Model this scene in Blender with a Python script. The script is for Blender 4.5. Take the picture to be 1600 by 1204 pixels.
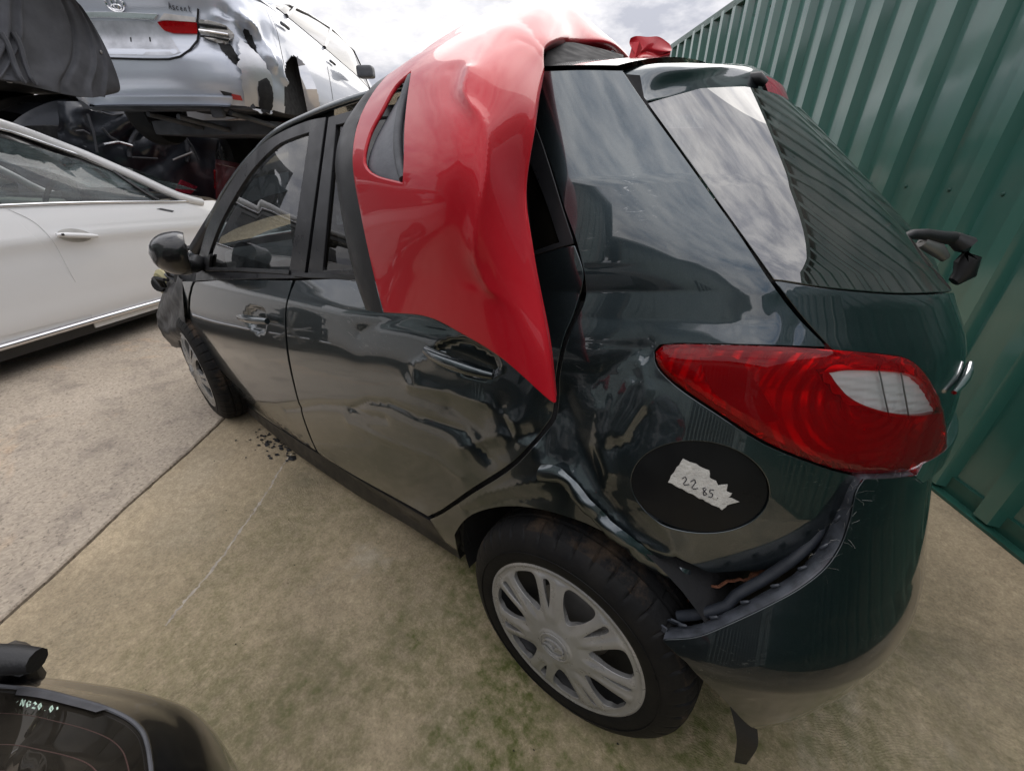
import bpy, bmesh, math, random, json
import numpy as np
from mathutils import Vector, Matrix
from mathutils.geometry import delaunay_2d_cdt
random.seed(7); rng = np.random.default_rng(7)
R = math.radians
scene = bpy.context.scene
for o in list(bpy.data.objects): bpy.data.objects.remove(o)
COL = scene.collection

# ------------------------------------------------------------------ camera, sky, sun, exposure
cam = bpy.data.cameras.new('camera'); cam_o = bpy.data.objects.new('camera', cam); COL.objects.link(cam_o)
cam.sensor_width = 36; cam.lens = 648/1600*36; cam.clip_start = .02; cam.clip_end = 800
_yaw = R(90 - 142.7); _p = math.atan(360/648)
_F = Vector((math.cos(_yaw), math.sin(_yaw), 0)); _R = Vector((math.sin(_yaw), -math.cos(_yaw), 0))
_fw = _F*math.cos(_p) + Vector((0, 0, -math.sin(_p))); _up = _F*math.sin(_p) + Vector((0, 0, math.cos(_p)))
M = Matrix((_R, _up, -_fw)).transposed().to_4x4(); M.translation = Vector((-.258, 1.37, 1.26))
cam_o.matrix_world = M
scene.camera = cam_o
SUN_EL, SUN_AZ = 38, -68        # degrees; azimuth counter-clockwise from +x
world = bpy.data.worlds.new('World'); scene.world = world; world.use_nodes = True
nt = world.node_tree; nt.nodes.clear()
def N(t, **k):
    n = nt.nodes.new(t)
    for a, v in k.items(): setattr(n, a, v)
    return n
out = N('ShaderNodeOutputWorld'); bg = N('ShaderNodeBackground'); bg.inputs['Strength'].default_value = .1
sky = N('ShaderNodeTexSky', sky_type='NISHITA', sun_disc=False); sky.sun_elevation = R(SUN_EL); sky.sun_rotation = R(90 - SUN_AZ)
sky.dust_density = 1.5; sky.ozone_density = 2
tc = N('ShaderNodeTexCoord'); sep = N('ShaderNodeSeparateXYZ')
mp = N('ShaderNodeMapping'); mp.inputs['Scale'].default_value = (1, 1, 2.6)
n1 = N('ShaderNodeTexNoise'); n1.inputs['Scale'].default_value = 1.9; n1.inputs['Detail'].default_value = 8; n1.inputs['Roughness'].default_value = .58; n1.inputs['Distortion'].default_value = .35
n2 = N('ShaderNodeTexNoise'); n2.inputs['Scale'].default_value = 5; n2.inputs['Detail'].default_value = 7; n2.inputs['Roughness'].default_value = .62
r1 = N('ShaderNodeValToRGB'); r1.color_ramp.elements[0].position = .30; r1.color_ramp.elements[1].position = .41
r2 = N('ShaderNodeValToRGB'); r2.color_ramp.elements[0].position = .36; r2.color_ramp.elements[1].position = .62
r2.color_ramp.elements[0].color = (3.6, 3.7, 4.2, 1); r2.color_ramp.elements[1].color = (7.3, 7.15, 7.2, 1)
mix = N('ShaderNodeMix', data_type='RGBA')
L = nt.links.new
L(tc.outputs['Generated'], mp.inputs[0]); L(mp.outputs[0], n1.inputs['Vector']); L(mp.outputs[0], n2.inputs['Vector'])
L(n1.outputs['Fac'], r1.inputs[0]); L(n2.outputs['Fac'], r2.inputs[0])
# an overcast sky is brighter overhead than at the horizon (CIE overcast luminance)
sz = N('ShaderNodeSeparateXYZ'); mz = N('ShaderNodeMapRange'); mz.inputs['From Min'].default_value = 0; mz.inputs['From Max'].default_value = 1; mz.inputs['To Min'].default_value = .86; mz.inputs['To Max'].default_value = 1.95
cm = N('ShaderNodeVectorMath', operation='SCALE')
L(tc.outputs['Generated'], sz.inputs[0]); L(sz.outputs['Z'], mz.inputs['Value']); L(r2.outputs[0], cm.inputs[0]); L(mz.outputs[0], cm.inputs['Scale'])
L(r1.outputs[0], mix.inputs['Factor']); L(sky.outputs[0], mix.inputs['A']); L(cm.outputs[0], mix.inputs['B'])
L(mix.outputs['Result'], bg.inputs[0]); L(bg.outputs[0], out.inputs[0])
sun = bpy.data.lights.new('sun', 'SUN'); sun.energy = .9; sun.angle = R(60); sun.color = (1, .95, .88)
sun_o = bpy.data.objects.new('sun', sun); COL.objects.link(sun_o)
_sd = Vector((math.cos(R(SUN_EL))*math.cos(R(SUN_AZ)), math.cos(R(SUN_EL))*math.sin(R(SUN_AZ)), math.sin(R(SUN_EL))))
sun_o.rotation_euler = _sd.to_track_quat('Z', 'Y').to_euler(); sun_o.location = (0, 0, 8)
vs = scene.view_settings; vs.view_transform = 'Standard'; vs.look = 'None'; vs.gamma = 1; vs.use_curve_mapping = False; vs.exposure = 0.62
scene.cycles.max_bounces = 8; scene.cycles.transparent_max_bounces = 12; scene.cycles.glossy_bounces = 5; scene.cycles.transmission_bounces = 6

# ------------------------------------------------------------------ materials
class G:
    def __init__(g, name):
        g.m = bpy.data.materials.new(name); g.m.use_nodes = True; g.t = g.m.node_tree; g.t.nodes.clear()
        g.out = g.n('ShaderNodeOutputMaterial')
    def n(g, t, **k):
        x = g.t.nodes.new(t)
        for a, v in k.items():
            if a.startswith('i_'): x.inputs[a[2:].replace('_', ' ')].default_value = v
            else: setattr(x, a, v)
        return x
    def l(g, a, b): g.t.links.new(a, b)
    def noise(g, scale, detail=4, rough=.55, coord='Object', dist=0.0, vec=None, sc=(1, 1, 1)):
        x = g.n('ShaderNodeTexNoise'); x.inputs['Scale'].default_value = scale; x.inputs['Detail'].default_value = detail
        x.inputs['Roughness'].default_value = rough; x.inputs['Distortion'].default_value = dist
        if vec is None:
            c = g.n('ShaderNodeTexCoord'); mpg = g.n('ShaderNodeMapping'); mpg.inputs['Scale'].default_value = sc
            g.l(c.outputs[coord], mpg.inputs[0]); vec = mpg.outputs[0]
        g.l(vec, x.inputs['Vector']); return x.outputs['Fac']
    def ramp(g, fac, p0, p1, c0=(0, 0, 0, 1), c1=(1, 1, 1, 1)):
        x = g.n('ShaderNodeValToRGB'); e = x.color_ramp.elements; e[0].position = p0; e[1].position = p1
        e[0].color = c0 if len(c0) == 4 else (*c0, 1); e[1].color = c1 if len(c1) == 4 else (*c1, 1); g.l(fac, x.inputs[0]); return x.outputs[0]
    def mix(g, fac, a, b, mode='MIX'):
        x = g.n('ShaderNodeMix', data_type='RGBA', blend_type=mode)
        for s, v in (('Factor', fac), ('A', a), ('B', b)):
            if isinstance(v, (int, float)): x.inputs[s].default_value = v
            elif isinstance(v, tuple): x.inputs[s].default_value = (*v, 1) if len(v) == 3 else v
            else: g.l(v, x.inputs[s])
        return x.outputs['Result']
    def bump(g, h, strength, dist=.01, nrm=None):
        x = g.n('ShaderNodeBump'); x.inputs['Strength'].default_value = strength; x.inputs['Distance'].default_value = dist
        g.l(h, x.inputs['Height'])
        if nrm is not None: g.l(nrm, x.inputs['Normal'])
        return x.outputs[0]
    def bsdf(g, col=None, rough=.5, metal=0.0, coat=0.0, nrm=None, **k):
        b = g.n('ShaderNodeBsdfPrincipled')
        def put(s, v):
            if isinstance(v, (int, float)): b.inputs[s].default_value = v
            elif isinstance(v, tuple): b.inputs[s].default_value = (*v, 1) if len(v) == 3 else v
            else: g.l(v, b.inputs[s])
        put('Base Color', col); put('Roughness', rough); put('Metallic', metal); put('Coat Weight', coat)
        b.inputs['Coat Roughness'].default_value = k.pop('coat_rough', .02)
        if nrm is not None: g.l(nrm, b.inputs['Normal'])
        for a, v in k.items(): put(a.replace('_', ' '), v)
        g.l(b.outputs[0], g.out.inputs[0]); return b
def simple(name, col, rough=.5, metal=0.0, coat=0.0, var=.25, scale=9.0, bump=0.0, bscale=120.0, **k):
    g = G(name)
    f = g.noise(scale, 5)
    lo = tuple(c*(1 - var) for c in col); hi = tuple(min(1, c*(1 + var)) for c in col)
    c = g.ramp(f, .3, .7, lo, hi)
    nr = g.bump(g.noise(bscale, 3), bump, .003) if bump else None
    rr = g.ramp(g.noise(scale*2.3, 4), .3, .7, (rough*.8,)*3, (min(1, rough*1.25),)*3)
    g.bsdf(c, rr, metal, coat, nr, **k); return g.m
def paint(name, col, flake, metal=.55, rough=.38, dust=.12, dustcol=(.30, .27, .22), scratch=0.0, dscale=3.0, coat_rough=.025, coat_ior=1.5, coat=1.0, spec=.5):
    # metallic flake base under clear coat, with a film of dust and, where the panel is damaged, scuffs
    g = G(name)
    c = g.mix(g.noise(900, 1), col, flake)
    d = g.ramp(g.noise(dscale, 8, .65), .42, .82)
    d2 = g.ramp(g.noise(70, 4, .7), .5, .75)
    dm = g.n('ShaderNodeMath', operation='MULTIPLY'); g.l(d, dm.inputs[0]); dm.inputs[1].default_value = dust
    dm2 = g.n('ShaderNodeMath', operation='MULTIPLY_ADD'); g.l(d2, dm2.inputs[0]); dm2.inputs[1].default_value = dust*.35; g.l(dm.outputs[0], dm2.inputs[2])
    c = g.mix(dm2.outputs[0], c, dustcol)
    cr = g.n('ShaderNodeMath', operation='MULTIPLY_ADD'); g.l(dm2.outputs[0], cr.inputs[0]); cr.inputs[1].default_value = .45; cr.inputs[2].default_value = coat_rough
    if scratch:
        sm = g.ramp(g.noise(4.5, 4), .53, .62)
        st = g.ramp(g.noise(30, 10, .85, dist=1.5, sc=(.7, 1, 3)), .57, .63)
        x = g.n('ShaderNodeMath', operation='MULTIPLY'); g.l(sm, x.inputs[0]); g.l(st, x.inputs[1])
        y = g.n('ShaderNodeMath', operation='MULTIPLY'); g.l(x.outputs[0], y.inputs[0]); y.inputs[1].default_value = scratch
        c = g.mix(y.outputs[0], c, (.35, .36, .36))
    b = g.bsdf(c, rough, metal, coat, None, Specular_IOR_Level=spec)
    g.l(cr.outputs[0], b.inputs['Coat Roughness']); b.inputs['Coat IOR'].default_value = coat_ior
    return g.m
def glass(name, tint, gl=1.0, rough=.01, dirt_sky=.05, dirt_sky_col=(.25, .22, .18), ior=1.5):
    g = G(name)
    tr = g.n('ShaderNodeBsdfTransparent'); tr.inputs[0].default_value = (*tint, 1)
    gb = g.n('ShaderNodeBsdfGlossy'); gb.inputs['Roughness'].default_value = rough; gb.inputs[0].default_value = (gl, gl, gl, 1)
    fr = g.n('ShaderNodeFresnel'); fr.inputs[0].default_value = ior
    mx = g.n('ShaderNodeMixShader'); g.l(fr.outputs[0], mx.inputs[0]); g.l(tr.outputs[0], mx.inputs[1]); g.l(gb.outputs[0], mx.inputs[2])
    df = g.n('ShaderNodeBsdfDiffuse'); df.inputs[0].default_value = (*dirt_sky_col, 1)  # diffuse film carries dirt and, on the lighter panes, painted sky reflection
    f = g.ramp(g.noise(7, 8, .7), .35, .9, (0, 0, 0), (dirt_sky*2,)*3)
    m2 = g.n('ShaderNodeMixShader'); g.l(f, m2.inputs[0]); g.l(mx.outputs[0], m2.inputs[1]); g.l(df.outputs[0], m2.inputs[2])
    g.l(m2.outputs[0], g.out.inputs[0]); return g.m
MT = {}
MT['green'] = paint('dark green metallic paint', (.022, .031, .036), (.066, .089, .101), metal=.9, rough=.30, coat_ior=1.8, dust=.035, scratch=.0)
MT['green_scuffed'] = paint('scuffed dark green paint', (.022, .031, .036), (.066, .089, .101), metal=.9, rough=.30, coat_ior=1.8, dust=.05, scratch=.75)
MT['bumper'] = paint('dark green bumper paint', (.008, .012, .014), (.024, .034, .040), metal=.8, rough=.3, dust=.06, coat_ior=1.48, scratch=.4)
MT['red'] = paint('red paint', (.42, .008, .017), (.50, .013, .024), metal=.12, rough=.35, dust=.03, dustcol=(.5, .3, .28), coat_ior=1.45, coat=.48, spec=.10)
MT['white'] = paint('pearl white paint', (.70, .70, .70), (.75, .75, .75), metal=.0, rough=.4, dust=.06, dustcol=(.42, .39, .35))
MT['silver'] = paint('silver paint', (.42, .45, .51), (.54, .57, .64), metal=.4, rough=.34, dust=.12, dustcol=(.40, .38, .36))
MT['silver_scuffed'] = paint('scuffed silver paint', (.50, .51, .54), (.62, .63, .66), metal=.6, rough=.4, dust=.3, scratch=.9, dustcol=(.25, .22, .2))
MT['black_paint'] = paint('black paint', (.003, .003, .004), (.008, .008, .009), metal=.2, rough=.3, dust=.03, coat_ior=1.4)
MT['maroon'] = paint('maroon paint', (.10, .006, .01), (.13, .01, .015), metal=.3, rough=.35, dust=.12)
MT['black_plastic'] = simple('black plastic', (.012, .012, .013), .42, bump=.15, bscale=300)
MT['grey_plastic'] = simple('grey plastic', (.075, .079, .088), .55, bump=.3, bscale=60)
MT['under'] = simple('dusty undertray', (.05, .052, .06), .7, var=.4, scale=5, bump=.3, bscale=30)
MT['gloss_black'] = simple('gloss black trim', (.006, .006, .007), .12, coat=.6)
MT['satin_black'] = simple('satin black film', (.014, .014, .016), .32)
MT['dark'] = simple('dark cavity metal', (.008, .008, .009), .8)
MT['primer'] = simple('bare edge with rust', (.16, .06, .03), .85, var=.5, scale=60, bump=.6, bscale=200)
MT['rubber'] = None
MT['chrome'] = simple('chrome', (.72, .72, .74), .10, metal=1.0, var=.06)
MT['steel'] = simple('dull steel', (.30, .29, .28), .45, metal=.8)
MT['hubcap'] = simple('silver hubcap plastic', (.33, .325, .315), .30, metal=.4, var=.14, scale=14)
MT['disc'] = simple('black steel wheel', (.012, .012, .013), .5)
MT['glass'] = glass('window glass', (.60, .65, .65), dirt_sky=.07, dirt_sky_col=(.28, .30, .31), ior=1.8)  # bluish film in the colour lightens the pane like reflected sky
MT['sky_film_glass'] = glass('window glass with painted sky', (.74, .80, .79), dirt_sky=.14, dirt_sky_col=(.33, .41, .41), ior=1.6)  # teal film stands for sky reflected in the panes
MT['sky_haze_glass'] = glass('glass with bright painted sky', (.62, .70, .69), dirt_sky=.5, dirt_sky_col=(.36, .46, .46), ior=1.6)  # stronger teal film, reflected sky put into the colour
MT['dark_glass'] = glass('privacy glass', (.06, .065, .07), dirt_sky=.03)
MT['rear_glass'] = glass('dusty rear glass', (.10, .105, .11), dirt_sky=.16, dirt_sky_col=(.22, .21, .19), ior=2.8)
MT['tail_glass'] = glass('dusty black glass', (.03, .03, .033), dirt_sky=.12, dirt_sky_col=(.18, .16, .13))
MT['clear_lens'] = glass('clear lens', (.97, .97, .97), dirt_sky=.02)
def red_lens(name, tint, base_mix):
    g = G(name)
    tr = g.n('ShaderNodeBsdfTransparent'); tr.inputs[0].default_value = (*tint, 1)
    pr = g.n('ShaderNodeBsdfDiffuse'); pr.inputs[0].default_value = (.75, .004, .014, 1)
    m0 = g.n('ShaderNodeMixShader'); m0.inputs[0].default_value = base_mix; g.l(tr.outputs[0], m0.inputs[1]); g.l(pr.outputs[0], m0.inputs[2])
    gb = g.n('ShaderNodeBsdfGlossy'); gb.inputs['Roughness'].default_value = .03
    fr = g.n('ShaderNodeFresnel'); fr.inputs[0].default_value = 1.38
    mx = g.n('ShaderNodeMixShader'); g.l(fr.outputs[0], mx.inputs[0]); g.l(m0.outputs[0], mx.inputs[1]); g.l(gb.outputs[0], mx.inputs[2])
    g.l(mx.outputs[0], g.out.inputs[0]); return g.m
MT['red_lens'] = red_lens('red lens', (.95, .010, .025), .15)
MT['reflector'] = simple('lamp reflector', (.55, .55, .56), .22, metal=.85, var=.1)
MT['lamp_dark'] = simple('dark lamp bezel', (.10, .02, .02), .4)
MT['seat'] = simple('seat cloth', (.022, .022, .024), .9, bump=.4, bscale=200)
MT['cream'] = simple('cream interior trim', (.42, .40, .34), .7)
MT['liner'] = simple('wheel arch liner', (.010, .010, .011), .75, bump=.4, bscale=90)
MT['foam'] = simple('dark blue grey foam', (.008, .011, .017), .7)
MT['paper'] = simple('torn paper label', (.52, .50, .46), .85, var=.12, scale=60, bump=.8, bscale=160)
MT['ink'] = simple('ink', (.02, .02, .03), .6)
MT['chalk'] = simple('pale green marker', (.45, .60, .50), .7, var=.4, scale=200)
MT['tape'] = simple('grey tape residue', (.075, .077, .085), .75, var=.3, scale=40)
MT['heater'] = simple('heater line', (.06, .03, .025), .6)
MT['yellowed'] = simple('yellowed lamp housing', (.40, .36, .20), .5)
MT['litter'] = simple('black plastic shards', (.012, .012, .013), .6)
def rubber():
    g = G('tyre rubber')
    d = g.ramp(g.noise(11, 7, .7), .45, .78)
    c = g.mix(d, (.006, .006, .0065), (.016, .0145, .013))
    g.bsdf(c, .6, 0, 0, g.bump(g.noise(90, 4), .25, .003), Specular_IOR_Level=.2); return g.m
MT['rubber'] = rubber()
def tread():
    g = G('muddy tread rubber')
    d = g.ramp(g.noise(6, 8, .75), .52, .74)
    c = g.mix(d, (.008, .008, .0085), (.075, .050, .032))
    g.bsdf(c, .75, 0, 0, g.bump(g.noise(120, 4), .5, .004), Specular_IOR_Level=.18); return g.m
MT['tread'] = tread()
def fence_mat():
    g = G('green steel cladding')
    f = g.noise(3, 6, .6, sc=(1, 1, .25))
    c = g.ramp(f, .3, .75, (.028, .115, .090), (.040, .145, .116))
    d = g.ramp(g.noise(30, 6, .7, sc=(1, 1, .3)), .5, .85)
    c2 = g.mix(.12, c, (.20, .20, .17))
    x = g.n('ShaderNodeMath', operation='MULTIPLY'); g.l(d, x.inputs[0]); x.inputs[1].default_value = .35
    c = g.mix(x.outputs[0], c, c2)
    g.bsdf(c, .26, 0.0, .8, g.bump(g.noise(1.6, 2, .4, sc=(1, 1, .3)), .05, .02), coat_rough=.10, Coat_IOR=1.8); return g.m
MT['fence'] = fence_mat()
MT['fence_trim'] = simple('green steel trim', (.016, .075, .055), .4, coat=.2)
MT['shed'] = simple('pale shed cladding', (.24, .29, .29), .5, scale=1.5)
MT['shed_roof'] = simple('grey shed roof', (.22, .24, .24), .45, scale=1.5)

# ------------------------------------------------------------------ helpers
def tag(o, label=None, cat=None, group=None, kind=None):
    if label: o['label'] = label
    if cat: o['category'] = cat
    if group: o['group'] = group
    if kind: o['kind'] = kind
    return o
def empty(name, loc=(0, 0, 0), label=None, cat=None, group=None):
    o = bpy.data.objects.new(name, None); o.location = loc; o.empty_display_size = .1; COL.objects.link(o)
    return tag(o, label, cat, group)
def mesh(name, V, F, mat, parent=None, smooth=True, normals=None, sharp=None):
    me = bpy.data.meshes.new(name); me.from_pydata([tuple(map(float, v)) for v in V], [], [tuple(map(int, f)) for f in F])
    me.materials.append(MT[mat] if isinstance(mat, str) else mat)
    me.polygons.foreach_set('use_smooth', [smooth]*len(me.polygons))
    me.update()
    if normals is not None: me.normals_split_custom_set_from_vertices([tuple(n) for n in normals])
    elif sharp is not None: me.set_sharp_from_angle(angle=R(sharp))
    o = bpy.data.objects.new(name, me); COL.objects.link(o)
    if parent is not None:
        o.parent = parent; o.matrix_parent_inverse = Matrix.Translation(-parent_loc(parent))
    return o
def parent_loc(p):
    return Vector(p.location) if p.parent is None else Vector((0, 0, 0))     # parts are modelled in place
def inside(P, poly):
    x, y = P[:, 0], P[:, 1]; r = np.zeros(len(P), bool); n = len(poly)
    for i in range(n):
        x0, y0 = poly[i]; x1, y1 = poly[(i + 1) % n]
        if y0 == y1: continue
        c = ((y0 > y) != (y1 > y)) & (x < (x1 - x0)*(y - y0)/(y1 - y0) + x0); r ^= c
    return r
def dens(poly, res):
    out = []
    for i in range(len(poly)):
        a = np.array(poly[i], float); b = np.array(poly[(i + 1) % len(poly)], float)
        k = max(1, int(math.ceil(np.linalg.norm(b - a)/res)))
        for j in range(k): out.append(a + (b - a)*j/k)
    return np.array(out)
def dist_poly(P, L, closed=False):
    L = np.asarray(L, float); d = np.full(len(P), 1e9); n = len(L)
    for i in range(n if closed else n - 1):
        a, b = L[i], L[(i + 1) % n]; ab = b - a; t = np.clip(((P - a) @ ab)/(ab @ ab + 1e-12), 0, 1)
        d = np.minimum(d, np.hypot(*(P - a - t[:, None]*ab).T))
    return d
HV = (.87, .37)                                   # metres of height per unit of v below and above the belt
def toh(Q, hv=HV):
    Q = np.asarray(Q, float); v = Q[:, 1]
    return np.stack([Q[:, 0], np.where(v < 1, v*hv[0], hv[0] + (v - 1)*hv[1])], 1)
def fromh(Q, hv=HV):
    h = Q[:, 1]; return np.stack([Q[:, 0], np.where(h < hv[0], h/hv[0], 1 + (h - hv[0])/hv[1])], 1)
def normal_of(S, Q, sgn, e=1.5e-3, ev=None):
    ev = ev or e
    a = S(Q[:, 0] + e, Q[:, 1]) - S(Q[:, 0] - e, Q[:, 1]); b = S(Q[:, 0], Q[:, 1] + ev) - S(Q[:, 0], Q[:, 1] - ev)
    n = np.cross(a, b)*sgn; return n/np.maximum(np.linalg.norm(n, axis=1), 1e-9)[:, None]
def panel(name, S, poly, mat, parent, holes=(), res=.022, off=0.0, flange=.012, disp=None, sgn=1, hv=HV, jag=0.0, bulge=0.0):
    """Sheet part cut from surface S along an outline in (s, v), with returned edges, dents and true normals."""
    pl = dens(toh(poly, hv), res); hl = [dens(toh(h, hv), res) for h in holes]
    if jag: pl = pl + rng.normal(0, jag, pl.shape)
    lo, hi = pl.min(0), pl.max(0)
    gx, gy = np.arange(lo[0] + res*.5, hi[0], res), np.arange(lo[1] + res*.5, hi[1], res*.9)
    Gd = np.stack(np.meshgrid(gx, gy, indexing='ij'), -1); Gd[:, 1::2, 0] += res*.5; Gd = Gd.reshape(-1, 2)
    k = inside(Gd, pl)
    for h in hl: k &= ~inside(Gd, h)
    Gd = Gd[k]
    if len(Gd):
        k = dist_poly(Gd, pl, True) > res*.45
        for h in hl: k &= dist_poly(Gd, h, True) > res*.45
        Gd = Gd[k]
    pts = [pl] + hl; edges = []; o = 0
    for p in pts:
        edges += [(o + i, o + (i + 1) % len(p)) for i in range(len(p))]; o += len(p)
    allp = np.concatenate(pts + [Gd])
    r = delaunay_2d_cdt([Vector(p) for p in allp], edges, [], 0, 1e-7)
    Q = np.array([tuple(v) for v in r[0]]); F = np.array([f for f in r[2] if len(f) == 3])
    ce = Q[F].mean(1); k = inside(ce, pl)
    for h in hl: k &= ~inside(ce, h)
    F = F[k]
    SV = fromh(Q, hv)
    bd = None
    if bulge: bd = np.clip(dist_poly(Q, pl, True)/.03, 0, 1); bd = bulge*np.sqrt(1 - (1 - bd)**2)
    if disp is None: D = lambda s, v: off
    else: D = lambda s, v: off + disp(s, v)
    def SD(s, v):
        q = np.stack([s, v], 1); return S(s, v) + normal_of(S, q, sgn)*np.reshape(D(s, v), (-1, 1))*np.ones((len(s), 1))
    P = SD(SV[:, 0], SV[:, 1]); Nn = normal_of(SD, SV, sgn)
    if bd is not None: P = P + Nn*bd[:, None]
    if bd is not None:
        fn = np.cross(P[F[:, 1]] - P[F[:, 0]], P[F[:, 2]] - P[F[:, 0]]); vn = np.zeros_like(P)
        for j in range(3): np.add.at(vn, F[:, j], fn)
        if (vn*Nn).sum() < 0: vn = -vn
        Nn = vn/np.maximum(np.linalg.norm(vn, axis=1), 1e-12)[:, None]
    # orient faces
    fn = np.cross(P[F[:, 1]] - P[F[:, 0]], P[F[:, 2]] - P[F[:, 0]])
    if (fn*Nn[F[:, 0]]).sum() < 0: F = F[:, ::-1]
    V = [P]; NN = [Nn]; Fs = [tuple(f) for f in F]
    if flange:
        cnt = {}
        for f in F:
            for a, b in ((f[0], f[1]), (f[1], f[2]), (f[2], f[0])): cnt[(a, b)] = 1
        be = [(a, b) for (a, b) in cnt if (b, a) not in cnt]
        outd = {}
        for a, b in be:
            t = P[b] - P[a]; ov = np.cross(t, Nn[a]); l = np.linalg.norm(ov)
            if l < 1e-9: continue
            ov /= l
            for q in (a, b): outd[q] = outd.get(q, 0) + ov
        ids = list(outd); idx = {q: i for i, q in enumerate(ids)}; n0 = len(P); m = len(ids)
        if m:
            ov = np.array([outd[q]/max(np.linalg.norm(outd[q]), 1e-9) for q in ids]); nb = Nn[ids]; pb = P[ids]
            e1 = .0012
            V += [pb + ov*e1 - nb*e1, pb + ov*e1 - nb*e1, pb + ov*e1*1.1 - nb*flange]; h = (nb + ov)/np.linalg.norm(nb + ov, axis=1)[:, None]
            NN += [h, ov, ov]
            for a, b in be:
                if a in idx and b in idx:
                    i, j = idx[a], idx[b]
                    Fs += [(b, a, n0 + i, n0 + j), (n0 + m + j, n0 + m + i, n0 + 2*m + i, n0 + 2*m + j)]
    return mesh(name, np.concatenate(V), Fs, mat, parent, True, np.concatenate(NN))
def grid(name, S, sr, vr, ns, nv, mat, parent, off=0.0, sgn=1, skip=None, flip=False):
    s = np.linspace(*sr, ns); v = np.linspace(*vr, nv); Q = np.stack(np.meshgrid(s, v, indexing='ij'), -1).reshape(-1, 2)
    P = S(Q[:, 0], Q[:, 1])
    if off: P = P + normal_of(S, Q, sgn)*off
    F = []
    for i in range(ns - 1):
        for j in range(nv - 1):
            a = i*nv + j
            if skip is not None and skip((s[i] + s[i+1])/2, (v[j] + v[j+1])/2, P[a]): continue
            F.append((a, a + nv, a + nv + 1, a + 1))
    if sgn < 0: F = [f[::-1] for f in F]
    return mesh(name, P, F, mat, parent)
def tube(name, pts, r, mat, parent, n=8, cap=True, closed=False):
    pts = [Vector(p) for p in pts]; V = []; F = []; m = len(pts)
    rr = r if isinstance(r, (list, tuple)) else [r]*m
    for i, p in enumerate(pts):
        t = (pts[(i + 1) % m] - pts[i - 1]) if closed else (pts[min(i + 1, m - 1)] - pts[max(i - 1, 0)])
        t.normalize(); u = t.cross(Vector((0, 0, 1))) if abs(t.z) < .9 else t.cross(Vector((1, 0, 0))); u.normalize(); w = t.cross(u)
        for k in range(n):
            a = 2*math.pi*k/n; V.append(p + (u*math.cos(a) + w*math.sin(a))*rr[i])
    for i in range(m if closed else m - 1):
        for k in range(n):
            a, b = i*n + k, i*n + (k + 1) % n; c = ((i + 1) % m)*n
            F.append((a, b, c + (k + 1) % n, c + k))
    if cap and not closed: F += [tuple(range(n))[::-1], tuple((m - 1)*n + k for k in range(n))]
    return mesh(name, V, F, mat, parent, True, sharp=50)
def box(name, c, size, mat, parent, rot=None, bevel=.006, seg=2):
    bm = bmesh.new(); bmesh.ops.create_cube(bm, size=1)
    for v in bm.verts: v.co = Vector((v.co.x*size[0], v.co.y*size[1], v.co.z*size[2]))
    if bevel: bmesh.ops.bevel(bm, geom=bm.edges[:], offset=min(bevel, min(size)*.4), segments=seg, profile=.7, affect='EDGES')
    Mx = (rot.to_4x4() if rot is not None else Matrix.Identity(4)); Mx.translation = Vector(c)
    bm.transform(Mx); V = [v.co[:] for v in bm.verts]; bm.verts.index_update(); F = [[v.index for v in f.verts] for f in bm.faces]; bm.free()
    return mesh(name, V, F, mat, parent, True, sharp=40)
def lathe(name, prof, mat, parent, M4, n=64, closed=False, rad=None):
    """profile of (r, h) about the local z axis, put through M4"""
    V = []; F = []; m = len(prof)
    for i in range(n):
        a = 2*math.pi*i/n
        for j, (r_, h) in enumerate(prof):
            if rad: r_, h = rad(i, j, r_, h)
            V.append(M4 @ Vector((r_*math.cos(a), r_*math.sin(a), h)))
    for i in range(n):
        for j in range(m if closed else m - 1):
            F.append((i*m + j, ((i + 1) % n)*m + j, ((i + 1) % n)*m + (j + 1) % m, i*m + (j + 1) % m))
    return mesh(name, V, F, mat, parent, True, sharp=38)
def ribbon(name, lines, width, mat, parent, nrm):
    """flat strokes (print or handwriting) lying on a surface; nrm gives the normal at a point"""
    V = []; F = []
    for L in lines:
        L = [np.array(p, float) for p in L]; o = len(V)
        for i, p in enumerate(L):
            t = L[min(i + 1, len(L) - 1)] - L[max(i - 1, 0)]; n = nrm; u = np.cross(t, n); u /= max(np.linalg.norm(u), 1e-9)
            V += [p + u*width/2, p - u*width/2]
            if i: F.append((o + 2*i - 2, o + 2*i - 1, o + 2*i + 1, o + 2*i))
    return mesh(name, V, F, mat, parent, False)
def basis(center, zaxis, xaxis):
    z = Vector(zaxis).normalized(); x = Vector(xaxis); x = (x - z*x.dot(z)).normalized(); y = z.cross(x)
    Mx = Matrix((x, y, z)).transposed().to_4x4(); Mx.translation = Vector(center); return Mx
def copy_tree(o, parent=None):
    c = o.copy(); COL.objects.link(c)
    if parent is not None: c.parent = parent
    for ch in list(o.children): copy_tree(ch, c)
    return c
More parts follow.
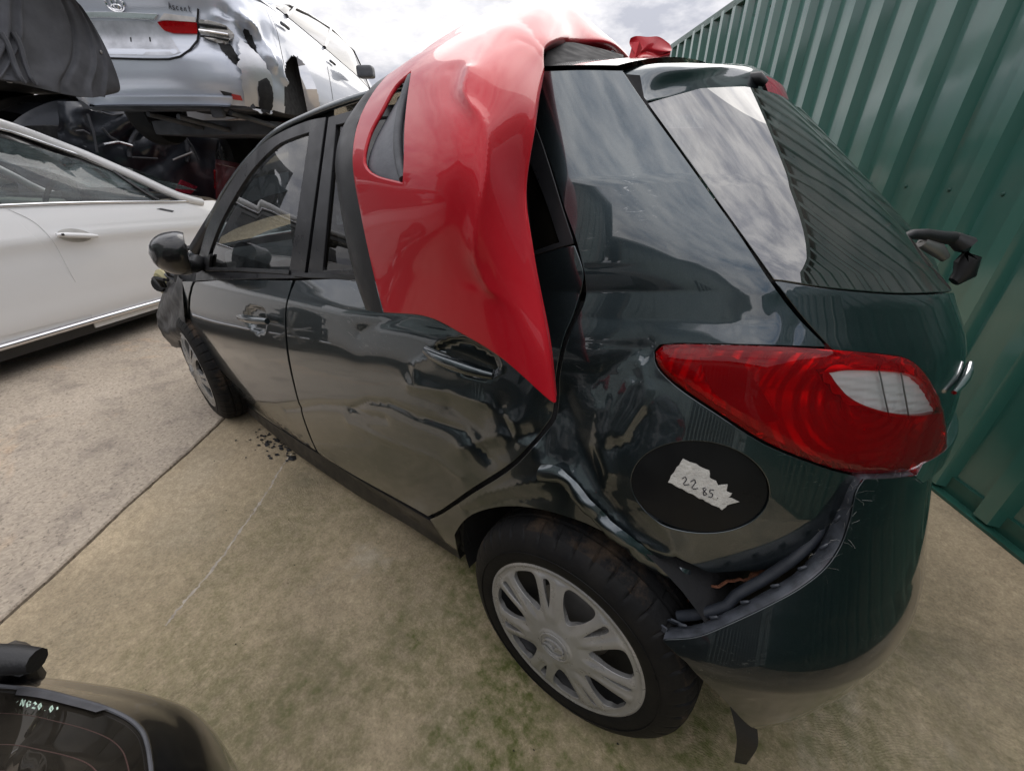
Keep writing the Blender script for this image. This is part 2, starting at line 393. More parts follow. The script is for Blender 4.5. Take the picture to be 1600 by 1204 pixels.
# ------------------------------------------------------------------ outlines and anchor data
DATA = {
'front_door': [[-1.7082,0.9056],[-1.6245,0.9158],[-1.5482,0.9237],[-1.473,0.93],[-1.3943,0.9352],[-1.3391,0.9382],[-1.2832,0.9413],[-1.2284,0.9445],[-1.1754,0.9475],[-1.1249,0.9504],[-1.0777,0.9531],[-1.0332,0.9556],[-0.99,0.958],[-0.9483,0.9603],[-0.9081,0.9626],[-0.8692,0.9648],[-0.8318,0.967],[-0.8335,0.9472],[-0.8347,0.9274],[-0.8359,0.9075],[-0.84,0.8885],[-0.8465,0.8687],[-0.8516,0.8441],[-0.853,0.8271],[-0.8546,0.8072],[-0.8565,0.7849],[-0.8584,0.7607],[-0.8601,0.7352],[-0.8615,0.709],[-0.8622,0.6827],[-0.8623,0.6589],[-0.8621,0.6334],[-0.8621,0.6066],[-0.8625,0.5787],[-0.8637,0.5501],[-0.8657,0.5213],[-0.8683,0.4928],[-0.8716,0.4654],[-0.876,0.4304],[-0.8802,0.3966],[-0.884,0.3639],[-0.8879,0.3321],[-0.8923,0.3009],[-0.8979,0.2697],[-0.9072,0.2253],[-0.9173,0.1837],[-0.9289,0.1414],[-0.9525,0.0858],[-0.9943,0.0796],[-1.0393,0.0719],[-1.0875,0.0626],[-1.1404,0.05],[-1.2003,0.0318],[-1.2671,0.0079],[-1.318,-0.0031],[-1.3764,-0.0094],[-1.4331,-0.0159],[-1.4891,-0.0223],[-1.5455,-0.0284],[-1.6036,-0.0341],[-1.6642,-0.0397],[-1.7266,-0.0451],[-1.7896,-0.05],[-1.8518,-0.0536],[-1.9112,-0.0551],[-1.9791,-0.0537],[-2.0405,-0.0484],[-2.0975,-0.0387],[-2.0024,0.0754],[-1.9747,0.1414],[-1.9492,0.2078],[-1.9375,0.2649],[-1.9327,0.3165],[-1.9293,0.3669],[-1.9248,0.4175],[-1.9178,0.4671],[-1.9082,0.514],[-1.8896,0.5722],[-1.8684,0.6259],[-1.849,0.6754],[-1.8284,0.7238],[-1.8064,0.7694],[-1.7883,0.806],[-1.745,0.8661]],
'rear_door': [[-0.8086,0.9687],[-0.7719,0.9724],[-0.7356,0.9762],[-0.7006,0.9799],[-0.6676,0.9835],[-0.6374,0.9869],[-0.6104,0.99],[-0.5779,0.9937],[-0.5516,0.9967],[-0.5254,0.9997],[-0.4916,1.0074],[-0.4739,1.0114],[-0.4546,1.0155],[-0.4338,1.0198],[-0.412,1.0242],[-0.3895,1.0286],[-0.3665,1.0331],[-0.3432,1.0376],[-0.32,1.0421],[-0.2971,1.0466],[-0.2745,1.051],[-0.2526,1.0554],[-0.2314,1.0598],[-0.2111,1.0642],[-0.1918,1.0687],[-0.1736,1.0733],[-0.1566,1.078],[-0.138,1.0837],[-0.1198,1.0897],[-0.1021,1.0961],[-0.0848,1.1027],[-0.0681,1.1094],[-0.052,1.1162],[-0.0366,1.1231],[-0.0219,1.1298],[-0.0079,1.1365],[0.0057,1.1428],[0.0193,1.1486],[0.0318,1.154],[0.0432,1.159],[0.0535,1.1635],[0.0696,1.1714],[0.084,1.1798],[0.0969,1.1882],[0.1084,1.1961],[0.1185,1.2028],[0.1274,1.208],[0.142,1.2133],[0.1545,1.216],[0.1572,1.1899],[0.16,1.1631],[0.1623,1.137],[0.1635,1.1131],[0.1636,1.0875],[0.1621,1.065],[0.1583,1.0377],[0.1544,1.0158],[0.1506,0.9959],[0.1488,0.9848],[0.1468,0.9735],[0.1448,0.9628],[0.143,0.9535],[0.1405,0.9431],[0.1379,0.935],[0.1355,0.9268],[0.1336,0.9161],[0.1324,0.9063],[0.1314,0.8951],[0.1305,0.8828],[0.1295,0.8697],[0.1286,0.856],[0.1279,0.8424],[0.1279,0.8307],[0.1283,0.8181],[0.1288,0.8051],[0.1294,0.7922],[0.1299,0.7798],[0.1302,0.7686],[0.13,0.7591],[0.1296,0.747],[0.1283,0.7373],[0.1241,0.7261],[0.1202,0.7179],[0.1155,0.7082],[0.1098,0.697],[0.1035,0.6847],[0.0965,0.6715],[0.0889,0.6576],[0.0808,0.6435],[0.0722,0.6294],[0.0634,0.6158],[0.0539,0.6022],[0.043,0.5876],[0.031,0.5723],[0.0181,0.5563],[0.0045,0.5397],[-0.0097,0.5225],[-0.0243,0.5048],[-0.0389,0.4868],[-0.0531,0.4685],[-0.0743,0.4403],[-0.0959,0.4108],[-0.1175,0.3809],[-0.1388,0.3512],[-0.1595,0.3224],[-0.1793,0.2953],[-0.2079,0.258],[-0.2346,0.225],[-0.2645,0.1873],[-0.2842,0.1846],[-0.3038,0.1819],[-0.325,0.1788],[-0.3497,0.1747],[-0.3732,0.1705],[-0.3996,0.1654],[-0.4282,0.1597],[-0.4579,0.1537],[-0.4879,0.1474],[-0.5183,0.1409],[-0.5497,0.1336],[-0.5823,0.126],[-0.6158,0.1184],[-0.6502,0.1111],[-0.6865,0.104],[-0.7253,0.097],[-0.7645,0.0902],[-0.8019,0.0839],[-0.8351,0.0786],[-0.8856,0.0601],[-0.9317,0.0413],[-0.9337,0.0738],[-0.9227,0.1114],[-0.9115,0.1515],[-0.9002,0.1932],[-0.8894,0.2352],[-0.8816,0.2747],[-0.8771,0.3059],[-0.8733,0.3366],[-0.8698,0.3677],[-0.8661,0.3996],[-0.8619,0.4329],[-0.8574,0.4677],[-0.8541,0.4953],[-0.8511,0.524],[-0.8488,0.5532],[-0.8473,0.5821],[-0.8466,0.6103],[-0.8464,0.6373],[-0.8465,0.6629],[-0.8465,0.6866],[-0.846,0.7128],[-0.8451,0.7387],[-0.8438,0.7638],[-0.8425,0.7876],[-0.8412,0.8095],[-0.8401,0.8291],[-0.839,0.846],[-0.8346,0.8703],[-0.8288,0.8899],[-0.824,0.9088],[-0.82,0.9287],[-0.8145,0.9487]],
'quarter_panel': [[0.1047,1.9773],[0.1198,1.9766],[0.1346,1.9763],[0.1489,1.9762],[0.1629,1.9762],[0.1765,1.9762],[0.1898,1.9762],[0.2028,1.9761],[0.2155,1.9759],[0.2279,1.9755],[0.2401,1.9751],[0.2522,1.9747],[0.2642,1.9743],[0.2762,1.9741],[0.2883,1.9742],[0.2939,1.9523],[0.2991,1.9314],[0.3042,1.9106],[0.3095,1.8887],[0.3153,1.865],[0.3218,1.8382],[0.3262,1.8204],[0.3309,1.8014],[0.3357,1.7813],[0.3407,1.7606],[0.3458,1.7393],[0.3508,1.7177],[0.3558,1.6961],[0.3607,1.6748],[0.3654,1.6538],[0.3698,1.6335],[0.3741,1.6137],[0.3782,1.594],[0.3823,1.5745],[0.3863,1.5551],[0.3902,1.5358],[0.3941,1.5167],[0.3979,1.4975],[0.402,1.4783],[0.406,1.4591],[0.4099,1.4399],[0.4139,1.4206],[0.4179,1.4013],[0.4219,1.3819],[0.4258,1.3626],[0.4297,1.3433],[0.4336,1.324],[0.4374,1.3048],[0.4411,1.2858],[0.4448,1.2668],[0.4483,1.248],[0.4521,1.2271],[0.4558,1.2062],[0.4594,1.1853],[0.463,1.1645],[0.4665,1.1438],[0.4701,1.1232],[0.4738,1.1029],[0.4775,1.0829],[0.4813,1.0633],[0.4856,1.0416],[0.4899,1.0204],[0.4942,0.9998],[0.501,0.9926],[0.5076,0.9856],[0.5142,0.9788],[0.5206,0.9722],[0.5271,0.9658],[0.5343,0.9588],[0.5415,0.9522],[0.5485,0.946],[0.5553,0.9399],[0.5621,0.9339],[0.569,0.9278],[0.576,0.9216],[0.5667,0.9216],[0.5579,0.9216],[0.5494,0.9216],[0.541,0.9216],[0.5326,0.9215],[0.524,0.9214],[0.515,0.9213],[0.5055,0.9211],[0.4954,0.9209],[0.4845,0.9206],[0.4771,0.9203],[0.4689,0.9201],[0.4602,0.9197],[0.451,0.9194],[0.4415,0.919],[0.4317,0.9186],[0.4218,0.9182],[0.4119,0.9178],[0.402,0.9173],[0.3924,0.9169],[0.383,0.9164],[0.374,0.916],[0.3656,0.9155],[0.3579,0.9151],[0.3509,0.9147],[0.3449,0.9143],[0.3332,0.9129],[0.3235,0.9109],[0.3138,0.9088],[0.3058,0.8966],[0.3079,0.8872],[0.3101,0.8775],[0.3156,0.8671],[0.3211,0.8606],[0.3277,0.854],[0.3355,0.8472],[0.3444,0.8402],[0.3544,0.8332],[0.3612,0.8287],[0.3685,0.8241],[0.3763,0.8194],[0.3845,0.8146],[0.393,0.8097],[0.4018,0.8047],[0.4109,0.7995],[0.4202,0.7942],[0.4278,0.7897],[0.4358,0.7849],[0.444,0.7799],[0.4524,0.7747],[0.461,0.7695],[0.4697,0.7642],[0.4786,0.7591],[0.4876,0.754],[0.4966,0.7492],[0.5056,0.7448],[0.514,0.741],[0.5228,0.7372],[0.532,0.7334],[0.5414,0.7297],[0.5509,0.726],[0.5604,0.7224],[0.5699,0.7188],[0.5792,0.7154],[0.5881,0.712],[0.5966,0.7088],[0.6046,0.7057],[0.6164,0.7013],[0.6271,0.6976],[0.6371,0.6944],[0.6469,0.6913],[0.6569,0.6881],[0.6678,0.6843],[0.6648,0.6743],[0.6617,0.6642],[0.6601,0.6515],[0.6609,0.6391],[0.663,0.6245],[0.665,0.6092],[0.6658,0.5943],[0.6653,0.5827],[0.6637,0.5714],[0.6617,0.5602],[0.6595,0.5488],[0.6577,0.5372],[0.6478,0.5326],[0.6382,0.5275],[0.6288,0.5221],[0.6197,0.5168],[0.6107,0.5115],[0.6018,0.5066],[0.5932,0.5019],[0.5846,0.4973],[0.5762,0.4929],[0.5679,0.4888],[0.5595,0.485],[0.551,0.4818],[0.5424,0.4791],[0.5335,0.4771],[0.5245,0.4755],[0.5158,0.4741],[0.5073,0.4726],[0.4994,0.471],[0.4882,0.4681],[0.4776,0.4649],[0.4678,0.4626],[0.4587,0.4621],[0.4483,0.4653],[0.4394,0.4715],[0.4297,0.4782],[0.4214,0.4833],[0.4127,0.4887],[0.4037,0.4943],[0.3949,0.4996],[0.3865,0.4934],[0.3781,0.4863],[0.3694,0.4803],[0.3603,0.4773],[0.3506,0.4788],[0.3405,0.4835],[0.3301,0.4892],[0.3193,0.4935],[0.3104,0.4954],[0.3011,0.4966],[0.2915,0.4976],[0.2818,0.4987],[0.272,0.5003],[0.2624,0.5027],[0.2529,0.5057],[0.2431,0.5088],[0.2327,0.5116],[0.2211,0.5134],[0.2103,0.5144],[0.1987,0.515],[0.1863,0.5151],[0.1733,0.5146],[0.1599,0.5131],[0.1462,0.5105],[0.134,0.5072],[0.1209,0.503],[0.1074,0.4978],[0.0934,0.4917],[0.0793,0.4848],[0.0654,0.477],[0.0519,0.4686],[0.0333,0.4551],[0.0144,0.4388],[-0.0046,0.4207],[-0.023,0.402],[-0.04,0.3836],[-0.0638,0.3544],[-0.0837,0.325],[-0.1025,0.2934],[-0.1206,0.2585],[-0.138,0.22],[-0.1583,0.1761],[-0.1636,0.1384],[-0.1723,0.0934],[-0.1933,0.0235],[-0.2189,0.008],[-0.2363,0.0143],[-0.2361,0.047],[-0.2369,0.084],[-0.2423,0.1164],[-0.2499,0.1451],[-0.2587,0.1696],[-0.2189,0.2191],[-0.1796,0.2695],[-0.1592,0.2975],[-0.1375,0.3276],[-0.1152,0.3586],[-0.0927,0.3897],[-0.0703,0.4203],[-0.0483,0.4497],[-0.0339,0.4684],[-0.0192,0.4866],[-0.0046,0.5045],[0.0096,0.5218],[0.0232,0.5386],[0.0361,0.5549],[0.0482,0.5706],[0.0594,0.5858],[0.0695,0.6006],[0.0787,0.6151],[0.0877,0.6301],[0.0964,0.6452],[0.1046,0.6601],[0.1122,0.6744],[0.1191,0.6877],[0.1252,0.6998],[0.1304,0.7105],[0.1346,0.7195],[0.1398,0.7337],[0.1413,0.7459],[0.1418,0.7611],[0.1418,0.7709],[0.1413,0.7819],[0.1404,0.7939],[0.1395,0.8064],[0.1387,0.819],[0.1382,0.8314],[0.1383,0.8434],[0.1391,0.8554],[0.1402,0.8675],[0.1416,0.8794],[0.1429,0.8909],[0.1444,0.902],[0.1461,0.9127],[0.1478,0.9229],[0.1502,0.9341],[0.1533,0.9451],[0.1568,0.9557],[0.1602,0.966],[0.163,0.9755],[0.1646,0.9844],[0.1653,0.9954],[0.1662,1.0119],[0.1674,1.0359],[0.1679,1.0649],[0.168,1.0897],[0.1675,1.1173],[0.1666,1.1465],[0.1654,1.1763],[0.1638,1.2055],[0.162,1.2331],[0.1599,1.2587],[0.1575,1.2831],[0.1547,1.3071],[0.1517,1.3314],[0.1487,1.3568],[0.1457,1.384],[0.1435,1.4062],[0.1412,1.4297],[0.1388,1.4541],[0.1364,1.479],[0.1338,1.5038],[0.1307,1.5279],[0.1274,1.5512],[0.1242,1.573],[0.1198,1.6001],[0.1152,1.6259],[0.1105,1.6506],[0.1059,1.6745],[0.1016,1.6977],[0.0977,1.7206],[0.0933,1.7471],[0.0889,1.7723],[0.0852,1.7968],[0.0828,1.8213],[0.0822,1.8465],[0.0837,1.868],[0.0868,1.8897],[0.091,1.9115],[0.0958,1.9334],[0.1005,1.9554]],
'front_frame': [[-1.705,0.917],[-1.7179,0.9473],[-1.7313,0.977],[-1.7204,1.1154],[-1.665,1.399],[-1.6321,1.5392],[-1.6012,1.6562],[-1.572,1.7497],[-1.5443,1.8205],[-1.5175,1.8709],[-1.4913,1.9026],[-1.4652,1.9197],[-1.4386,1.9278],[-1.4114,1.9304],[-1.3833,1.9304],[-1.3542,1.9305],[-1.3242,1.9331],[-1.297,1.9383],[-1.2686,1.9443],[-1.2399,1.9507],[-1.2113,1.9572],[-1.1836,1.9634],[-1.1571,1.969],[-1.1324,1.9734],[-1.1007,1.9778],[-1.0711,1.9806],[-1.0426,1.9818],[-1.0075,1.9752],[-0.973,1.9696],[-0.9302,1.9634],[-0.889,1.9591],[-0.85,1.957],[-0.814,1.9567],[-0.7802,1.957],[-0.7477,1.9565],[-0.7174,1.9548],[-0.6897,1.9519],[-0.6579,1.9464],[-0.6298,1.9396],[-0.6025,1.9336],[-0.6063,1.9024],[-0.6101,1.8711],[-0.6141,1.8396],[-0.6181,1.8079],[-0.6223,1.7761],[-0.6265,1.7441],[-0.6309,1.7119],[-0.6354,1.6795],[-0.6401,1.6469],[-0.6449,1.6141],[-0.6498,1.5811],[-0.6549,1.5478],[-0.6602,1.5143],[-0.6656,1.4805],[-0.6713,1.4464],[-0.6771,1.4121],[-0.6832,1.3773],[-0.6895,1.3423],[-0.6961,1.3068],[-0.7029,1.271],[-0.7102,1.2347],[-0.7178,1.1979],[-0.7258,1.1606],[-0.7344,1.1227],[-0.7437,1.0841],[-0.754,1.0446],[-0.766,1.004],[-0.7643,0.9827],[-0.7987,0.9802],[-0.8336,0.9777],[-0.8694,0.9753],[-0.9065,0.9727],[-0.9456,0.9701],[-0.9872,0.9672],[-1.0322,0.9641],[-1.0812,0.9607],[-1.1242,0.9576],[-1.171,0.9542],[-1.2216,0.9505],[-1.2763,0.9465],[-1.3357,0.9427],[-1.4002,0.9389],[-1.4698,0.935],[-1.5442,0.9304],[-1.6229,0.9247]],
'front_glass': [[-1.617,0.9726],[-1.5411,0.974],[-1.468,0.9744],[-1.3989,0.9746],[-1.3348,0.9749],[-1.2759,0.9757],[-1.2224,0.9769],[-1.1737,0.9782],[-1.1299,0.9796],[-1.0909,0.9809],[-1.0411,0.9831],[-0.9988,0.9854],[-0.9615,0.9878],[-0.9272,0.9902],[-0.894,0.9925],[-0.8601,0.9948],[-0.8504,1.0315],[-0.8384,1.0728],[-0.8277,1.113],[-0.8178,1.1524],[-0.8085,1.1912],[-0.7998,1.2293],[-0.7916,1.2669],[-0.7838,1.304],[-0.7763,1.3407],[-0.7691,1.377],[-0.7622,1.4129],[-0.7555,1.4484],[-0.7491,1.4836],[-0.743,1.5185],[-0.737,1.553],[-0.7312,1.5873],[-0.7256,1.6213],[-0.7201,1.6551],[-0.7149,1.6886],[-0.7097,1.7218],[-0.7047,1.7548],[-0.6998,1.7876],[-0.6951,1.8201],[-0.6905,1.8525],[-0.6859,1.8847],[-0.7211,1.8868],[-0.7575,1.8888],[-0.7937,1.8893],[-0.8274,1.8901],[-0.8608,1.8904],[-0.899,1.8848],[-0.9248,1.8793],[-0.9542,1.8743],[-0.987,1.8695],[-1.0229,1.8646],[-1.0576,1.856],[-1.0895,1.8416],[-1.1146,1.8278],[-1.1416,1.8113],[-1.1701,1.7924],[-1.1996,1.7717],[-1.2296,1.7495],[-1.2594,1.7261],[-1.2885,1.7021],[-1.316,1.6779],[-1.3455,1.65],[-1.3739,1.6195],[-1.4012,1.5857],[-1.4275,1.5477],[-1.4532,1.5053],[-1.4782,1.4581],[-1.5028,1.4061],[-1.5416,1.3021],[-1.5764,1.1776],[-1.6165,1.0157]],
'rear_frame': [[-0.7434,0.9862],[-0.7423,1.0109],[-0.7312,1.0507],[-0.7215,1.0894],[-0.7127,1.1274],[-0.7045,1.1646],[-0.6968,1.2013],[-0.6896,1.2375],[-0.6827,1.2732],[-0.6761,1.3085],[-0.6698,1.3434],[-0.6638,1.378],[-0.658,1.4122],[-0.6524,1.4461],[-0.647,1.4798],[-0.6418,1.5131],[-0.6368,1.5462],[-0.6319,1.579],[-0.6272,1.6117],[-0.6226,1.644],[-0.6182,1.6762],[-0.6138,1.7082],[-0.6096,1.74],[-0.6056,1.7717],[-0.6016,1.8031],[-0.5977,1.8344],[-0.594,1.8656],[-0.5903,1.8966],[-0.5867,1.9275],[-0.5599,1.9261],[-0.5352,1.9259],[-0.5106,1.9257],[-0.4841,1.9247],[-0.4538,1.9221],[-0.435,1.92],[-0.4149,1.9177],[-0.3941,1.9154],[-0.3726,1.913],[-0.3507,1.9106],[-0.3287,1.9083],[-0.3067,1.9061],[-0.2848,1.9041],[-0.2634,1.9023],[-0.2424,1.9006],[-0.2247,1.8992],[-0.2063,1.8979],[-0.1875,1.8966],[-0.1687,1.8955],[-0.15,1.8945],[-0.1318,1.8938],[-0.1143,1.8933],[-0.0976,1.8928],[-0.0819,1.8924],[-0.0675,1.892],[-0.0543,1.8916],[-0.0428,1.891],[-0.0262,1.8897],[-0.012,1.8877],[0.0008,1.8853],[0.0159,1.8827],[0.0306,1.8803],[0.0457,1.8782],[0.0524,1.8565],[0.0592,1.835],[0.0658,1.8136],[0.0723,1.7921],[0.0785,1.7705],[0.0844,1.7488],[0.0898,1.7268],[0.0946,1.7048],[0.099,1.6828],[0.1031,1.6608],[0.107,1.6384],[0.1108,1.6156],[0.1145,1.5922],[0.1183,1.5679],[0.1216,1.5455],[0.1249,1.522],[0.1282,1.4977],[0.1307,1.4729],[0.1332,1.4482],[0.1356,1.4239],[0.1378,1.4006],[0.1399,1.3787],[0.1426,1.3516],[0.1451,1.3263],[0.1474,1.3022],[0.1497,1.2786],[0.1519,1.2549],[0.1541,1.2305],[0.1421,1.2243],[0.1279,1.2167],[0.1191,1.2116],[0.1091,1.2052],[0.0976,1.1981],[0.0846,1.1905],[0.0702,1.1828],[0.0542,1.1754],[0.0439,1.171],[0.0324,1.1661],[0.0199,1.1607],[0.0063,1.155],[-0.0074,1.1488],[-0.0213,1.1422],[-0.036,1.1354],[-0.0515,1.1286],[-0.0675,1.1218],[-0.0842,1.1151],[-0.1014,1.1086],[-0.1192,1.1023],[-0.1373,1.0963],[-0.1559,1.0907],[-0.1726,1.0862],[-0.1904,1.0818],[-0.209,1.0775],[-0.2284,1.0734],[-0.2486,1.0693],[-0.2695,1.0652],[-0.2909,1.0611],[-0.3129,1.057],[-0.3352,1.0529],[-0.3577,1.0487],[-0.3804,1.0445],[-0.403,1.0403],[-0.4254,1.036],[-0.4473,1.0317],[-0.4687,1.0274],[-0.4892,1.023],[-0.5216,1.016],[-0.5521,1.0095],[-0.5812,1.0034],[-0.6085,0.9989],[-0.634,0.9964],[-0.6596,0.9939],[-0.6858,0.9915],[-0.7135,0.9889]],
'rear_door_glass': [[-0.6626,1.0254],[-0.654,1.064],[-0.6465,1.1018],[-0.6397,1.1389],[-0.6333,1.1755],[-0.6274,1.2115],[-0.6219,1.2472],[-0.6166,1.2825],[-0.6117,1.3174],[-0.6069,1.352],[-0.6024,1.3862],[-0.5981,1.4203],[-0.594,1.454],[-0.5901,1.4875],[-0.5863,1.5208],[-0.5826,1.5539],[-0.5791,1.5868],[-0.5758,1.6195],[-0.5725,1.6521],[-0.5694,1.6845],[-0.5664,1.7167],[-0.5635,1.7488],[-0.5607,1.7807],[-0.558,1.8126],[-0.5554,1.8443],[-0.5528,1.8759],[-0.5275,1.8748],[-0.5043,1.8749],[-0.481,1.8748],[-0.4559,1.8737],[-0.4272,1.8706],[-0.4097,1.8682],[-0.3902,1.8654],[-0.369,1.8624],[-0.3467,1.8594],[-0.3238,1.8565],[-0.3006,1.8536],[-0.2776,1.851],[-0.2551,1.8485],[-0.2333,1.8463],[-0.2126,1.8443],[-0.1932,1.8425],[-0.1752,1.841],[-0.1589,1.8397],[-0.1445,1.8386],[-0.1237,1.837],[-0.1055,1.8354],[-0.0891,1.8337],[-0.0741,1.8319],[-0.06,1.8302],[-0.0462,1.8284],[-0.0325,1.8267],[-0.0183,1.8252],[-0.0124,1.8015],[-0.0063,1.7792],[-0.0001,1.7575],[0.0074,1.7356],[0.0144,1.7126],[0.0207,1.6878],[0.0262,1.6603],[0.0306,1.6292],[0.0326,1.6099],[0.0344,1.5889],[0.0361,1.5666],[0.0375,1.5431],[0.0388,1.5184],[0.0398,1.4928],[0.0402,1.4663],[0.0404,1.439],[0.0406,1.4112],[0.0406,1.3829],[0.0405,1.3543],[0.0404,1.3255],[0.0403,1.2966],[0.0401,1.2679],[0.0399,1.2395],[0.0397,1.2115],[0.0395,1.1841],[0.0255,1.1795],[0.0113,1.1747],[-0.0027,1.1696],[-0.0158,1.1641],[-0.0291,1.1585],[-0.0427,1.153],[-0.0567,1.1474],[-0.0712,1.1419],[-0.0862,1.1364],[-0.1019,1.1311],[-0.1184,1.126],[-0.1359,1.121],[-0.1544,1.1161],[-0.1706,1.1124],[-0.188,1.1087],[-0.2066,1.1051],[-0.2261,1.1015],[-0.2466,1.0979],[-0.2679,1.0943],[-0.2898,1.0907],[-0.3122,1.087],[-0.335,1.0832],[-0.3579,1.0794],[-0.3807,1.0757],[-0.4032,1.0719],[-0.4252,1.0682],[-0.4463,1.0645],[-0.4663,1.0609],[-0.4848,1.0575],[-0.518,1.0512],[-0.5481,1.0456],[-0.5761,1.0405],[-0.6036,1.0356],[-0.6318,1.0307]],
'quarter_glass': [[0.0477,1.6279],[0.0592,1.6191],[0.069,1.6041],[0.0738,1.5872],[0.0792,1.5658],[0.0849,1.541],[0.0907,1.514],[0.0959,1.4858],[0.1004,1.4575],[0.1045,1.4303],[0.1077,1.407],[0.1107,1.3831],[0.1135,1.3588],[0.1162,1.3341],[0.1188,1.3092],[0.1213,1.2842],[0.1238,1.2591],[0.1262,1.2341],[0.113,1.225],[0.0995,1.2156],[0.0859,1.2062],[0.0719,1.1967],[0.0578,1.1872],[0.0578,1.2139],[0.0578,1.2405],[0.0577,1.267],[0.0575,1.2933],[0.0573,1.3195],[0.0571,1.3457],[0.0567,1.3717],[0.0564,1.3976],[0.056,1.4234],[0.0555,1.4492],[0.055,1.4748],[0.0545,1.5004],[0.0532,1.5259],[0.0519,1.5514],[0.0506,1.5769],[0.0492,1.6024]],
'tailgate': [[1.288052987971815,0.9904],[1.05,1.0004],[0.8705,1.0004],[0.8428,1.0012],[0.8199,1.0016],[0.7999,1.0018],[0.7817,1.002],[0.7646,1.0023],[0.7482,1.003],[0.732,1.004],[0.7156,1.0055],[0.7033,1.0068],[0.6908,1.0083],[0.6781,1.0098],[0.6655,1.0115],[0.653,1.0133],[0.6408,1.0152],[0.6288,1.0171],[0.6172,1.0191],[0.6062,1.0211],[0.5956,1.0232],[0.5857,1.0253],[0.5753,1.0278],[0.5654,1.0304],[0.5558,1.0333],[0.5465,1.0364],[0.5375,1.0395],[0.5285,1.0427],[0.5197,1.046],[0.5109,1.0493],[0.5021,1.0525],[0.4932,1.0556],[0.4976,1.0357],[0.5019,1.0157],[0.5068,0.9984],[0.5135,0.9914],[0.5201,0.9844],[0.5267,0.9775],[0.5332,0.9708],[0.5397,0.9642],[0.5471,0.957],[0.5545,0.9501],[0.5616,0.9434],[0.5686,0.9369],[0.5757,0.9303],[0.5829,0.9237],[0.5902,0.9169],[0.6008,0.9164],[0.6118,0.916],[0.6231,0.9155],[0.6345,0.9148],[0.6459,0.9141],[0.6571,0.9132],[0.668,0.9121],[0.6802,0.9108],[0.6922,0.9095],[0.704,0.9081],[0.7155,0.9062],[0.7268,0.9035],[0.7379,0.8999],[0.7501,0.8944],[0.7619,0.8879],[0.7735,0.8801],[0.7855,0.8712],[0.7983,0.8608],[0.8097,0.8508],[0.8215,0.8394],[0.8331,0.8271],[0.8458,0.8139],[0.8599,0.7999],[0.8765,0.7852],[0.8,0.74],[0.84,0.62],[0.95,0.5],[1.288052987971815,0.47],[1.6261,0.5],[1.7361,0.62],[1.7761,0.74],[1.6996,0.7852],[1.7162,0.7999],[1.7303,0.8139],[1.743,0.8271],[1.7546,0.8394],[1.7664,0.8508],[1.7778,0.8608],[1.7906,0.8712],[1.8026,0.8801],[1.8142,0.8879],[1.826,0.8944],[1.8382,0.8999],[1.8493,0.9035],[1.8606,0.9062],[1.8721,0.9081],[1.8839,0.9095],[1.8959,0.9108],[1.9081,0.9121],[1.919,0.9132],[1.9302,0.9141],[1.9416,0.9148],[1.953,0.9155],[1.9643,0.916],[1.9753,0.9164],[1.9859,0.9169],[1.9932,0.9237],[2.0004,0.9303],[2.0075,0.9369],[2.0145,0.9434],[2.0216,0.9501],[2.029,0.957],[2.0364,0.9642],[2.0429,0.9708],[2.0494,0.9775],[2.056,0.9844],[2.0626,0.9914],[2.0693,0.9984],[2.0742,1.0157],[2.0785,1.0357],[2.0829,1.0556],[2.074,1.0525],[2.0652,1.0493],[2.0564,1.046],[2.0476,1.0427],[2.0386,1.0395],[2.0296,1.0364],[2.0203,1.0333],[2.0107,1.0304],[2.0008,1.0278],[1.9904,1.0253],[1.9805,1.0232],[1.9699,1.0211],[1.9589,1.0191],[1.9473,1.0171],[1.9353,1.0152],[1.9231,1.0133],[1.9106,1.0115],[1.898,1.0098],[1.8853,1.0083],[1.8728,1.0068],[1.8605,1.0055],[1.8441,1.004],[1.8279,1.003],[1.8115,1.0023],[1.7944,1.002],[1.7762,1.0018],[1.7562,1.0016],[1.7333,1.0012],[1.7056,1.0004],[1.5261,1.0004]],
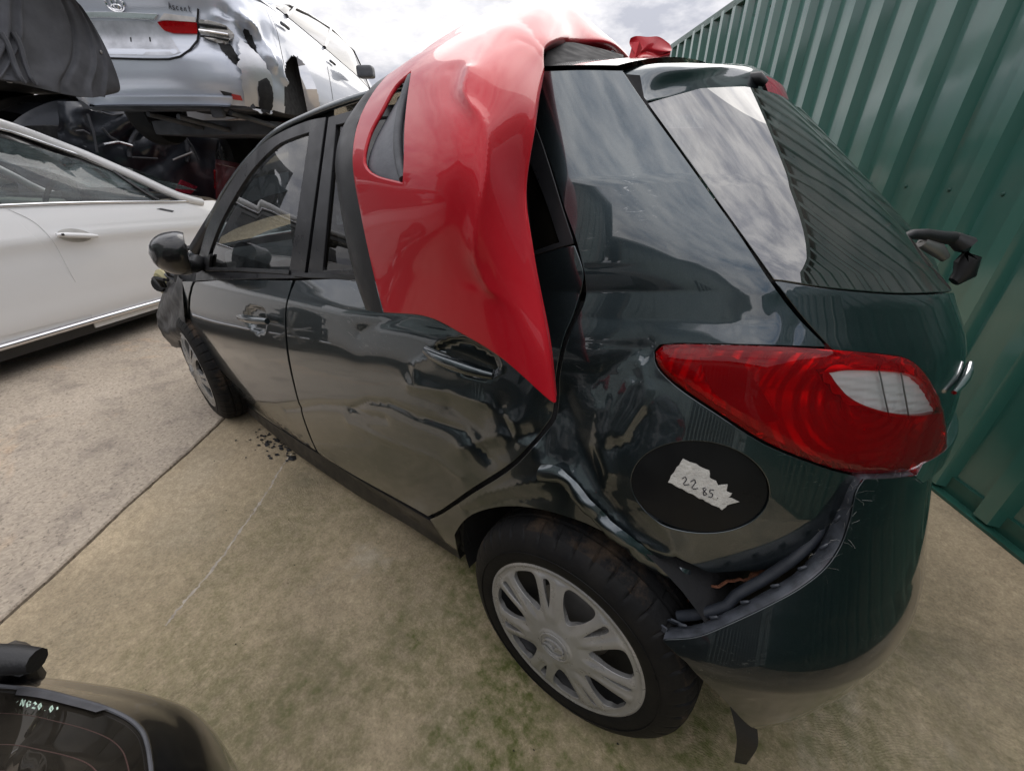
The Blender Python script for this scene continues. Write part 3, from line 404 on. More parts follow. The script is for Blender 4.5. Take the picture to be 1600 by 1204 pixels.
'rear_glass': [[1.288052987971815,1.99],[0.9,1.985],[0.62,1.96],[0.46,1.91],[0.3339,1.8269],[0.3393,1.8049],[0.3446,1.7829],[0.3499,1.761],[0.355,1.7392],[0.36,1.7174],[0.3649,1.6956],[0.3698,1.6739],[0.3745,1.6523],[0.3792,1.6306],[0.3833,1.6111],[0.3874,1.5917],[0.3914,1.5722],[0.3953,1.5528],[0.3992,1.5335],[0.403,1.5142],[0.4069,1.4949],[0.4109,1.4756],[0.4148,1.4563],[0.4188,1.437],[0.4227,1.4177],[0.4266,1.3984],[0.4305,1.379],[0.4344,1.3596],[0.4383,1.3402],[0.4421,1.3209],[0.4458,1.3018],[0.4495,1.2828],[0.4532,1.264],[0.4568,1.2454],[0.4607,1.2251],[0.4645,1.205],[0.4683,1.1852],[0.472,1.1655],[0.4757,1.1459],[0.4795,1.1262],[0.4832,1.1065],[0.4871,1.0867],[0.4909,1.0667],[0.5021,1.0645],[0.5109,1.0613],[0.5197,1.058],[0.5285,1.0547],[0.5375,1.0515],[0.5465,1.0484],[0.5558,1.0453000000000001],[0.5654,1.0424],[0.5753,1.0398],[0.5857,1.0373],[0.5956,1.0352000000000001],[0.6062,1.0331],[0.6172,1.0311],[0.6288,1.0291],[0.6408,1.0272000000000001],[0.653,1.0253],[0.6655,1.0235],[0.6781,1.0218],[0.6908,1.0203],[0.7033,1.0188],[0.7156,1.0175],[0.732,1.016],[0.7482,1.015],[0.7646,1.0143],[0.7817,1.014],[0.7999,1.0138],[0.8199,1.0136],[0.8428,1.0132],[0.8705,1.0124],[1.05,1.0124],[1.288052987971815,1.0024],[1.5261,1.0124],[1.7056,1.0124],[1.7333,1.0132],[1.7562,1.0136],[1.7762,1.0138],[1.7944,1.014],[1.8115,1.0143],[1.8279,1.015],[1.8441,1.016],[1.8605,1.0175],[1.8728,1.0188],[1.8853,1.0203],[1.898,1.0218],[1.9106,1.0235],[1.9231,1.0253],[1.9353,1.0272000000000001],[1.9473,1.0291],[1.9589,1.0311],[1.9699,1.0331],[1.9805,1.0352000000000001],[1.9904,1.0373],[2.0008,1.0398],[2.0107,1.0424],[2.0203,1.0453000000000001],[2.0296,1.0484],[2.0386,1.0515],[2.0476,1.0547],[2.0564,1.058],[2.0652,1.0613],[2.074,1.0645],[2.0852,1.0667],[2.089,1.0867],[2.0929,1.1065],[2.0966,1.1262],[2.1004,1.1459],[2.1041,1.1655],[2.1078,1.1852],[2.1116,1.205],[2.1154,1.2251],[2.1193,1.2454],[2.1229,1.264],[2.1266,1.2828],[2.1303,1.3018],[2.134,1.3209],[2.1378,1.3402],[2.1417,1.3596],[2.1456,1.379],[2.1495,1.3984],[2.1534,1.4177],[2.1573,1.437],[2.1613,1.4563],[2.1652,1.4756],[2.1692,1.4949],[2.1731,1.5142],[2.1769,1.5335],[2.1808,1.5528],[2.1847,1.5722],[2.1887,1.5917],[2.1928,1.6111],[2.1969,1.6306],[2.2016,1.6523],[2.2063,1.6739],[2.2112,1.6956],[2.2161,1.7174],[2.2211,1.7392],[2.2262,1.761],[2.2315,1.7829],[2.2368,1.8049],[2.2422,1.8269],[2.1161,1.91],[1.9561,1.96],[1.6761,1.985]],
'tail_lamp': [[0.3104,0.8947],[0.3186,0.9057],[0.326,0.9082],[0.3357,0.91],[0.3474,0.9112],[0.3537,0.9116],[0.361,0.9121],[0.3692,0.9125],[0.3781,0.913],[0.3876,0.9135],[0.3976,0.914],[0.4078,0.9146],[0.4182,0.9151],[0.4286,0.9155],[0.4389,0.916],[0.449,0.9164],[0.4588,0.9167],[0.4681,0.917],[0.4768,0.9173],[0.4848,0.9175],[0.4959,0.9177],[0.5064,0.9179],[0.5163,0.9179],[0.5259,0.9179],[0.5351,0.9178],[0.5441,0.9177],[0.5529,0.9175],[0.5617,0.9173],[0.5705,0.917],[0.5795,0.9167],[0.5896,0.9162],[0.5998,0.9157],[0.6099,0.9151],[0.6201,0.9145],[0.6301,0.9138],[0.64,0.9129],[0.6497,0.9121],[0.6591,0.9111],[0.6681,0.91],[0.6832,0.9083],[0.6972,0.9066],[0.7103,0.9047],[0.7228,0.9019],[0.7348,0.898],[0.7489,0.8912],[0.762,0.8828],[0.7749,0.873],[0.7884,0.8619],[0.8,0.8521],[0.8119,0.8414],[0.8234,0.8299],[0.835,0.8175],[0.8466,0.8043],[0.8561,0.7923],[0.8666,0.7789],[0.8783,0.7644],[0.8914,0.7487],[0.9056,0.7324],[0.922,0.7153],[0.9536,0.6894],[1.003,0.655],[1.0029,0.6412],[1.004,0.6273],[1.0062,0.6137],[1.0088,0.603],[0.9294,0.6334],[0.8855,0.6477],[0.8521,0.6575],[0.8243,0.6648],[0.8004,0.6702],[0.7837,0.6734],[0.7671,0.6764],[0.7509,0.6791],[0.7354,0.6816],[0.7206,0.684],[0.7067,0.6861],[0.6937,0.6883],[0.6819,0.6904],[0.6699,0.6928],[0.6591,0.6952],[0.649,0.6977],[0.639,0.7006],[0.6287,0.7038],[0.6177,0.7076],[0.6057,0.7119],[0.5974,0.715],[0.5886,0.7183],[0.5796,0.7217],[0.5703,0.7253],[0.5609,0.7289],[0.5514,0.7327],[0.5421,0.7364],[0.5328,0.7403],[0.5238,0.7441],[0.515,0.748],[0.5066,0.752],[0.4976,0.7565],[0.4886,0.7613],[0.4796,0.7664],[0.4707,0.7715],[0.462,0.7767],[0.4534,0.7819],[0.445,0.787],[0.4369,0.792],[0.4289,0.7967],[0.4213,0.8012],[0.412,0.8066],[0.4029,0.8118],[0.394,0.8169],[0.3855,0.8218],[0.3773,0.8267],[0.3695,0.8314],[0.3622,0.8359],[0.3555,0.8403],[0.3461,0.8469],[0.3378,0.8534],[0.3306,0.8596],[0.3244,0.8655],[0.3193,0.8711],[0.3123,0.884]],
'lamp_clear': [[0.5756,0.8812],[0.5834,0.883],[0.5912,0.8848],[0.6006,0.886],[0.6087,0.8866],[0.6176,0.8868],[0.6277,0.8867],[0.6398,0.8863],[0.6496,0.8859],[0.6611,0.8854],[0.6736,0.8846],[0.6865,0.8835],[0.699,0.882],[0.7102,0.8799],[0.7239,0.8763],[0.7356,0.8722],[0.7468,0.8665],[0.7596,0.8578],[0.7697,0.8498],[0.7806,0.8399],[0.7917,0.8289],[0.8039,0.8168],[0.8171,0.8043],[0.8314,0.7916],[0.8106,0.7933],[0.7924,0.7942],[0.7749,0.7953],[0.7569,0.7972],[0.7443,0.7992],[0.7313,0.8014],[0.7183,0.8038],[0.7057,0.8063],[0.6937,0.809],[0.6826,0.8118],[0.6699,0.8155],[0.6574,0.8196],[0.6456,0.8239],[0.6349,0.8284],[0.6256,0.833],[0.6159,0.8392],[0.6075,0.8462],[0.6003,0.8532],[0.5937,0.8597],[0.5866,0.8673],[0.5811,0.8743]],
'lamp_dark': [[0.3842,0.8897],[0.3935,0.891],[0.403,0.8929],[0.4124,0.8948],[0.4216,0.896],[0.4303,0.896],[0.4384,0.8942],[0.4457,0.8904],[0.4523,0.885],[0.4586,0.8783],[0.4648,0.8706],[0.4714,0.8621],[0.4785,0.8534],[0.4843,0.8464],[0.4902,0.8389],[0.496,0.8312],[0.502,0.8231],[0.508,0.8148],[0.5142,0.8064],[0.5203,0.798],[0.5264,0.7897],[0.5181,0.7882],[0.5103,0.786],[0.5018,0.785],[0.492,0.787],[0.4853,0.7898],[0.4774,0.7934],[0.4686,0.7977],[0.4594,0.8025],[0.45,0.8078],[0.4408,0.8133],[0.4322,0.819],[0.4243,0.8247],[0.4177,0.8303],[0.4108,0.8378],[0.4052,0.846],[0.4005,0.8547],[0.3963,0.8636],[0.3925,0.8725],[0.3886,0.8813]],
'fuel_door': [[0.5209,0.6547],[0.521,0.6403],[0.5185,0.6263],[0.5133,0.613],[0.5056,0.6006],[0.5011,0.5946],[0.496,0.5889],[0.4904,0.5835],[0.4844,0.5786],[0.4778,0.5741],[0.4709,0.57],[0.4636,0.5664],[0.456,0.5633],[0.4481,0.5607],[0.4399,0.5586],[0.4316,0.5571],[0.4231,0.5561],[0.4146,0.5557],[0.406,0.5559],[0.3975,0.5567],[0.389,0.558],[0.3806,0.5599],[0.3725,0.5624],[0.3645,0.5655],[0.3568,0.5691],[0.3495,0.5733],[0.3425,0.578],[0.336,0.5833],[0.3299,0.5889],[0.3195,0.6015],[0.3114,0.6145],[0.306,0.6286],[0.3034,0.6433],[0.3036,0.6582],[0.3067,0.6729],[0.3125,0.6869],[0.3209,0.6999],[0.326,0.7059],[0.3316,0.7115],[0.3377,0.7167],[0.3443,0.7215],[0.3513,0.7258],[0.3586,0.7296],[0.3662,0.7329],[0.374,0.7356],[0.3821,0.7379],[0.3903,0.7396],[0.3986,0.7407],[0.407,0.7413],[0.4154,0.7414],[0.4237,0.7409],[0.432,0.7398],[0.4401,0.7382],[0.448,0.7361],[0.4557,0.7334],[0.4632,0.7303],[0.4704,0.7266],[0.4772,0.7225],[0.4837,0.7179],[0.4897,0.7129],[0.4954,0.7075],[0.5052,0.6957],[0.5128,0.6827],[0.5181,0.6689]],
'sticker': [[0.3804,0.7029],[0.4026,0.6956],[0.4246,0.6879],[0.4255,0.673],[0.4359,0.6695],[0.4411,0.6601],[0.4564,0.6649],[0.4551,0.6518],[0.4646,0.6479],[0.4597,0.6394],[0.4786,0.6326],[0.4616,0.6252],[0.4552,0.6136],[0.4328,0.624],[0.4103,0.634],[0.3873,0.644],[0.364,0.6536],[0.3722,0.6786]],
'writing': [[[0.3841,0.6655],[0.3864,0.6685],[0.3886,0.6703],[0.3912,0.6656],[0.3901,0.6625],[0.3884,0.6587],[0.3873,0.6558],[0.3896,0.6537],[0.3927,0.6547],[0.3964,0.6563]],[[0.3977,0.6617],[0.4004,0.6648],[0.403,0.6678],[0.4049,0.6652],[0.4058,0.6619],[0.4045,0.6582],[0.4024,0.654],[0.4012,0.6507],[0.4044,0.6487],[0.4076,0.6497],[0.4112,0.6512]],[[0.4228,0.6546],[0.4204,0.6535],[0.4181,0.6525],[0.4199,0.6495],[0.4218,0.6466],[0.424,0.6443],[0.4264,0.6422],[0.4239,0.6399],[0.4218,0.6388],[0.4202,0.6437],[0.4211,0.6463],[0.4226,0.6493],[0.4241,0.6522]],[[0.4362,0.6516],[0.4328,0.6521],[0.4301,0.6519],[0.4298,0.6467],[0.4326,0.6452],[0.4352,0.6436],[0.4353,0.64],[0.4341,0.6369],[0.4318,0.6367],[0.429,0.6374]],[[0.4431,0.637],[0.4442,0.6359]]],
'sill': [[-2.0692,-0.098],[-1.9905,-0.0874],[-1.9172,-0.0796],[-1.8486,-0.0738],[-1.7844,-0.0693],[-1.7243,-0.0654],[-1.6679,-0.0617],[-1.6151,-0.0577],[-1.5589,-0.0526],[-1.5077,-0.0473],[-1.4594,-0.0418],[-1.4122,-0.0362],[-1.3645,-0.0308],[-1.315,-0.0258],[-1.2714,-0.0218],[-1.2276,-0.0179],[-1.1839,-0.0142],[-1.1404,-0.0108],[-1.0972,-0.0077],[-1.0545,-0.0049],[-1.012,-0.0022],[-0.9753,-0.0002],[-0.9343,0.0064],[-0.8934,0.0131],[-0.8525,0.0201],[-0.8113,0.0279],[-0.7694,0.0366],[-0.7268,0.0465],[-0.6836,0.0573],[-0.648,0.0669],[-0.6114,0.0769],[-0.575,0.0866],[-0.5393,0.0959],[-0.5048,0.1045],[-0.4721,0.1123],[-0.4414,0.1192],[-0.4131,0.1249],[-0.3875,0.1296],[-0.3649,0.1329],[-0.3363,0.1368],[-0.3104,0.1404],[-0.2872,0.1431],[-0.2666,0.1446],[-0.2484,0.1442],[-0.2326,0.1415],[-0.2192,0.1358],[-0.2055,0.1203],[-0.198,0.0955],[-0.1978,0.0602],[-0.2057,0.0132],[-0.2029,-0.0078],[-0.1967,-0.038],[-0.2187,-0.0399],[-0.241,-0.0417],[-0.2637,-0.0435],[-0.2868,-0.0453],[-0.3104,-0.0471],[-0.3345,-0.0491],[-0.3592,-0.0513],[-0.3844,-0.0537],[-0.4104,-0.0565],[-0.4372,-0.0596],[-0.4646,-0.0633],[-0.4926,-0.0676],[-0.5214,-0.0724],[-0.5509,-0.0775],[-0.5813,-0.083],[-0.6127,-0.0885],[-0.6452,-0.0941],[-0.6788,-0.0995],[-0.7137,-0.1046],[-0.75,-0.1093],[-0.7817,-0.1129],[-0.815,-0.1164],[-0.8498,-0.1197],[-0.886,-0.123],[-0.9232,-0.1262],[-0.9614,-0.1292],[-1.0003,-0.1322],[-1.0396,-0.1351],[-1.0791,-0.1379],[-1.1186,-0.1407],[-1.1581,-0.1438],[-1.1972,-0.1471],[-1.2438,-0.15],[-1.288,-0.15],[-1.3318,-0.15],[-1.3772,-0.15],[-1.4218,-0.15],[-1.4656,-0.15],[-1.5104,-0.15],[-1.5535,-0.15],[-1.5938,-0.15],[-1.636,-0.15],[-1.697,-0.15],[-1.7559,-0.15],[-1.8106,-0.15],[-1.8632,-0.15],[-1.9132,-0.15],[-1.9585,-0.15],[-2.0241,-0.15],[-2.0753,-0.15]],
'fender_strip': [[-1.9096,0.8812],[-1.8243,0.895],[-1.7468,0.9051],[-1.7864,0.86],[-1.8317,0.7977],[-1.8509,0.759],[-1.8748,0.711],[-1.8993,0.6618],[-1.9195,0.616],[-1.9408,0.5691],[-1.9728,0.5164],[-2.0281,0.5329],[-2.0147,0.5751],[-1.9964,0.6288],[-1.976,0.6874],[-1.9571,0.7349],[-1.9372,0.7852],[-1.9214,0.8346]],
'handle_cup_front': [[-1.1704,0.7905],[-1.1313,0.8322],[-1.095,0.8445],[-1.0568,0.8505],[-0.9993,0.8415],[-0.9872,0.8223],[-0.9853,0.7967],[-0.9936,0.7647],[-1.0103,0.7352],[-1.0589,0.7164],[-1.0983,0.7242],[-1.1366,0.7409],[-1.1609,0.7646]],
'handle_cup_rear': [[-0.1772,0.8509],[-0.1682,0.8662],[-0.1468,0.8798],[-0.1336,0.8856],[-0.1186,0.8908],[-0.1024,0.8942],[-0.0856,0.8947],[-0.0732,0.893],[-0.0595,0.8899],[-0.0456,0.8857],[-0.0324,0.8809],[-0.0209,0.8757],[-0.0118,0.8706],[-0.0002,0.8594],[0.0065,0.8467],[0.01,0.8358],[0.0094,0.8241],[0.0023,0.8149],[-0.0092,0.8062],[-0.0267,0.8004],[-0.0391,0.7996],[-0.0539,0.8],[-0.0697,0.8015],[-0.085,0.8037],[-0.0998,0.8071],[-0.1148,0.8114],[-0.1293,0.8166],[-0.1422,0.8222],[-0.1582,0.8308],[-0.1714,0.8407]],
'hf0': [-1.1487,0.7878],
'hf1': [-0.9291,0.8033],
'hr0': [-0.1691,0.8541],
'hr1': [0.007,0.8248],
'badge_line': [[0.8863,0.8205],[0.9157,0.8284],[0.9552,0.8374],[0.981,0.8493],[0.9989,0.8615]],
'dents': [[[[-1.0284,0.3227],[-0.7084,0.4933],[-0.5485,0.5502],[-0.4523,0.5552],[-0.3618,0.5754]],0.012,-0.006],[[[-0.5339,0.5425],[-0.4267,0.6154],[-0.3266,0.6428],[-0.2275,0.6356],[-0.1372,0.6449],[-0.077,0.6455],[-0.0018,0.5883]],0.012,-0.008],[[[-0.552,0.478],[-0.378,0.491],[-0.1677,0.5201],[-0.0823,0.4944]],0.018,0.006],[[[-0.225,0.7609],[-0.2372,0.7954],[-0.1837,0.8254]],0.012,0.006],[[[-0.2479,0.7353],[-0.1184,0.7494],[-0.0132,0.7448],[0.0529,0.7124]],0.02,0.01],[[[-0.455,0.8451],[-0.3748,0.8891],[-0.2597,0.9149],[-0.1349,0.9156]],0.035,-0.008],[[[0.0194,0.7362],[0.0584,0.6651],[0.0994,0.6931]],0.02,-0.012],[[[-0.077,0.5959],[0.0263,0.6718],[0.1034,0.6628]],0.022,0.01],[[[-0.1168,0.6986],[-0.0409,0.6675],[-0.0034,0.6257]],0.05,-0.018],[[[0.1531,0.7908],[0.1925,0.7006],[0.238,0.6412],[0.2826,0.5646]],0.05,-0.022],[[[0.2752,0.8307],[0.2558,0.7656],[0.2421,0.6976],[0.2608,0.6474]],0.016,0.01],[[[0.2866,0.869],[0.3045,0.8223],[0.2987,0.7851],[0.2726,0.7299]],0.014,0.008],[[[0.211,0.824],[0.241,0.865],[0.2831,0.8926]],0.025,-0.008],[[[0.2649,0.7024],[0.2909,0.7207],[0.3058,0.7738]],0.012,-0.006],[[[0.2248,0.7739],[0.2305,0.695],[0.2588,0.6185]],0.012,0.006],[[[0.1365,0.6256],[0.1909,0.62],[0.2468,0.5679],[0.3174,0.5104],[0.3792,0.498]],0.02,0.02],[[[0.1765,0.6307],[0.2368,0.547],[0.3029,0.4867]],0.03,-0.01],[[[0.3463,0.5856],[0.3849,0.5335],[0.4145,0.474]],0.02,0.012],[[[-0.0957,0.3712],[-0.0026,0.4822],[0.098,0.567],[0.14,0.5942]],0.014,0.01],[[[-0.0752,0.3582],[0.0518,0.4926],[0.1441,0.5419]],0.014,-0.008],[[[0.1334,0.7453],[0.1306,0.6708],[0.1383,0.6102]],0.03,-0.02],[[[0.5028,0.99],[0.5265,0.9607],[0.5237,0.9307]],0.03,-0.004],[[[0.4225,0.9456],[0.4397,0.9672],[0.4809,0.9588]],0.03,-0.003]],
'bumper_top': [[0.2002,0.3641],[0.2083,0.3689],[0.2165,0.3732],[0.2245,0.3775],[0.2325,0.3819],[0.2404,0.3865],[0.2482,0.3916],[0.2557,0.3971],[0.2631,0.4029],[0.2705,0.409],[0.2779,0.4152],[0.2856,0.4216],[0.2936,0.4281],[0.3009,0.4338],[0.3085,0.4398],[0.3163,0.446],[0.3242,0.4521],[0.3321,0.4579],[0.3399,0.4635],[0.3473,0.4688],[0.3557,0.4747],[0.3638,0.4803],[0.3718,0.4857],[0.3797,0.491],[0.3873,0.4963],[0.3947,0.5016],[0.402,0.5071],[0.4092,0.5126],[0.4162,0.5181],[0.4228,0.5236],[0.4292,0.5292],[0.435,0.5349],[0.4414,0.5418],[0.447,0.5489],[0.452,0.5562],[0.4566,0.5638],[0.4607,0.5716],[0.4644,0.5797],[0.4675,0.5882],[0.47,0.5969],[0.4725,0.6057],[0.4749,0.6145],[0.4769,0.6242],[0.4783,0.6348],[0.4796,0.6454],[0.4808,0.6552],[0.4825,0.6633],[0.4862,0.6719],[0.4909,0.6783],[0.4956,0.6846],[0.5092,0.6837],[0.5238,0.6824],[0.5392,0.6806],[0.5552,0.6785],[0.5717,0.6761],[0.5936,0.6727],[0.6176,0.6684],[0.6443,0.6631],[0.6745,0.6564],[0.7228,0.6446],[0.8411,0.6053],[0.841,0.6133]],
'bumper': [[0.2002,0.3641],[0.2083,0.3689],[0.2165,0.3732],[0.2245,0.3775],[0.2325,0.3819],[0.2404,0.3865],[0.2482,0.3916],[0.2557,0.3971],[0.2631,0.4029],[0.2705,0.409],[0.2779,0.4152],[0.2856,0.4216],[0.2936,0.4281],[0.3009,0.4338],[0.3085,0.4398],[0.3163,0.446],[0.3242,0.4521],[0.3321,0.4579],[0.3399,0.4635],[0.3473,0.4688],[0.3557,0.4747],[0.3638,0.4803],[0.3718,0.4857],[0.3797,0.491],[0.3873,0.4963],[0.3947,0.5016],[0.402,0.5071],[0.4092,0.5126],[0.4162,0.5181],[0.4228,0.5236],[0.4292,0.5292],[0.435,0.5349],[0.4414,0.5418],[0.447,0.5489],[0.452,0.5562],[0.4566,0.5638],[0.4607,0.5716],[0.4644,0.5797],[0.4675,0.5882],[0.47,0.5969],[0.4725,0.6057],[0.4749,0.6145],[0.4769,0.6242],[0.4783,0.6348],[0.4796,0.6454],[0.4808,0.6552],[0.4825,0.6633],[0.4862,0.6719],[0.4909,0.6783],[0.4956,0.6846],[0.5092,0.6837],[0.5238,0.6824],[0.5392,0.6806],[0.5552,0.6785],[0.5717,0.6761],[0.5936,0.6727],[0.6176,0.6684],[0.6443,0.6631],[0.6745,0.6564],[0.7228,0.6446],[0.8411,0.6053],[0.841,0.6133],[0.62,0.7],[0.8,0.68],[1.288052987971815,0.66],[1.95610597594363,0.7],[2.27610597594363,0.6],[2.37610597594363,0.36],[2.27610597594363,0.16],[1.288052987971815,0.08],[0.8,0.09],[0.65,0.11],[0.52,0.12],[0.4683,0.048600000000000004],[0.4183,0.0786],[0.3409,0.2131],[0.2966,0.2835],[0.2432,0.3422]],
'red': [[[0.4595,0.87,0.9721],[0.312,0.885,0.9997],[0.2189,0.89,0.9911],[0.1274,0.89,0.9685],[0.041,0.875,0.9133],[0.041,0.855,0.9133]],[[0.4896,0.86,1.0494],[0.3437,0.885,1.0703],[0.2358,0.895,1.0783],[0.145,0.89,1.0641],[0.0699,0.86,1.007],[0.0699,0.84,1.007]],[[0.5137,0.85,1.1571],[0.3496,0.89,1.1674],[0.2241,0.91,1.1743],[0.1517,0.9,1.1619],[0.1233,0.83,1.1178],[0.1233,0.81,1.1178]],[[0.5561,0.82,1.2512],[0.3739,0.87,1.2479],[0.2255,0.9,1.2497],[0.1601,0.89,1.2448],[0.1625,0.8,1.2096],[0.1625,0.78,1.2096]],[[0.5971,0.76,1.325],[0.4145,0.81,1.3292],[0.2616,0.85,1.323],[0.1881,0.85,1.3118],[0.1784,0.755,1.3047],[0.1784,0.735,1.3047]],[[0.6193,0.68,1.393],[0.4655,0.73,1.4005],[0.3229,0.76,1.3965],[0.237,0.76,1.388],[0.2227,0.66,1.3809],[0.2427,0.63,1.3709]],[[0.6761,0.58,1.4287],[0.5785,0.58,1.4583],[0.429,0.6,1.4717],[0.3286,0.6,1.4725],[0.2635,0.58,1.4375],[0.2935,0.58,1.4155]],[[1.0,0.25,1.455],[0.87,0.24,1.54],[0.67,0.22,1.6],[0.47,0.22,1.6],[0.3738,0.28,1.5032],[0.4038,0.28,1.4782]],[[1.08,-0.12,1.46],[0.95,-0.12,1.55],[0.75,-0.12,1.62],[0.57,-0.12,1.6],[0.3903,0.04,1.5245],[0.4203,0.04,1.4995]],[[1.1,-0.48,1.43],[0.98,-0.48,1.52],[0.82,-0.48,1.58],[0.66,-0.48,1.56],[0.5,-0.42,1.49],[0.55,-0.42,1.45]],[[1.08,-0.74,1.28],[0.98,-0.76,1.34],[0.82,-0.78,1.38],[0.68,-0.78,1.36],[0.55,-0.74,1.3],[0.57,-0.71,1.29]],[[1.05,-0.86,0.95],[0.95,-0.88,0.97],[0.8,-0.89,0.98],[0.66,-0.88,0.97],[0.55,-0.86,0.95],[0.55,-0.84,0.95]]],
'vent': [[0.2203,0.4419],[0.2038,0.4352],[0.1856,0.4295],[0.1677,0.4234],[0.1521,0.4154],[0.1421,0.4069],[0.1336,0.397],[0.126,0.3866],[0.1187,0.3763],[0.1114,0.3668],[0.1017,0.3562],[0.0922,0.3462],[0.0835,0.3361],[0.0765,0.3255],[0.071,0.3137],[0.066,0.3014],[0.0617,0.2898],[0.0588,0.2802],[0.0601,0.268],[0.0711,0.259],[0.0915,0.2519],[0.1238,0.2467],[0.1441,0.245],[0.1681,0.2434],[0.1938,0.2419],[0.2193,0.2401],[0.2427,0.238],[0.2461,0.2481],[0.2488,0.2577],[0.2507,0.2676],[0.2516,0.2781],[0.2514,0.2858],[0.2505,0.2939],[0.249,0.3024],[0.2471,0.3111],[0.2451,0.3199],[0.2433,0.3286],[0.2417,0.3375],[0.2401,0.3468],[0.2386,0.3564],[0.2371,0.3662],[0.2357,0.3759],[0.2343,0.3854],[0.2322,0.3989],[0.2298,0.4121],[0.2264,0.4259]],
'red_crease': [[0.4986,0.4269],[0.4985,0.4178],[0.4961,0.409],[0.4939,0.4003],[0.4948,0.3916],[0.5015,0.3831],[0.5138,0.3764],[0.5311,0.3703],[0.5507,0.3643],[0.5697,0.3579],[0.5859,0.3507],[0.5975,0.3423],[0.6041,0.334],[0.609,0.325],[0.6124,0.3155],[0.6145,0.3057],[0.6154,0.2958],[0.6155,0.286],[0.6149,0.2766],[0.6134,0.2686],[0.6108,0.2603],[0.6072,0.252],[0.6029,0.2436],[0.5984,0.2352],[0.5938,0.2268],[0.5895,0.2186],[0.5858,0.2104],[0.5822,0.2022],[0.578,0.1937],[0.5734,0.1851],[0.5687,0.1766],[0.5643,0.1682],[0.5606,0.1602],[0.5582,0.1526],[0.5573,0.1456],[0.5594,0.1375],[0.5644,0.1305],[0.5714,0.1242],[0.5794,0.1184],[0.5871,0.1126],[0.5938,0.1065]],
'red_crease2': [[0.3929,0.3372],[0.4099,0.3171],[0.4262,0.2974],[0.4104,0.3121],[0.3947,0.327]],
'red_strip': [[[0.4633,0.871,0.9688],[0.501,0.8735,0.9677],[0.5388,0.86,0.9587],[0.5388,0.83,0.9587]],[[0.4877,0.861,1.0434],[0.5312,0.8635,1.0325],[0.5747,0.85,1.0136],[0.5747,0.82,1.0136]],[[0.5059,0.851,1.1132],[0.5531,0.8535,1.0996],[0.6002,0.84,1.078],[0.6002,0.81,1.078]],[[0.5361,0.836,1.1781],[0.579,0.8385,1.1762],[0.622,0.825,1.1663],[0.622,0.795,1.1663]],[[0.5695,0.811,1.251],[0.6113,0.8135,1.2475],[0.6531,0.8,1.236],[0.6531,0.77,1.236]],[[0.5995,0.771,1.308],[0.639,0.7735,1.3045],[0.6786,0.76,1.2929],[0.6786,0.73,1.2929]],[[0.6158,0.731,1.3419],[0.6499,0.7335,1.3432],[0.6839,0.72,1.3364],[0.6839,0.69,1.3364]],[[0.6249,0.676,1.3915],[0.656,0.6785,1.3878],[0.687,0.665,1.376],[0.687,0.635,1.376]],[[0.6621,0.596,1.4234],[0.6936,0.5985,1.422],[0.7251,0.585,1.4126],[0.7251,0.555,1.4126]]],
'red_crumple': [[[0.345,0.06,1.5272],[0.3277,0.02,1.5394],[0.312,-0.03,1.5439],[0.2879,-0.08,1.5306]],[[0.3452,0.06,1.5166],[0.3196,0.02,1.5223],[0.3028,-0.03,1.5222],[0.2849,-0.08,1.5246]],[[0.3277,0.07,1.4999],[0.3165,0.03,1.5056],[0.3008,-0.02,1.5108],[0.2783,-0.07,1.5168]],[[0.3273,0.06,1.4931],[0.316,0.02,1.5],[0.2999,-0.03,1.5051],[0.2809,-0.08,1.5128]],[[0.3066,0.07,1.4776],[0.3067,0.03,1.4895],[0.298,-0.02,1.4952],[0.2811,-0.07,1.5029]],[[0.3091,0.05,1.4763],[0.3099,0.01,1.4827],[0.3043,-0.04,1.4884],[0.2977,-0.09,1.4954]]],
'red_cavity_shade': [[[0.3128,0.5,1.4452],[0.33,0.4,1.4699],[0.3295,0.28,1.4783],[0.3323,0.12,1.4857]],[[0.2912,0.545,1.4212],[0.2675,0.5,1.4227],[0.2357,0.45,1.424],[0.1983,0.4,1.4226]],[[0.276,0.575,1.397],[0.2226,0.572,1.3908],[0.1717,0.566,1.3871],[0.1237,0.555,1.3843]]],
'spoiler': [[[0.1878,0.53,1.3776],[0.1428,0.53,1.3896],[0.1293,0.535,1.3779],[0.0979,0.54,1.3478],[0.0912,0.54,1.3419],[0.0893,0.535,1.3393]],[[0.1768,0.47,1.392],[0.1318,0.47,1.404],[0.0947,0.47,1.3969],[0.0874,0.475,1.3658],[0.0785,0.475,1.3489],[0.08,0.46,1.3472]],[[0.1633,0.38,1.4046],[0.1183,0.38,1.4166],[0.0615,0.38,1.4074],[0.0556,0.385,1.3858],[0.0442,0.385,1.3599],[0.046,0.37,1.3592]],[[0.156,0.25,1.4188],[0.111,0.25,1.4308],[0.0512,0.25,1.4241],[0.0354,0.25,1.4099],[0.0067,0.25,1.3676],[0.0082,0.24,1.3651]],[[0.1685,0.12,1.4345],[0.1235,0.12,1.4465],[0.0376,0.12,1.4363],[0.0051,0.12,1.4218],[-0.0269,0.12,1.3737],[-0.0269,0.12,1.3689]],[[0.1807,0.0,1.4489],[0.1357,0.0,1.4609],[0.0435,0.0,1.4499],[-0.0239,0.0,1.4116],[-0.0598,0.0,1.3607],[-0.055,0.0,1.3583]]],
'mirror_c': [1.7168,0.87,0.938],
'mirror_root': [1.9143,0.755,0.8714],
'headlamp': [2.8387,0.7,0.606],
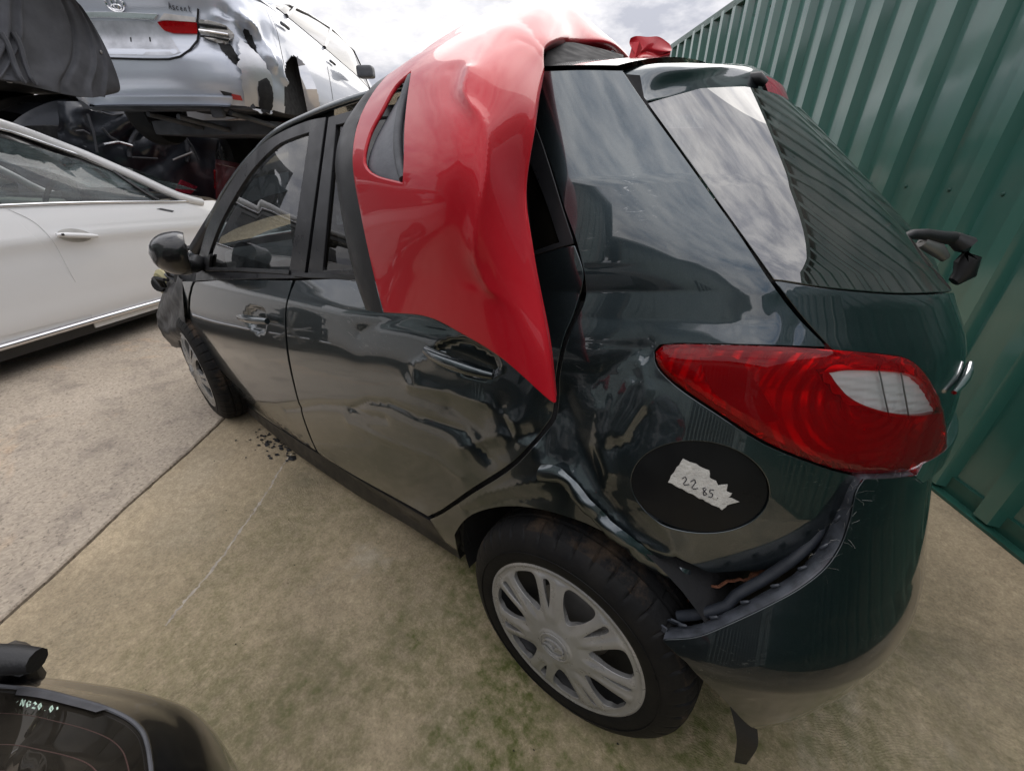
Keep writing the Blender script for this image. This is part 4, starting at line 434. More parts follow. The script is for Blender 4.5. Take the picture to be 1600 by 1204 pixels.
'fender': [[[2.8069,0.66,0.6402],[2.4047,0.72,0.7213],[2.1358,0.765,0.7537]],[[2.844,0.7,0.5557],[2.3326,0.77,0.6722],[2.1135,0.8,0.6624]],[[2.9151,0.74,0.454],[2.3745,0.8,0.5618],[2.1201,0.82,0.5722]],[[2.9761,0.76,0.3648],[2.4433,0.82,0.4575],[2.1532,0.825,0.4669]],[[2.8976,0.78,0.3054],[2.415,0.82,0.4062],[2.0724,0.825,0.3648]],[[2.733,0.79,0.2671],[2.3768,0.815,0.325],[2.0572,0.8,0.2136]]],
'wiper': [[-0.3629,0.06,1.096],[-0.38,0.04,1.1034],[-0.4033,0.02,1.1031],[-0.4343,0.0,1.0967],[-0.4582,-0.02,1.095],[-0.4832,-0.03,1.0824],[-0.501,-0.04,1.0503],[-0.5082,-0.04,1.0177],[-0.4954,-0.03,0.9998],[-0.4038,0.02,1.0865],[-0.4345,0.0,1.0729],[-0.4591,-0.02,1.0526]],
'lip': [[0.132,0.616],[0.1774,0.6234],[0.213,0.5966],[0.2468,0.5679],[0.2797,0.5385],[0.3177,0.507],[0.3432,0.4816],[0.3734,0.4603],[0.4032,0.4421],[0.4269,0.4294]],
'torn_cavity': [[0.4136,0.4246],[0.4223,0.4306],[0.4307,0.4362],[0.4397,0.4417],[0.4506,0.4472],[0.4574,0.4499],[0.4655,0.4525],[0.4746,0.455],[0.4843,0.4574],[0.4946,0.4597],[0.5051,0.4618],[0.5156,0.4638],[0.526,0.4658],[0.5359,0.4676],[0.545,0.4694],[0.5532,0.4714],[0.5644,0.4746],[0.5744,0.4781],[0.5833,0.4818],[0.5916,0.4858],[0.5995,0.49],[0.6073,0.4942],[0.6155,0.4984],[0.6253,0.5036],[0.6346,0.5091],[0.6438,0.5148],[0.6531,0.5205],[0.6626,0.5259],[0.6726,0.5309],[0.6698,0.5451],[0.6668,0.5596],[0.6639,0.5738],[0.6615,0.5873],[0.6597,0.5996],[0.6595,0.6098],[0.6611,0.6221],[0.6644,0.6319],[0.6684,0.6407],[0.6721,0.6498],[0.6799,0.6381],[0.688,0.6261],[0.6965,0.6136],[0.7052,0.6008],[0.7048,0.5871],[0.7049,0.5728],[0.7054,0.558],[0.7059,0.5429],[0.7063,0.5277],[0.7062,0.5128],[0.7056,0.4984],[0.704,0.4848],[0.7012,0.4724],[0.6972,0.4614],[0.6923,0.4515],[0.687,0.4421],[0.6811,0.4333],[0.6747,0.4249],[0.6678,0.4167],[0.6608,0.4083],[0.6538,0.3993],[0.6469,0.3895],[0.6406,0.3799],[0.634,0.3697],[0.6272,0.359],[0.6203,0.3478],[0.6133,0.3363],[0.6064,0.3244],[0.5996,0.3124],[0.5929,0.3003],[0.5865,0.2883],[0.5803,0.2767],[0.5729,0.262],[0.5656,0.2466],[0.5583,0.231],[0.5511,0.2156],[0.5439,0.2009],[0.5368,0.1874],[0.5295,0.1758],[0.5221,0.1669],[0.5099,0.1606],[0.4973,0.163],[0.4849,0.1699],[0.4727,0.1774],[0.4608,0.1816],[0.4545,0.211],[0.4489,0.238],[0.4438,0.2632],[0.4392,0.2868],[0.4349,0.309],[0.4309,0.3301],[0.4272,0.3503],[0.4236,0.3698],[0.4201,0.3886],[0.4168,0.4069]],
'rust_line': [[0.4493,0.284],[0.447,0.3052],[0.4449,0.3254],[0.4452,0.3439],[0.4481,0.3608],[0.4531,0.3761],[0.4613,0.3897],[0.4677,0.3962],[0.4757,0.4023],[0.4845,0.408],[0.4936,0.4131],[0.5021,0.4177],[0.5094,0.4219],[0.518,0.4273],[0.5252,0.432],[0.5316,0.4364],[0.5378,0.4413],[0.5454,0.4486],[0.5524,0.4557],[0.5595,0.4625]],
'flap': [[-0.3462,0.74,0.2659],[-0.4013,0.73,0.258],[-0.3699,0.755,0.2329],[-0.4203,0.74,0.2098],[-0.3908,0.765,0.1862],[-0.429,0.75,0.1785],[-0.4056,0.765,0.104],[-0.4272,0.755,0.1065]],
'white_O': [4.6546,1.261,0.0],
'w_front_door': [[-2.0962,0.9667],[-2.1205,0.9651],[-2.145,0.9636],[-2.1698,0.9622],[-2.1949,0.9609],[-2.2206,0.9596],[-2.247,0.9582],[-2.2742,0.9569],[-2.3023,0.9555],[-2.3316,0.9541],[-2.3622,0.9525],[-2.3915,0.951],[-2.4224,0.9493],[-2.4546,0.9475],[-2.4881,0.9456],[-2.5226,0.9437],[-2.558,0.9418],[-2.594,0.9399],[-2.6304,0.9381],[-2.667,0.9365],[-2.7034,0.9351],[-2.7393,0.9339],[-2.7845,0.9332],[-2.8322,0.9334],[-2.8816,0.9341],[-2.9314,0.9351],[-2.9806,0.9362],[-3.0277,0.9369],[-3.0714,0.937],[-3.1102,0.936],[-3.1429,0.9337],[-3.1792,0.9125],[-3.2078,0.8768],[-3.2377,0.8548],[-3.2749,0.829],[-3.317,0.8006],[-3.3603,0.7718],[-3.3363,0.7076],[-3.3231,0.6413],[-3.3036,0.5763],[-3.2833,0.5116],[-3.2647,0.4464],[-3.2467,0.3811],[-3.2296,0.3154],[-3.213,0.2493],[-3.1966,0.183],[-3.1843,0.1146],[-3.1804,0.0416],[-3.1708,-0.0295],[-3.1519,-0.05],[-3.1316,-0.05],[-3.1181,-0.05],[-3.0665,-0.05],[-3.0178,-0.05],[-2.9693,-0.05],[-2.9172,-0.05],[-2.8772,-0.05],[-2.8315,-0.05],[-2.7867,-0.05],[-2.738,-0.05],[-2.6989,-0.05],[-2.6527,-0.05],[-2.6122,-0.05],[-2.5693,-0.05],[-2.5292,-0.05],[-2.4921,-0.05],[-2.4525,-0.05],[-2.4128,-0.05],[-2.3739,-0.05],[-2.3357,-0.05],[-2.2992,-0.05],[-2.2636,-0.05],[-2.229,-0.05],[-2.2332,0.0017],[-2.229,0.0593],[-2.2264,0.1149],[-2.2262,0.1681],[-2.2264,0.2205],[-2.2258,0.2646],[-2.2239,0.3093],[-2.2215,0.3538],[-2.219,0.3976],[-2.2167,0.4405],[-2.2149,0.4821],[-2.2139,0.523],[-2.214,0.5636],[-2.2139,0.6035],[-2.2128,0.6422],[-2.2094,0.6792],[-2.2035,0.7137],[-2.1976,0.7505],[-2.1937,0.7835],[-2.1881,0.8139],[-2.1805,0.842],[-2.171,0.868],[-2.1586,0.8913],[-2.1437,0.9117],[-2.1276,0.9303],[-2.1113,0.9483]],
'w_glass': [[-2.3476,1.8908],[-2.3708,1.8946],[-2.395,1.9007],[-2.4197,1.9081],[-2.4448,1.9157],[-2.4696,1.9218],[-2.4938,1.9247],[-2.5171,1.9236],[-2.5399,1.9194],[-2.5622,1.9122],[-2.5841,1.9022],[-2.6052,1.889],[-2.6234,1.8699],[-2.6414,1.848],[-2.659,1.8222],[-2.6763,1.7925],[-2.6933,1.7587],[-2.7101,1.7208],[-2.7268,1.6787],[-2.7414,1.6368],[-2.7565,1.5877],[-2.7716,1.5328],[-2.7865,1.474],[-2.8007,1.4136],[-2.8138,1.3545],[-2.8251,1.3003],[-2.8412,1.2058],[-2.8538,1.1142],[-2.8649,1.0414],[-2.884,0.9945],[-2.8418,0.9933],[-2.8023,0.9921],[-2.7645,0.991],[-2.7271,0.99],[-2.6891,0.9894],[-2.6495,0.989],[-2.6075,0.9891],[-2.5622,0.9896],[-2.5361,0.9902],[-2.5088,0.9908],[-2.4804,0.9916],[-2.4512,0.9925],[-2.4214,0.9936],[-2.3912,0.9947],[-2.3607,0.996],[-2.3303,0.9973],[-2.2999,0.9988],[-2.2699,1.0005],[-2.2401,1.0032],[-2.2109,1.0058],[-2.1824,1.0085],[-2.1546,1.0113],[-2.1277,1.014],[-2.1018,1.0167],[-2.0769,1.0193],[-2.0952,1.0823],[-2.1145,1.146],[-2.1346,1.2106],[-2.1553,1.2766],[-2.1767,1.3441],[-2.1987,1.4135],[-2.2215,1.4852],[-2.2449,1.5593],[-2.2691,1.6363],[-2.2942,1.7168],[-2.3203,1.8013]],
'w_quarter_glass': [[-2.9113,1.934],[-2.9291,1.8761],[-2.9472,1.8108],[-2.966,1.7363],[-2.9857,1.6499],[-3.0025,1.5673],[-3.0201,1.4684],[-3.0386,1.3475],[-3.0582,1.1961],[-3.0799,0.9999],[-3.0352,0.9984],[-2.9915,0.997],[-2.9488,0.9956],[-2.9071,0.9943],[-2.9012,1.1413],[-2.8991,1.2995],[-2.8994,1.4554],[-2.902,1.6108],[-2.9062,1.7694]],
'w_chrome_top': [[-2.2785,1.998],[-2.2991,2.0],[-2.3172,2.0],[-2.3371,2.0],[-2.3575,2.0],[-2.3789,2.0],[-2.3997,2.0],[-2.4189,2.0],[-2.4503,2.0],[-2.4634,2.0],[-2.486,2.0],[-2.5093,2.0],[-2.5301,2.0],[-2.5546,2.0],[-2.5781,2.0],[-2.6004,2.0],[-2.6245,2.0],[-2.647,2.0],[-2.668,2.0],[-2.6912,2.0],[-2.7133,2.0],[-2.7356,2.0],[-2.76,2.0],[-2.7836,2.0],[-2.8055,2.0],[-2.8306,2.0],[-2.8535,2.0],[-2.8752,2.0],[-2.8955,1.9639],[-2.917,1.9071],[-2.9331,1.8612],[-2.9506,1.8059],[-2.9693,1.7414],[-2.9892,1.6666],[-3.01,1.5773],[-3.0317,1.4672],[-3.0543,1.3264],[-3.078,1.1387],[-3.1046,0.9868]],
'w_roofline': [[-2.3723,2.0],[-2.3918,2.0],[-2.4137,2.0],[-2.4321,2.0],[-2.4544,2.0],[-2.4778,2.0],[-2.4981,2.0],[-2.5207,2.0],[-2.5403,2.0],[-2.5627,2.0],[-2.5888,2.0],[-2.6105,2.0],[-2.6319,2.0],[-2.6566,2.0],[-2.6763,2.0],[-2.6984,2.0],[-2.7224,2.0],[-2.7431,2.0],[-2.7658,2.0],[-2.7859,2.0],[-2.8085,2.0],[-2.8346,2.0],[-2.8555,2.0],[-2.8822,2.0],[-2.9073,2.0],[-2.9316,2.0],[-2.9531,2.0],[-2.9771,2.0],[-3.0018,2.0],[-3.0227,2.0],[-3.047,2.0],[-3.0701,2.0],[-3.0949,2.0],[-3.1187,2.0],[-3.1507,2.0],[-3.1719,2.0],[-3.1891,1.62],[-3.2066,0.9921]],
'w_h0': [-2.2202,0.7608],
'w_h1': [-2.4378,0.7293],
'w_marker': [-2.9924,0.9001],
'silver_O': [4.43,-0.04,1.46],
's_emb': [1.4847,0.8101],
's_badge0': [0.9392,0.7726],
's_badge1': [0.7536,0.7479],
's_lamp_red': [[1.0888,0.6735],[1.0404,0.6793],[0.988,0.6825],[0.9451,0.6811],[0.8949,0.6787],[0.8426,0.6758],[0.7922,0.6733],[0.747,0.6715],[0.7533,0.6302],[0.7603,0.5877],[0.8114,0.5873],[0.8684,0.5871],[0.9248,0.5879],[0.9715,0.5902],[1.0415,0.6104],[1.0669,0.6396]],
's_lamp_white': [[1.0626,0.6876],[0.9934,0.7348],[0.9386,0.729],[0.8868,0.7236],[0.838,0.7185],[0.7919,0.7139],[0.7482,0.7097],[0.7506,0.6762],[0.7952,0.6778],[0.845,0.6801],[0.8967,0.6827],[0.9457,0.6853],[0.9863,0.6872]],
's_lamp_out': [[0.7188,0.7016],[0.688,0.6958],[0.6582,0.6905],[0.6301,0.6843],[0.5892,0.6744],[0.555,0.6595],[0.5352,0.6322],[0.5207,0.5997],[0.5407,0.561],[0.5657,0.5294],[0.5994,0.5201],[0.6384,0.5262],[0.6725,0.5347],[0.7101,0.549],[0.7356,0.5733],[0.7383,0.611],[0.7282,0.6567]],
's_gap': [[0.7169,0.7779],[0.7275,0.7345],[0.7385,0.6907],[0.7464,0.6523],[0.7463,0.6102],[0.7496,0.5727],[0.7745,0.5277],[0.8113,0.4813],[0.8533,0.4393],[0.8995,0.4061],[0.9474,0.3795],[1.0091,0.3617],[1.0541,0.3573],[1.1074,0.3558],[1.1707,0.356],[1.2461,0.357],[1.2979,0.3579],[1.357,0.3593],[1.4214,0.3605],[1.4889,0.3617],[1.5573,0.363],[1.6245,0.3645],[1.6886,0.366],[1.7484,0.3676]],
's_chrome': [[1.8699,0.7457],[1.8207,0.7455],[1.7714,0.7458],[1.7203,0.7463],[1.6659,0.7468],[1.6064,0.747],[1.5399,0.7467],[1.4848,0.7461],[1.4256,0.7453],[1.3636,0.7437],[1.3001,0.7409],[1.2365,0.7381],[1.1742,0.7353],[1.1143,0.7327],[1.058,0.7303],[1.1164,0.688],[1.1781,0.6914],[1.243,0.6952],[1.3098,0.6991],[1.3766,0.703],[1.4419,0.7052],[1.5041,0.707],[1.5617,0.7082],[1.6338,0.7088],[1.6978,0.7086],[1.7563,0.7079],[1.8118,0.7074],[1.8667,0.7074]],
's_plate': [[1.8419,0.6882],[1.7839,0.687],[1.7199,0.6865],[1.6508,0.6864],[1.5779,0.6866],[1.5031,0.6869],[1.4285,0.6871],[1.3567,0.6863],[1.29,0.6842],[1.2302,0.6815],[1.1789,0.6781],[1.1371,0.6739],[1.0799,0.6566],[1.0492,0.6274],[1.0225,0.5903],[1.0002,0.5561],[0.9797,0.514],[0.9589,0.465],[0.9395,0.417],[0.9785,0.3995],[1.0254,0.3885],[1.0607,0.3878],[1.1047,0.3876],[1.157,0.3879],[1.2165,0.3887],[1.2822,0.3899],[1.3523,0.3912],[1.4246,0.3922],[1.4967,0.3928],[1.5666,0.3934],[1.6326,0.394],[1.6934,0.3946],[1.7256,0.4396],[1.7779,0.4888],[1.8116,0.5337],[1.8292,0.575],[1.8373,0.6139],[1.8405,0.6514]],
's_reflector': [[0.6257,0.0904],[0.5954,0.0854],[0.565,0.0806],[0.5494,0.0458],[0.5826,0.0479],[0.6159,0.0504]],
's_foglamp': [[0.704,0.1105],[0.6646,0.1028],[0.6256,0.0955],[0.6161,0.0555],[0.6701,0.0622]],
's_torn': [[0.5007,0.5775],[0.4774,0.5511],[0.4535,0.526],[0.4305,0.4981],[0.4108,0.4628],[0.3936,0.4308],[0.3716,0.398],[0.3486,0.3618],[0.329,0.3191],[0.3176,0.2669],[0.317,0.2218],[0.321,0.1707],[0.3259,0.116],[0.328,0.0598],[0.3278,0.0028],[0.3435,-0.05],[0.3399,-0.05],[0.3894,-0.05],[0.4328,-0.05],[0.4623,-0.0271],[0.5014,0.005],[0.5435,0.0306],[0.5506,0.0775],[0.5549,0.1246],[0.5558,0.1725],[0.5543,0.2212],[0.5512,0.2703],[0.5471,0.3196],[0.5422,0.369],[0.5343,0.4199],[0.5202,0.4746],[0.5081,0.5277]],
's_creases': [[[[0.5523,0.7586],[0.4809,0.7138],[0.4146,0.5974],[0.4172,0.4056]],0.05,-0.05],[[[0.4704,0.7861],[0.3704,0.6939],[0.3047,0.5444],[0.2806,0.3961]],0.04,0.045],[[[0.6015,0.7411],[0.5188,0.7254],[0.4262,0.718]],0.03,0.03],[[[0.4522,0.5774],[0.387,0.5518],[0.3345,0.4577]],0.03,0.03],[[[0.5278,0.3791],[0.447,0.3487],[0.3436,0.3437]],0.03,-0.035],[[[0.205,0.4991],[0.1799,0.3345],[0.0692,0.2452]],0.03,0.03]],
's_gap1': [[0.4506,0.3804],[0.4215,0.3554],[0.3925,0.3191],[0.3768,0.2861],[0.3592,0.2456],[0.3435,0.1993],[0.3342,0.149],[0.3335,0.1053],[0.3356,0.0583],[0.3391,0.0093],[0.358,-0.0446],[0.3624,-0.05],[0.4084,-0.05],[0.4283,0.0014],[0.4398,0.0452],[0.4463,0.0982],[0.447,0.1546],[0.4463,0.207],[0.4473,0.253],[0.4489,0.296],[0.4506,0.3377]],
's_gap2': [[0.6384,0.5262],[0.5957,0.5199],[0.5536,0.5148],[0.55,0.466],[0.5464,0.4172],[0.5373,0.3718],[0.5741,0.344],[0.5915,0.3693],[0.608,0.3952],[0.621,0.4237],[0.6299,0.4748]],
's_gap3': [[0.4372,0.6742],[0.4129,0.6549],[0.3919,0.6247],[0.3855,0.5836],[0.3848,0.5304],[0.3877,0.475],[0.4178,0.4553],[0.4195,0.4961],[0.4234,0.5355],[0.4277,0.5728],[0.4326,0.6246]],
's_arch': [[0.3307,0.3474],[0.2587,0.3631],[0.1676,0.3847],[0.1103,0.3579],[0.046,0.3315],[-0.0089,0.2961],[-0.045,0.2474],[-0.0706,0.1898],[-0.0977,0.1275],[-0.1229,0.078],[-0.1514,0.0255],[-0.1589,-0.0333],[-0.1881,-0.05],[-0.0829,-0.05],[0.0185,-0.05],[0.1159,-0.05],[0.2108,-0.05],[0.2894,-0.05],[0.3033,-0.05],[0.3158,-0.05],[0.3131,-0.0165],[0.3151,0.033],[0.3227,0.0786],[0.3277,0.122],[0.3314,0.1822],[0.3329,0.238],[0.3329,0.2922]],
'tail': [[[0.6512,1.7278,0.18],[0.4881,1.6235,0.18],[0.3866,1.5561,0.18],[0.3392,1.5252,0.18],[0.3044,1.5023,0.18],[0.2692,1.4799,0.18],[0.2203,1.4512,0.18],[0.1814,1.4311,0.18],[0.1521,1.4194,0.18],[0.124,1.4156,0.18],[0.0966,1.4176,0.18],[0.0744,1.4222,0.18],[0.0434,1.4344,0.18],[0.0042,1.4559,0.18],[-0.0333,1.4822,0.18]],[[0.7159,1.7533,0.64],[0.5305,1.6348,0.64],[0.4151,1.5582,0.64],[0.3612,1.5231,0.64],[0.3217,1.4971,0.64],[0.2817,1.4716,0.64],[0.2262,1.4389,0.64],[0.1819,1.4161,0.64],[0.1487,1.4029,0.64],[0.1167,1.3986,0.64],[0.0856,1.4008,0.64],[0.0604,1.406,0.64],[0.0251,1.4199,0.64],[-0.0194,1.4443,0.64],[-0.0621,1.4742,0.64]],[[0.6784,1.7385,0.76],[0.5001,1.6246,0.76],[0.3892,1.5509,0.76],[0.3374,1.5172,0.76],[0.2994,1.4922,0.76],[0.261,1.4677,0.76],[0.2076,1.4363,0.76],[0.165,1.4144,0.76],[0.1331,1.4016,0.76],[0.1023,1.3975,0.76],[0.0724,1.3996,0.76],[0.0482,1.4046,0.76],[0.0142,1.418,0.76],[-0.0286,1.4415,0.76],[-0.0696,1.4702,0.76]],[[0.5584,1.6957,0.815],[0.4075,1.5962,0.815],[0.3104,1.5314,0.815],[0.2656,1.5016,0.815],[0.2317,1.4796,0.815],[0.1982,1.46,0.815],[0.1572,1.4374,0.815],[0.1229,1.4216,0.815],[0.0975,1.4134,0.815],[0.075,1.4115,0.815],[0.0536,1.4134,0.815],[0.0357,1.4169,0.815],[0.0041,1.4278,0.815],[-0.034,1.4456,0.815],[-0.0725,1.4681,0.815]],[[0.4871,1.6716,0.845],[0.3536,1.5807,0.845],[0.2647,1.5209,0.845],[0.2241,1.4933,0.845],[0.1926,1.4731,0.845],[0.1619,1.4569,0.845],[0.13,1.4411,0.845],[0.1015,1.4298,0.845],[0.0807,1.425,0.845],[0.0644,1.4251,0.845],[0.0498,1.4271,0.845],[0.0369,1.4298,0.845],[0.0061,1.4389,0.845],[-0.029,1.4527,0.845],[-0.0667,1.4706,0.845]],[[0.4758,1.6676,0.85],[0.345,1.5781,0.85],[0.2573,1.5191,0.85],[0.2174,1.4919,0.85],[0.1862,1.472,0.85],[0.156,1.4563,0.85],[0.1254,1.4414,0.85],[0.0978,1.4307,0.85],[0.0777,1.4264,0.85],[0.0622,1.4268,0.85],[0.0486,1.4288,0.85],[0.0364,1.4314,0.85],[0.0058,1.4402,0.85],[-0.0288,1.4535,0.85],[-0.0663,1.4707,0.85]],[[0.2793,1.6243,0.885],[0.2059,1.5571,0.885],[0.156,1.5113,0.885],[0.1335,1.4924,0.885],[0.1161,1.4794,0.885],[0.0972,1.4687,0.885],[0.078,1.4583,0.885],[0.0604,1.4502,0.885],[0.0472,1.4467,0.885],[0.0371,1.4462,0.885],[0.0272,1.4468,0.885],[0.0182,1.4478,0.885],[-0.0032,1.4521,0.885],[-0.033,1.4602,0.885],[-0.0683,1.4715,0.885]],[[0.1427,1.5891,0.92],[0.1013,1.5374,0.92],[0.0748,1.5018,0.92],[0.0643,1.4893,0.92],[0.0566,1.4815,0.92],[0.046,1.4748,0.92],[0.0352,1.4681,0.92],[0.025,1.4623,0.92],[0.0172,1.4597,0.92],[0.0113,1.4589,0.92],[0.0046,1.4586,0.92],[-0.0018,1.4586,0.92],[-0.0151,1.46,0.92],[-0.0402,1.4641,0.92],[-0.0729,1.4705,0.92]],[[0.0558,1.5628,0.95],[0.031,1.5213,0.95],[0.0174,1.4926,0.95],[0.014,1.4842,0.95],[0.0122,1.48,0.95],[0.0068,1.4759,0.95],[0.0015,1.4718,0.95],[-0.0038,1.4678,0.95],[-0.0082,1.4659,0.95],[-0.0111,1.4651,0.95],[-0.0157,1.4645,0.95],[-0.0202,1.4639,0.95],[-0.0276,1.4637,0.95],[-0.0487,1.4654,0.95],[-0.0788,1.4684,0.95]]],
'k_pts': {"w0":[0.2063,1.4868,0.9],"w1":[0.1692,1.4572,0.895],"piv":[0.2712,1.4949,0.8],"t0":[0.169,1.4815,0.866],"t1":[0.1292,1.4601,0.866],"t2":[0.1585,1.4818,0.868],"s0":[0.2014,1.4846,0.853],"s1":[0.1284,1.4447,0.853],"s2":[0.1179,1.4457,0.858],"s3":[0.1682,1.4712,0.858]},
'undertray': [[[3.8647,0.7685,2.0956],[3.9578,0.5156,2.1679],[3.9825,0.3907,2.1716],[4.0505,0.3217,2.1386]],[[3.8373,0.8429,1.923],[3.9654,0.5528,2.0079],[4.0468,0.3318,2.0757],[4.1289,0.2246,2.0758]],[[3.8188,0.8931,1.8065],[3.9544,0.5826,1.8696],[4.0848,0.3153,1.9418],[4.1905,0.1731,1.9423]],[[3.8024,0.9375,1.7035],[3.923,0.6679,1.7337],[4.0702,0.3551,1.8024],[4.2157,0.1625,1.8043]],[[3.8166,0.957,1.6552],[3.8769,0.7353,1.6458],[4.038,0.4426,1.6711],[4.2332,0.1729,1.6856]],[[3.8248,0.9637,1.6383],[3.8873,0.7649,1.6344],[4.0365,0.4466,1.5944],[4.2392,0.2144,1.6482]]],
'crush': [[[6.3992,0.1403,1.7306],[6.5869,-0.3696,1.7676],[6.7881,-0.9162,1.7928],[7.0535,-1.6368,1.8278]],[[6.3636,0.2368,1.4969],[6.5508,-0.2715,1.5218],[6.7489,-0.8095,1.5147],[7.0106,-1.5205,1.5078]],[[6.312,0.3769,1.1575],[6.4938,-0.1168,1.134],[6.6873,-0.6423,1.0788],[6.946,-1.3448,1.0245]],[[6.2417,0.568,0.6948],[6.4156,0.0956,0.6012],[6.6049,-0.4184,0.495],[6.8621,-1.117,0.3975]]],
'crush_arc': [[6.7338,-0.9132,1.1825],[6.7471,-0.9495,1.2426],[6.7566,-0.9753,1.3041],[6.762,-0.99,1.3647],[6.7631,-0.9929,1.4225],[6.7599,-0.9843,1.4755],[6.7527,-0.9646,1.522],[6.7417,-0.9347,1.5606],[6.7274,-0.8959,1.5904],[6.7103,-0.8495,1.6107],[6.6911,-0.7972,1.621],[6.6703,-0.7407,1.6215],[6.6486,-0.6818,1.6123],[6.6266,-0.6221,1.5941],[6.6049,-0.5633,1.5675],[6.5841,-0.5068,1.5334],[6.5647,-0.4541,1.4929],[6.5472,-0.4064,1.4471],[6.5319,-0.3649,1.3972],[6.5192,-0.3304,1.3444],[6.5094,-0.3039,1.2901],[6.5028,-0.286,1.2355]],
'crush_bits': [[[6.395,-0.0511,1.6339],[6.3903,-0.0382,1.4793],[6.3737,0.0068,1.284]],[[6.4058,-0.0802,1.3569],[6.4605,-0.2288,1.3844],[6.5041,-0.3473,1.3494]],[[6.417,-0.1107,1.6722],[6.4755,-0.2696,1.6383],[6.5493,-0.47,1.6769],[6.5898,-0.58,1.6231]],[[6.5953,-0.595,1.6616],[6.6826,-0.832,1.6001]],[[6.7301,-0.9611,1.5194],[6.7584,-1.038,1.3609],[6.7673,-1.0622,1.2013]],[[6.4246,-0.1313,1.5128],[6.4384,-0.1689,1.4313],[6.4673,-0.2475,1.3848]],[[6.4874,-0.3019,1.2344],[6.5857,-0.5691,1.2196]],[[6.649,-0.7408,1.2044],[6.7485,-1.0111,1.2889]],[[6.3334,0.1164,1.4726],[6.3582,0.049,1.4812],[6.3734,0.0076,1.4486]]],
'crush_lamp': [[6.5932,-0.6183,0.8524],[6.6375,-0.7386,0.9836],[6.7002,-0.9089,0.8925],[6.6589,-0.7968,0.8168]],
'raised_O': [7.6,0.0,1.74],
'lower_O': [7.95,-0.94,0.0]}
def _ip(x, xs, ys):
    xs = np.asarray(xs, float); ys = np.asarray(ys, float)
    x = np.clip(np.asarray(x, float), xs[0], xs[-1])
    i = np.clip(np.searchsorted(xs, x) - 1, 0, len(xs) - 2)
    m = np.gradient(ys, xs)
    h = xs[i + 1] - xs[i]; t = (x - xs[i]) / h
    t2 = t*t; t3 = t2*t
    return ((2*t3 - 3*t2 + 1)*ys[i] + (t3 - 2*t2 + t)*h*m[i] + (-2*t3 + 3*t2)*ys[i+1] + (t3 - t2)*h*m[i+1])

# Body surfaces: s < 0 runs along the side (forward of the rear corner), s > 0 sweeps round the rear
# corner to the rear centre and on to the far side; v 0..1 is sill to belt, 1..2 belt to roof rail.
HATCH = dict(
    BS=[-2.4, -1.75, -1.25, -.75, -.25, .1, .4, .75, 1.3], BZ=[.80, .835, .90, .955, 1.0, 1.04, 1.07, 1.06, .985],
    RS=[-1.75, -1.60, -1.31, -.95, -.70, -.47, -.17, 0, .29, .8, 1.3],
    RZ=[.87, .955, 1.157, 1.314, 1.360, 1.386, 1.400, 1.398, 1.390, 1.375, 1.365],
    LV=[0, .08, .2, .4, .6, .75, .84, .9, .95, 1], LW=[.765, .79, .814, .834, .836, .822, .808, .796, .776, .755],
    XV=[-.05, 0, .1, .25, .45, .6, .8, .9, 1.0, 1.15, 1.5, 2.0],
    XX=[-.51, -.54, -.58, -.603, -.598, -.58, -.556, -.53, -.478, -.42, -.275, -.07],
    XS=[.22, .22, .33], ZS=.16, TUM=.135, SC=.82, N=2.45, FT=(1.3, 1.7, .16),
    QV=[.45, .6, .75, .84, .9, .95, 1.0, 1.5], QD=[0, .014, .042, .054, .056, .05, .04, 0])
BUMPER = dict(HATCH, LV=[-.02, .05, .15, .25, .31, .34, .38, .45, .6, .75, .9, 1], LW=[.845, .853, .864, .871, .876, .874, .857, .818, .752, .712, .69, .68],
    XV=[-.05, 0, .1, .2, .3, .36, .45, .6, .8, 1.0, 2.0], XX=[-.50, -.535, -.585, -.615, -.625, -.622, -.598, -.560, -.52, -.50, -.1], XS=[0, 0, 0], N=3.15)
WHITE = dict(
    BS=[-3.8, -3.2, -2.7, -2.2, -1.6, -.6, 1.4], BZ=[.88, .925, .965, .995, 1.01, 1.02, 1.0],
    RS=[-3.35, -3.2, -2.95, -2.7, -2.45, -2.2, -1.8, -1.2, -.6, .2, 1.4], RZ=[.90, .95, 1.12, 1.28, 1.40, 1.48, 1.53, 1.52, 1.49, 1.45, 1.42],
    LV=[0, .1, .3, .5, .66, .74, .80, .9, 1], LW=[.84, .87, .89, .90, .905, .915, .905, .885, .86],
    XV=[0, .2, .6, .9, 1.0, 1.1, 1.6, 2.0], XX=[-2.9, -3.0, -3.0, -2.95, -2.9, -2.85, -2.7, -2.5],
    XS=[-2.2, -2.2, -2.2], ZS=.2, TUM=.24, SC=.9, N=3, FT=(.9, .75, .30))
SALOON = dict(
    BS=[-4.6, -3.5, -2.6, -1.6, -.6, 0, .6, 1.4], BZ=[.70, .84, .90, .93, .95, .95, .94, .93],
    RS=[-4.0, -3.1, -2.8, -2.4, -1.9, -1.2, -.6, -.1, .6, 1.4], RZ=[.78, .86, 1.02, 1.25, 1.42, 1.44, 1.40, 1.34, 1.36, 1.38],
    LV=[0, .1, .3, .5, .7, .8, .9, 1], LW=[.82, .85, .88, .885, .88, .875, .85, .82],
    XV=[0, .12, .3, .42, .5, .75, .95, 1.0, 1.06, 1.3, 2.0], XX=[.10, .03, 0, .01, .05, .05, .04, .09, .50, .85, 1.35],
    XS=[.62, .62, 1.75], ZS=.17, TUM=.22, SC=.88, N=3.6, FT=(2.6, 2.0, .22))
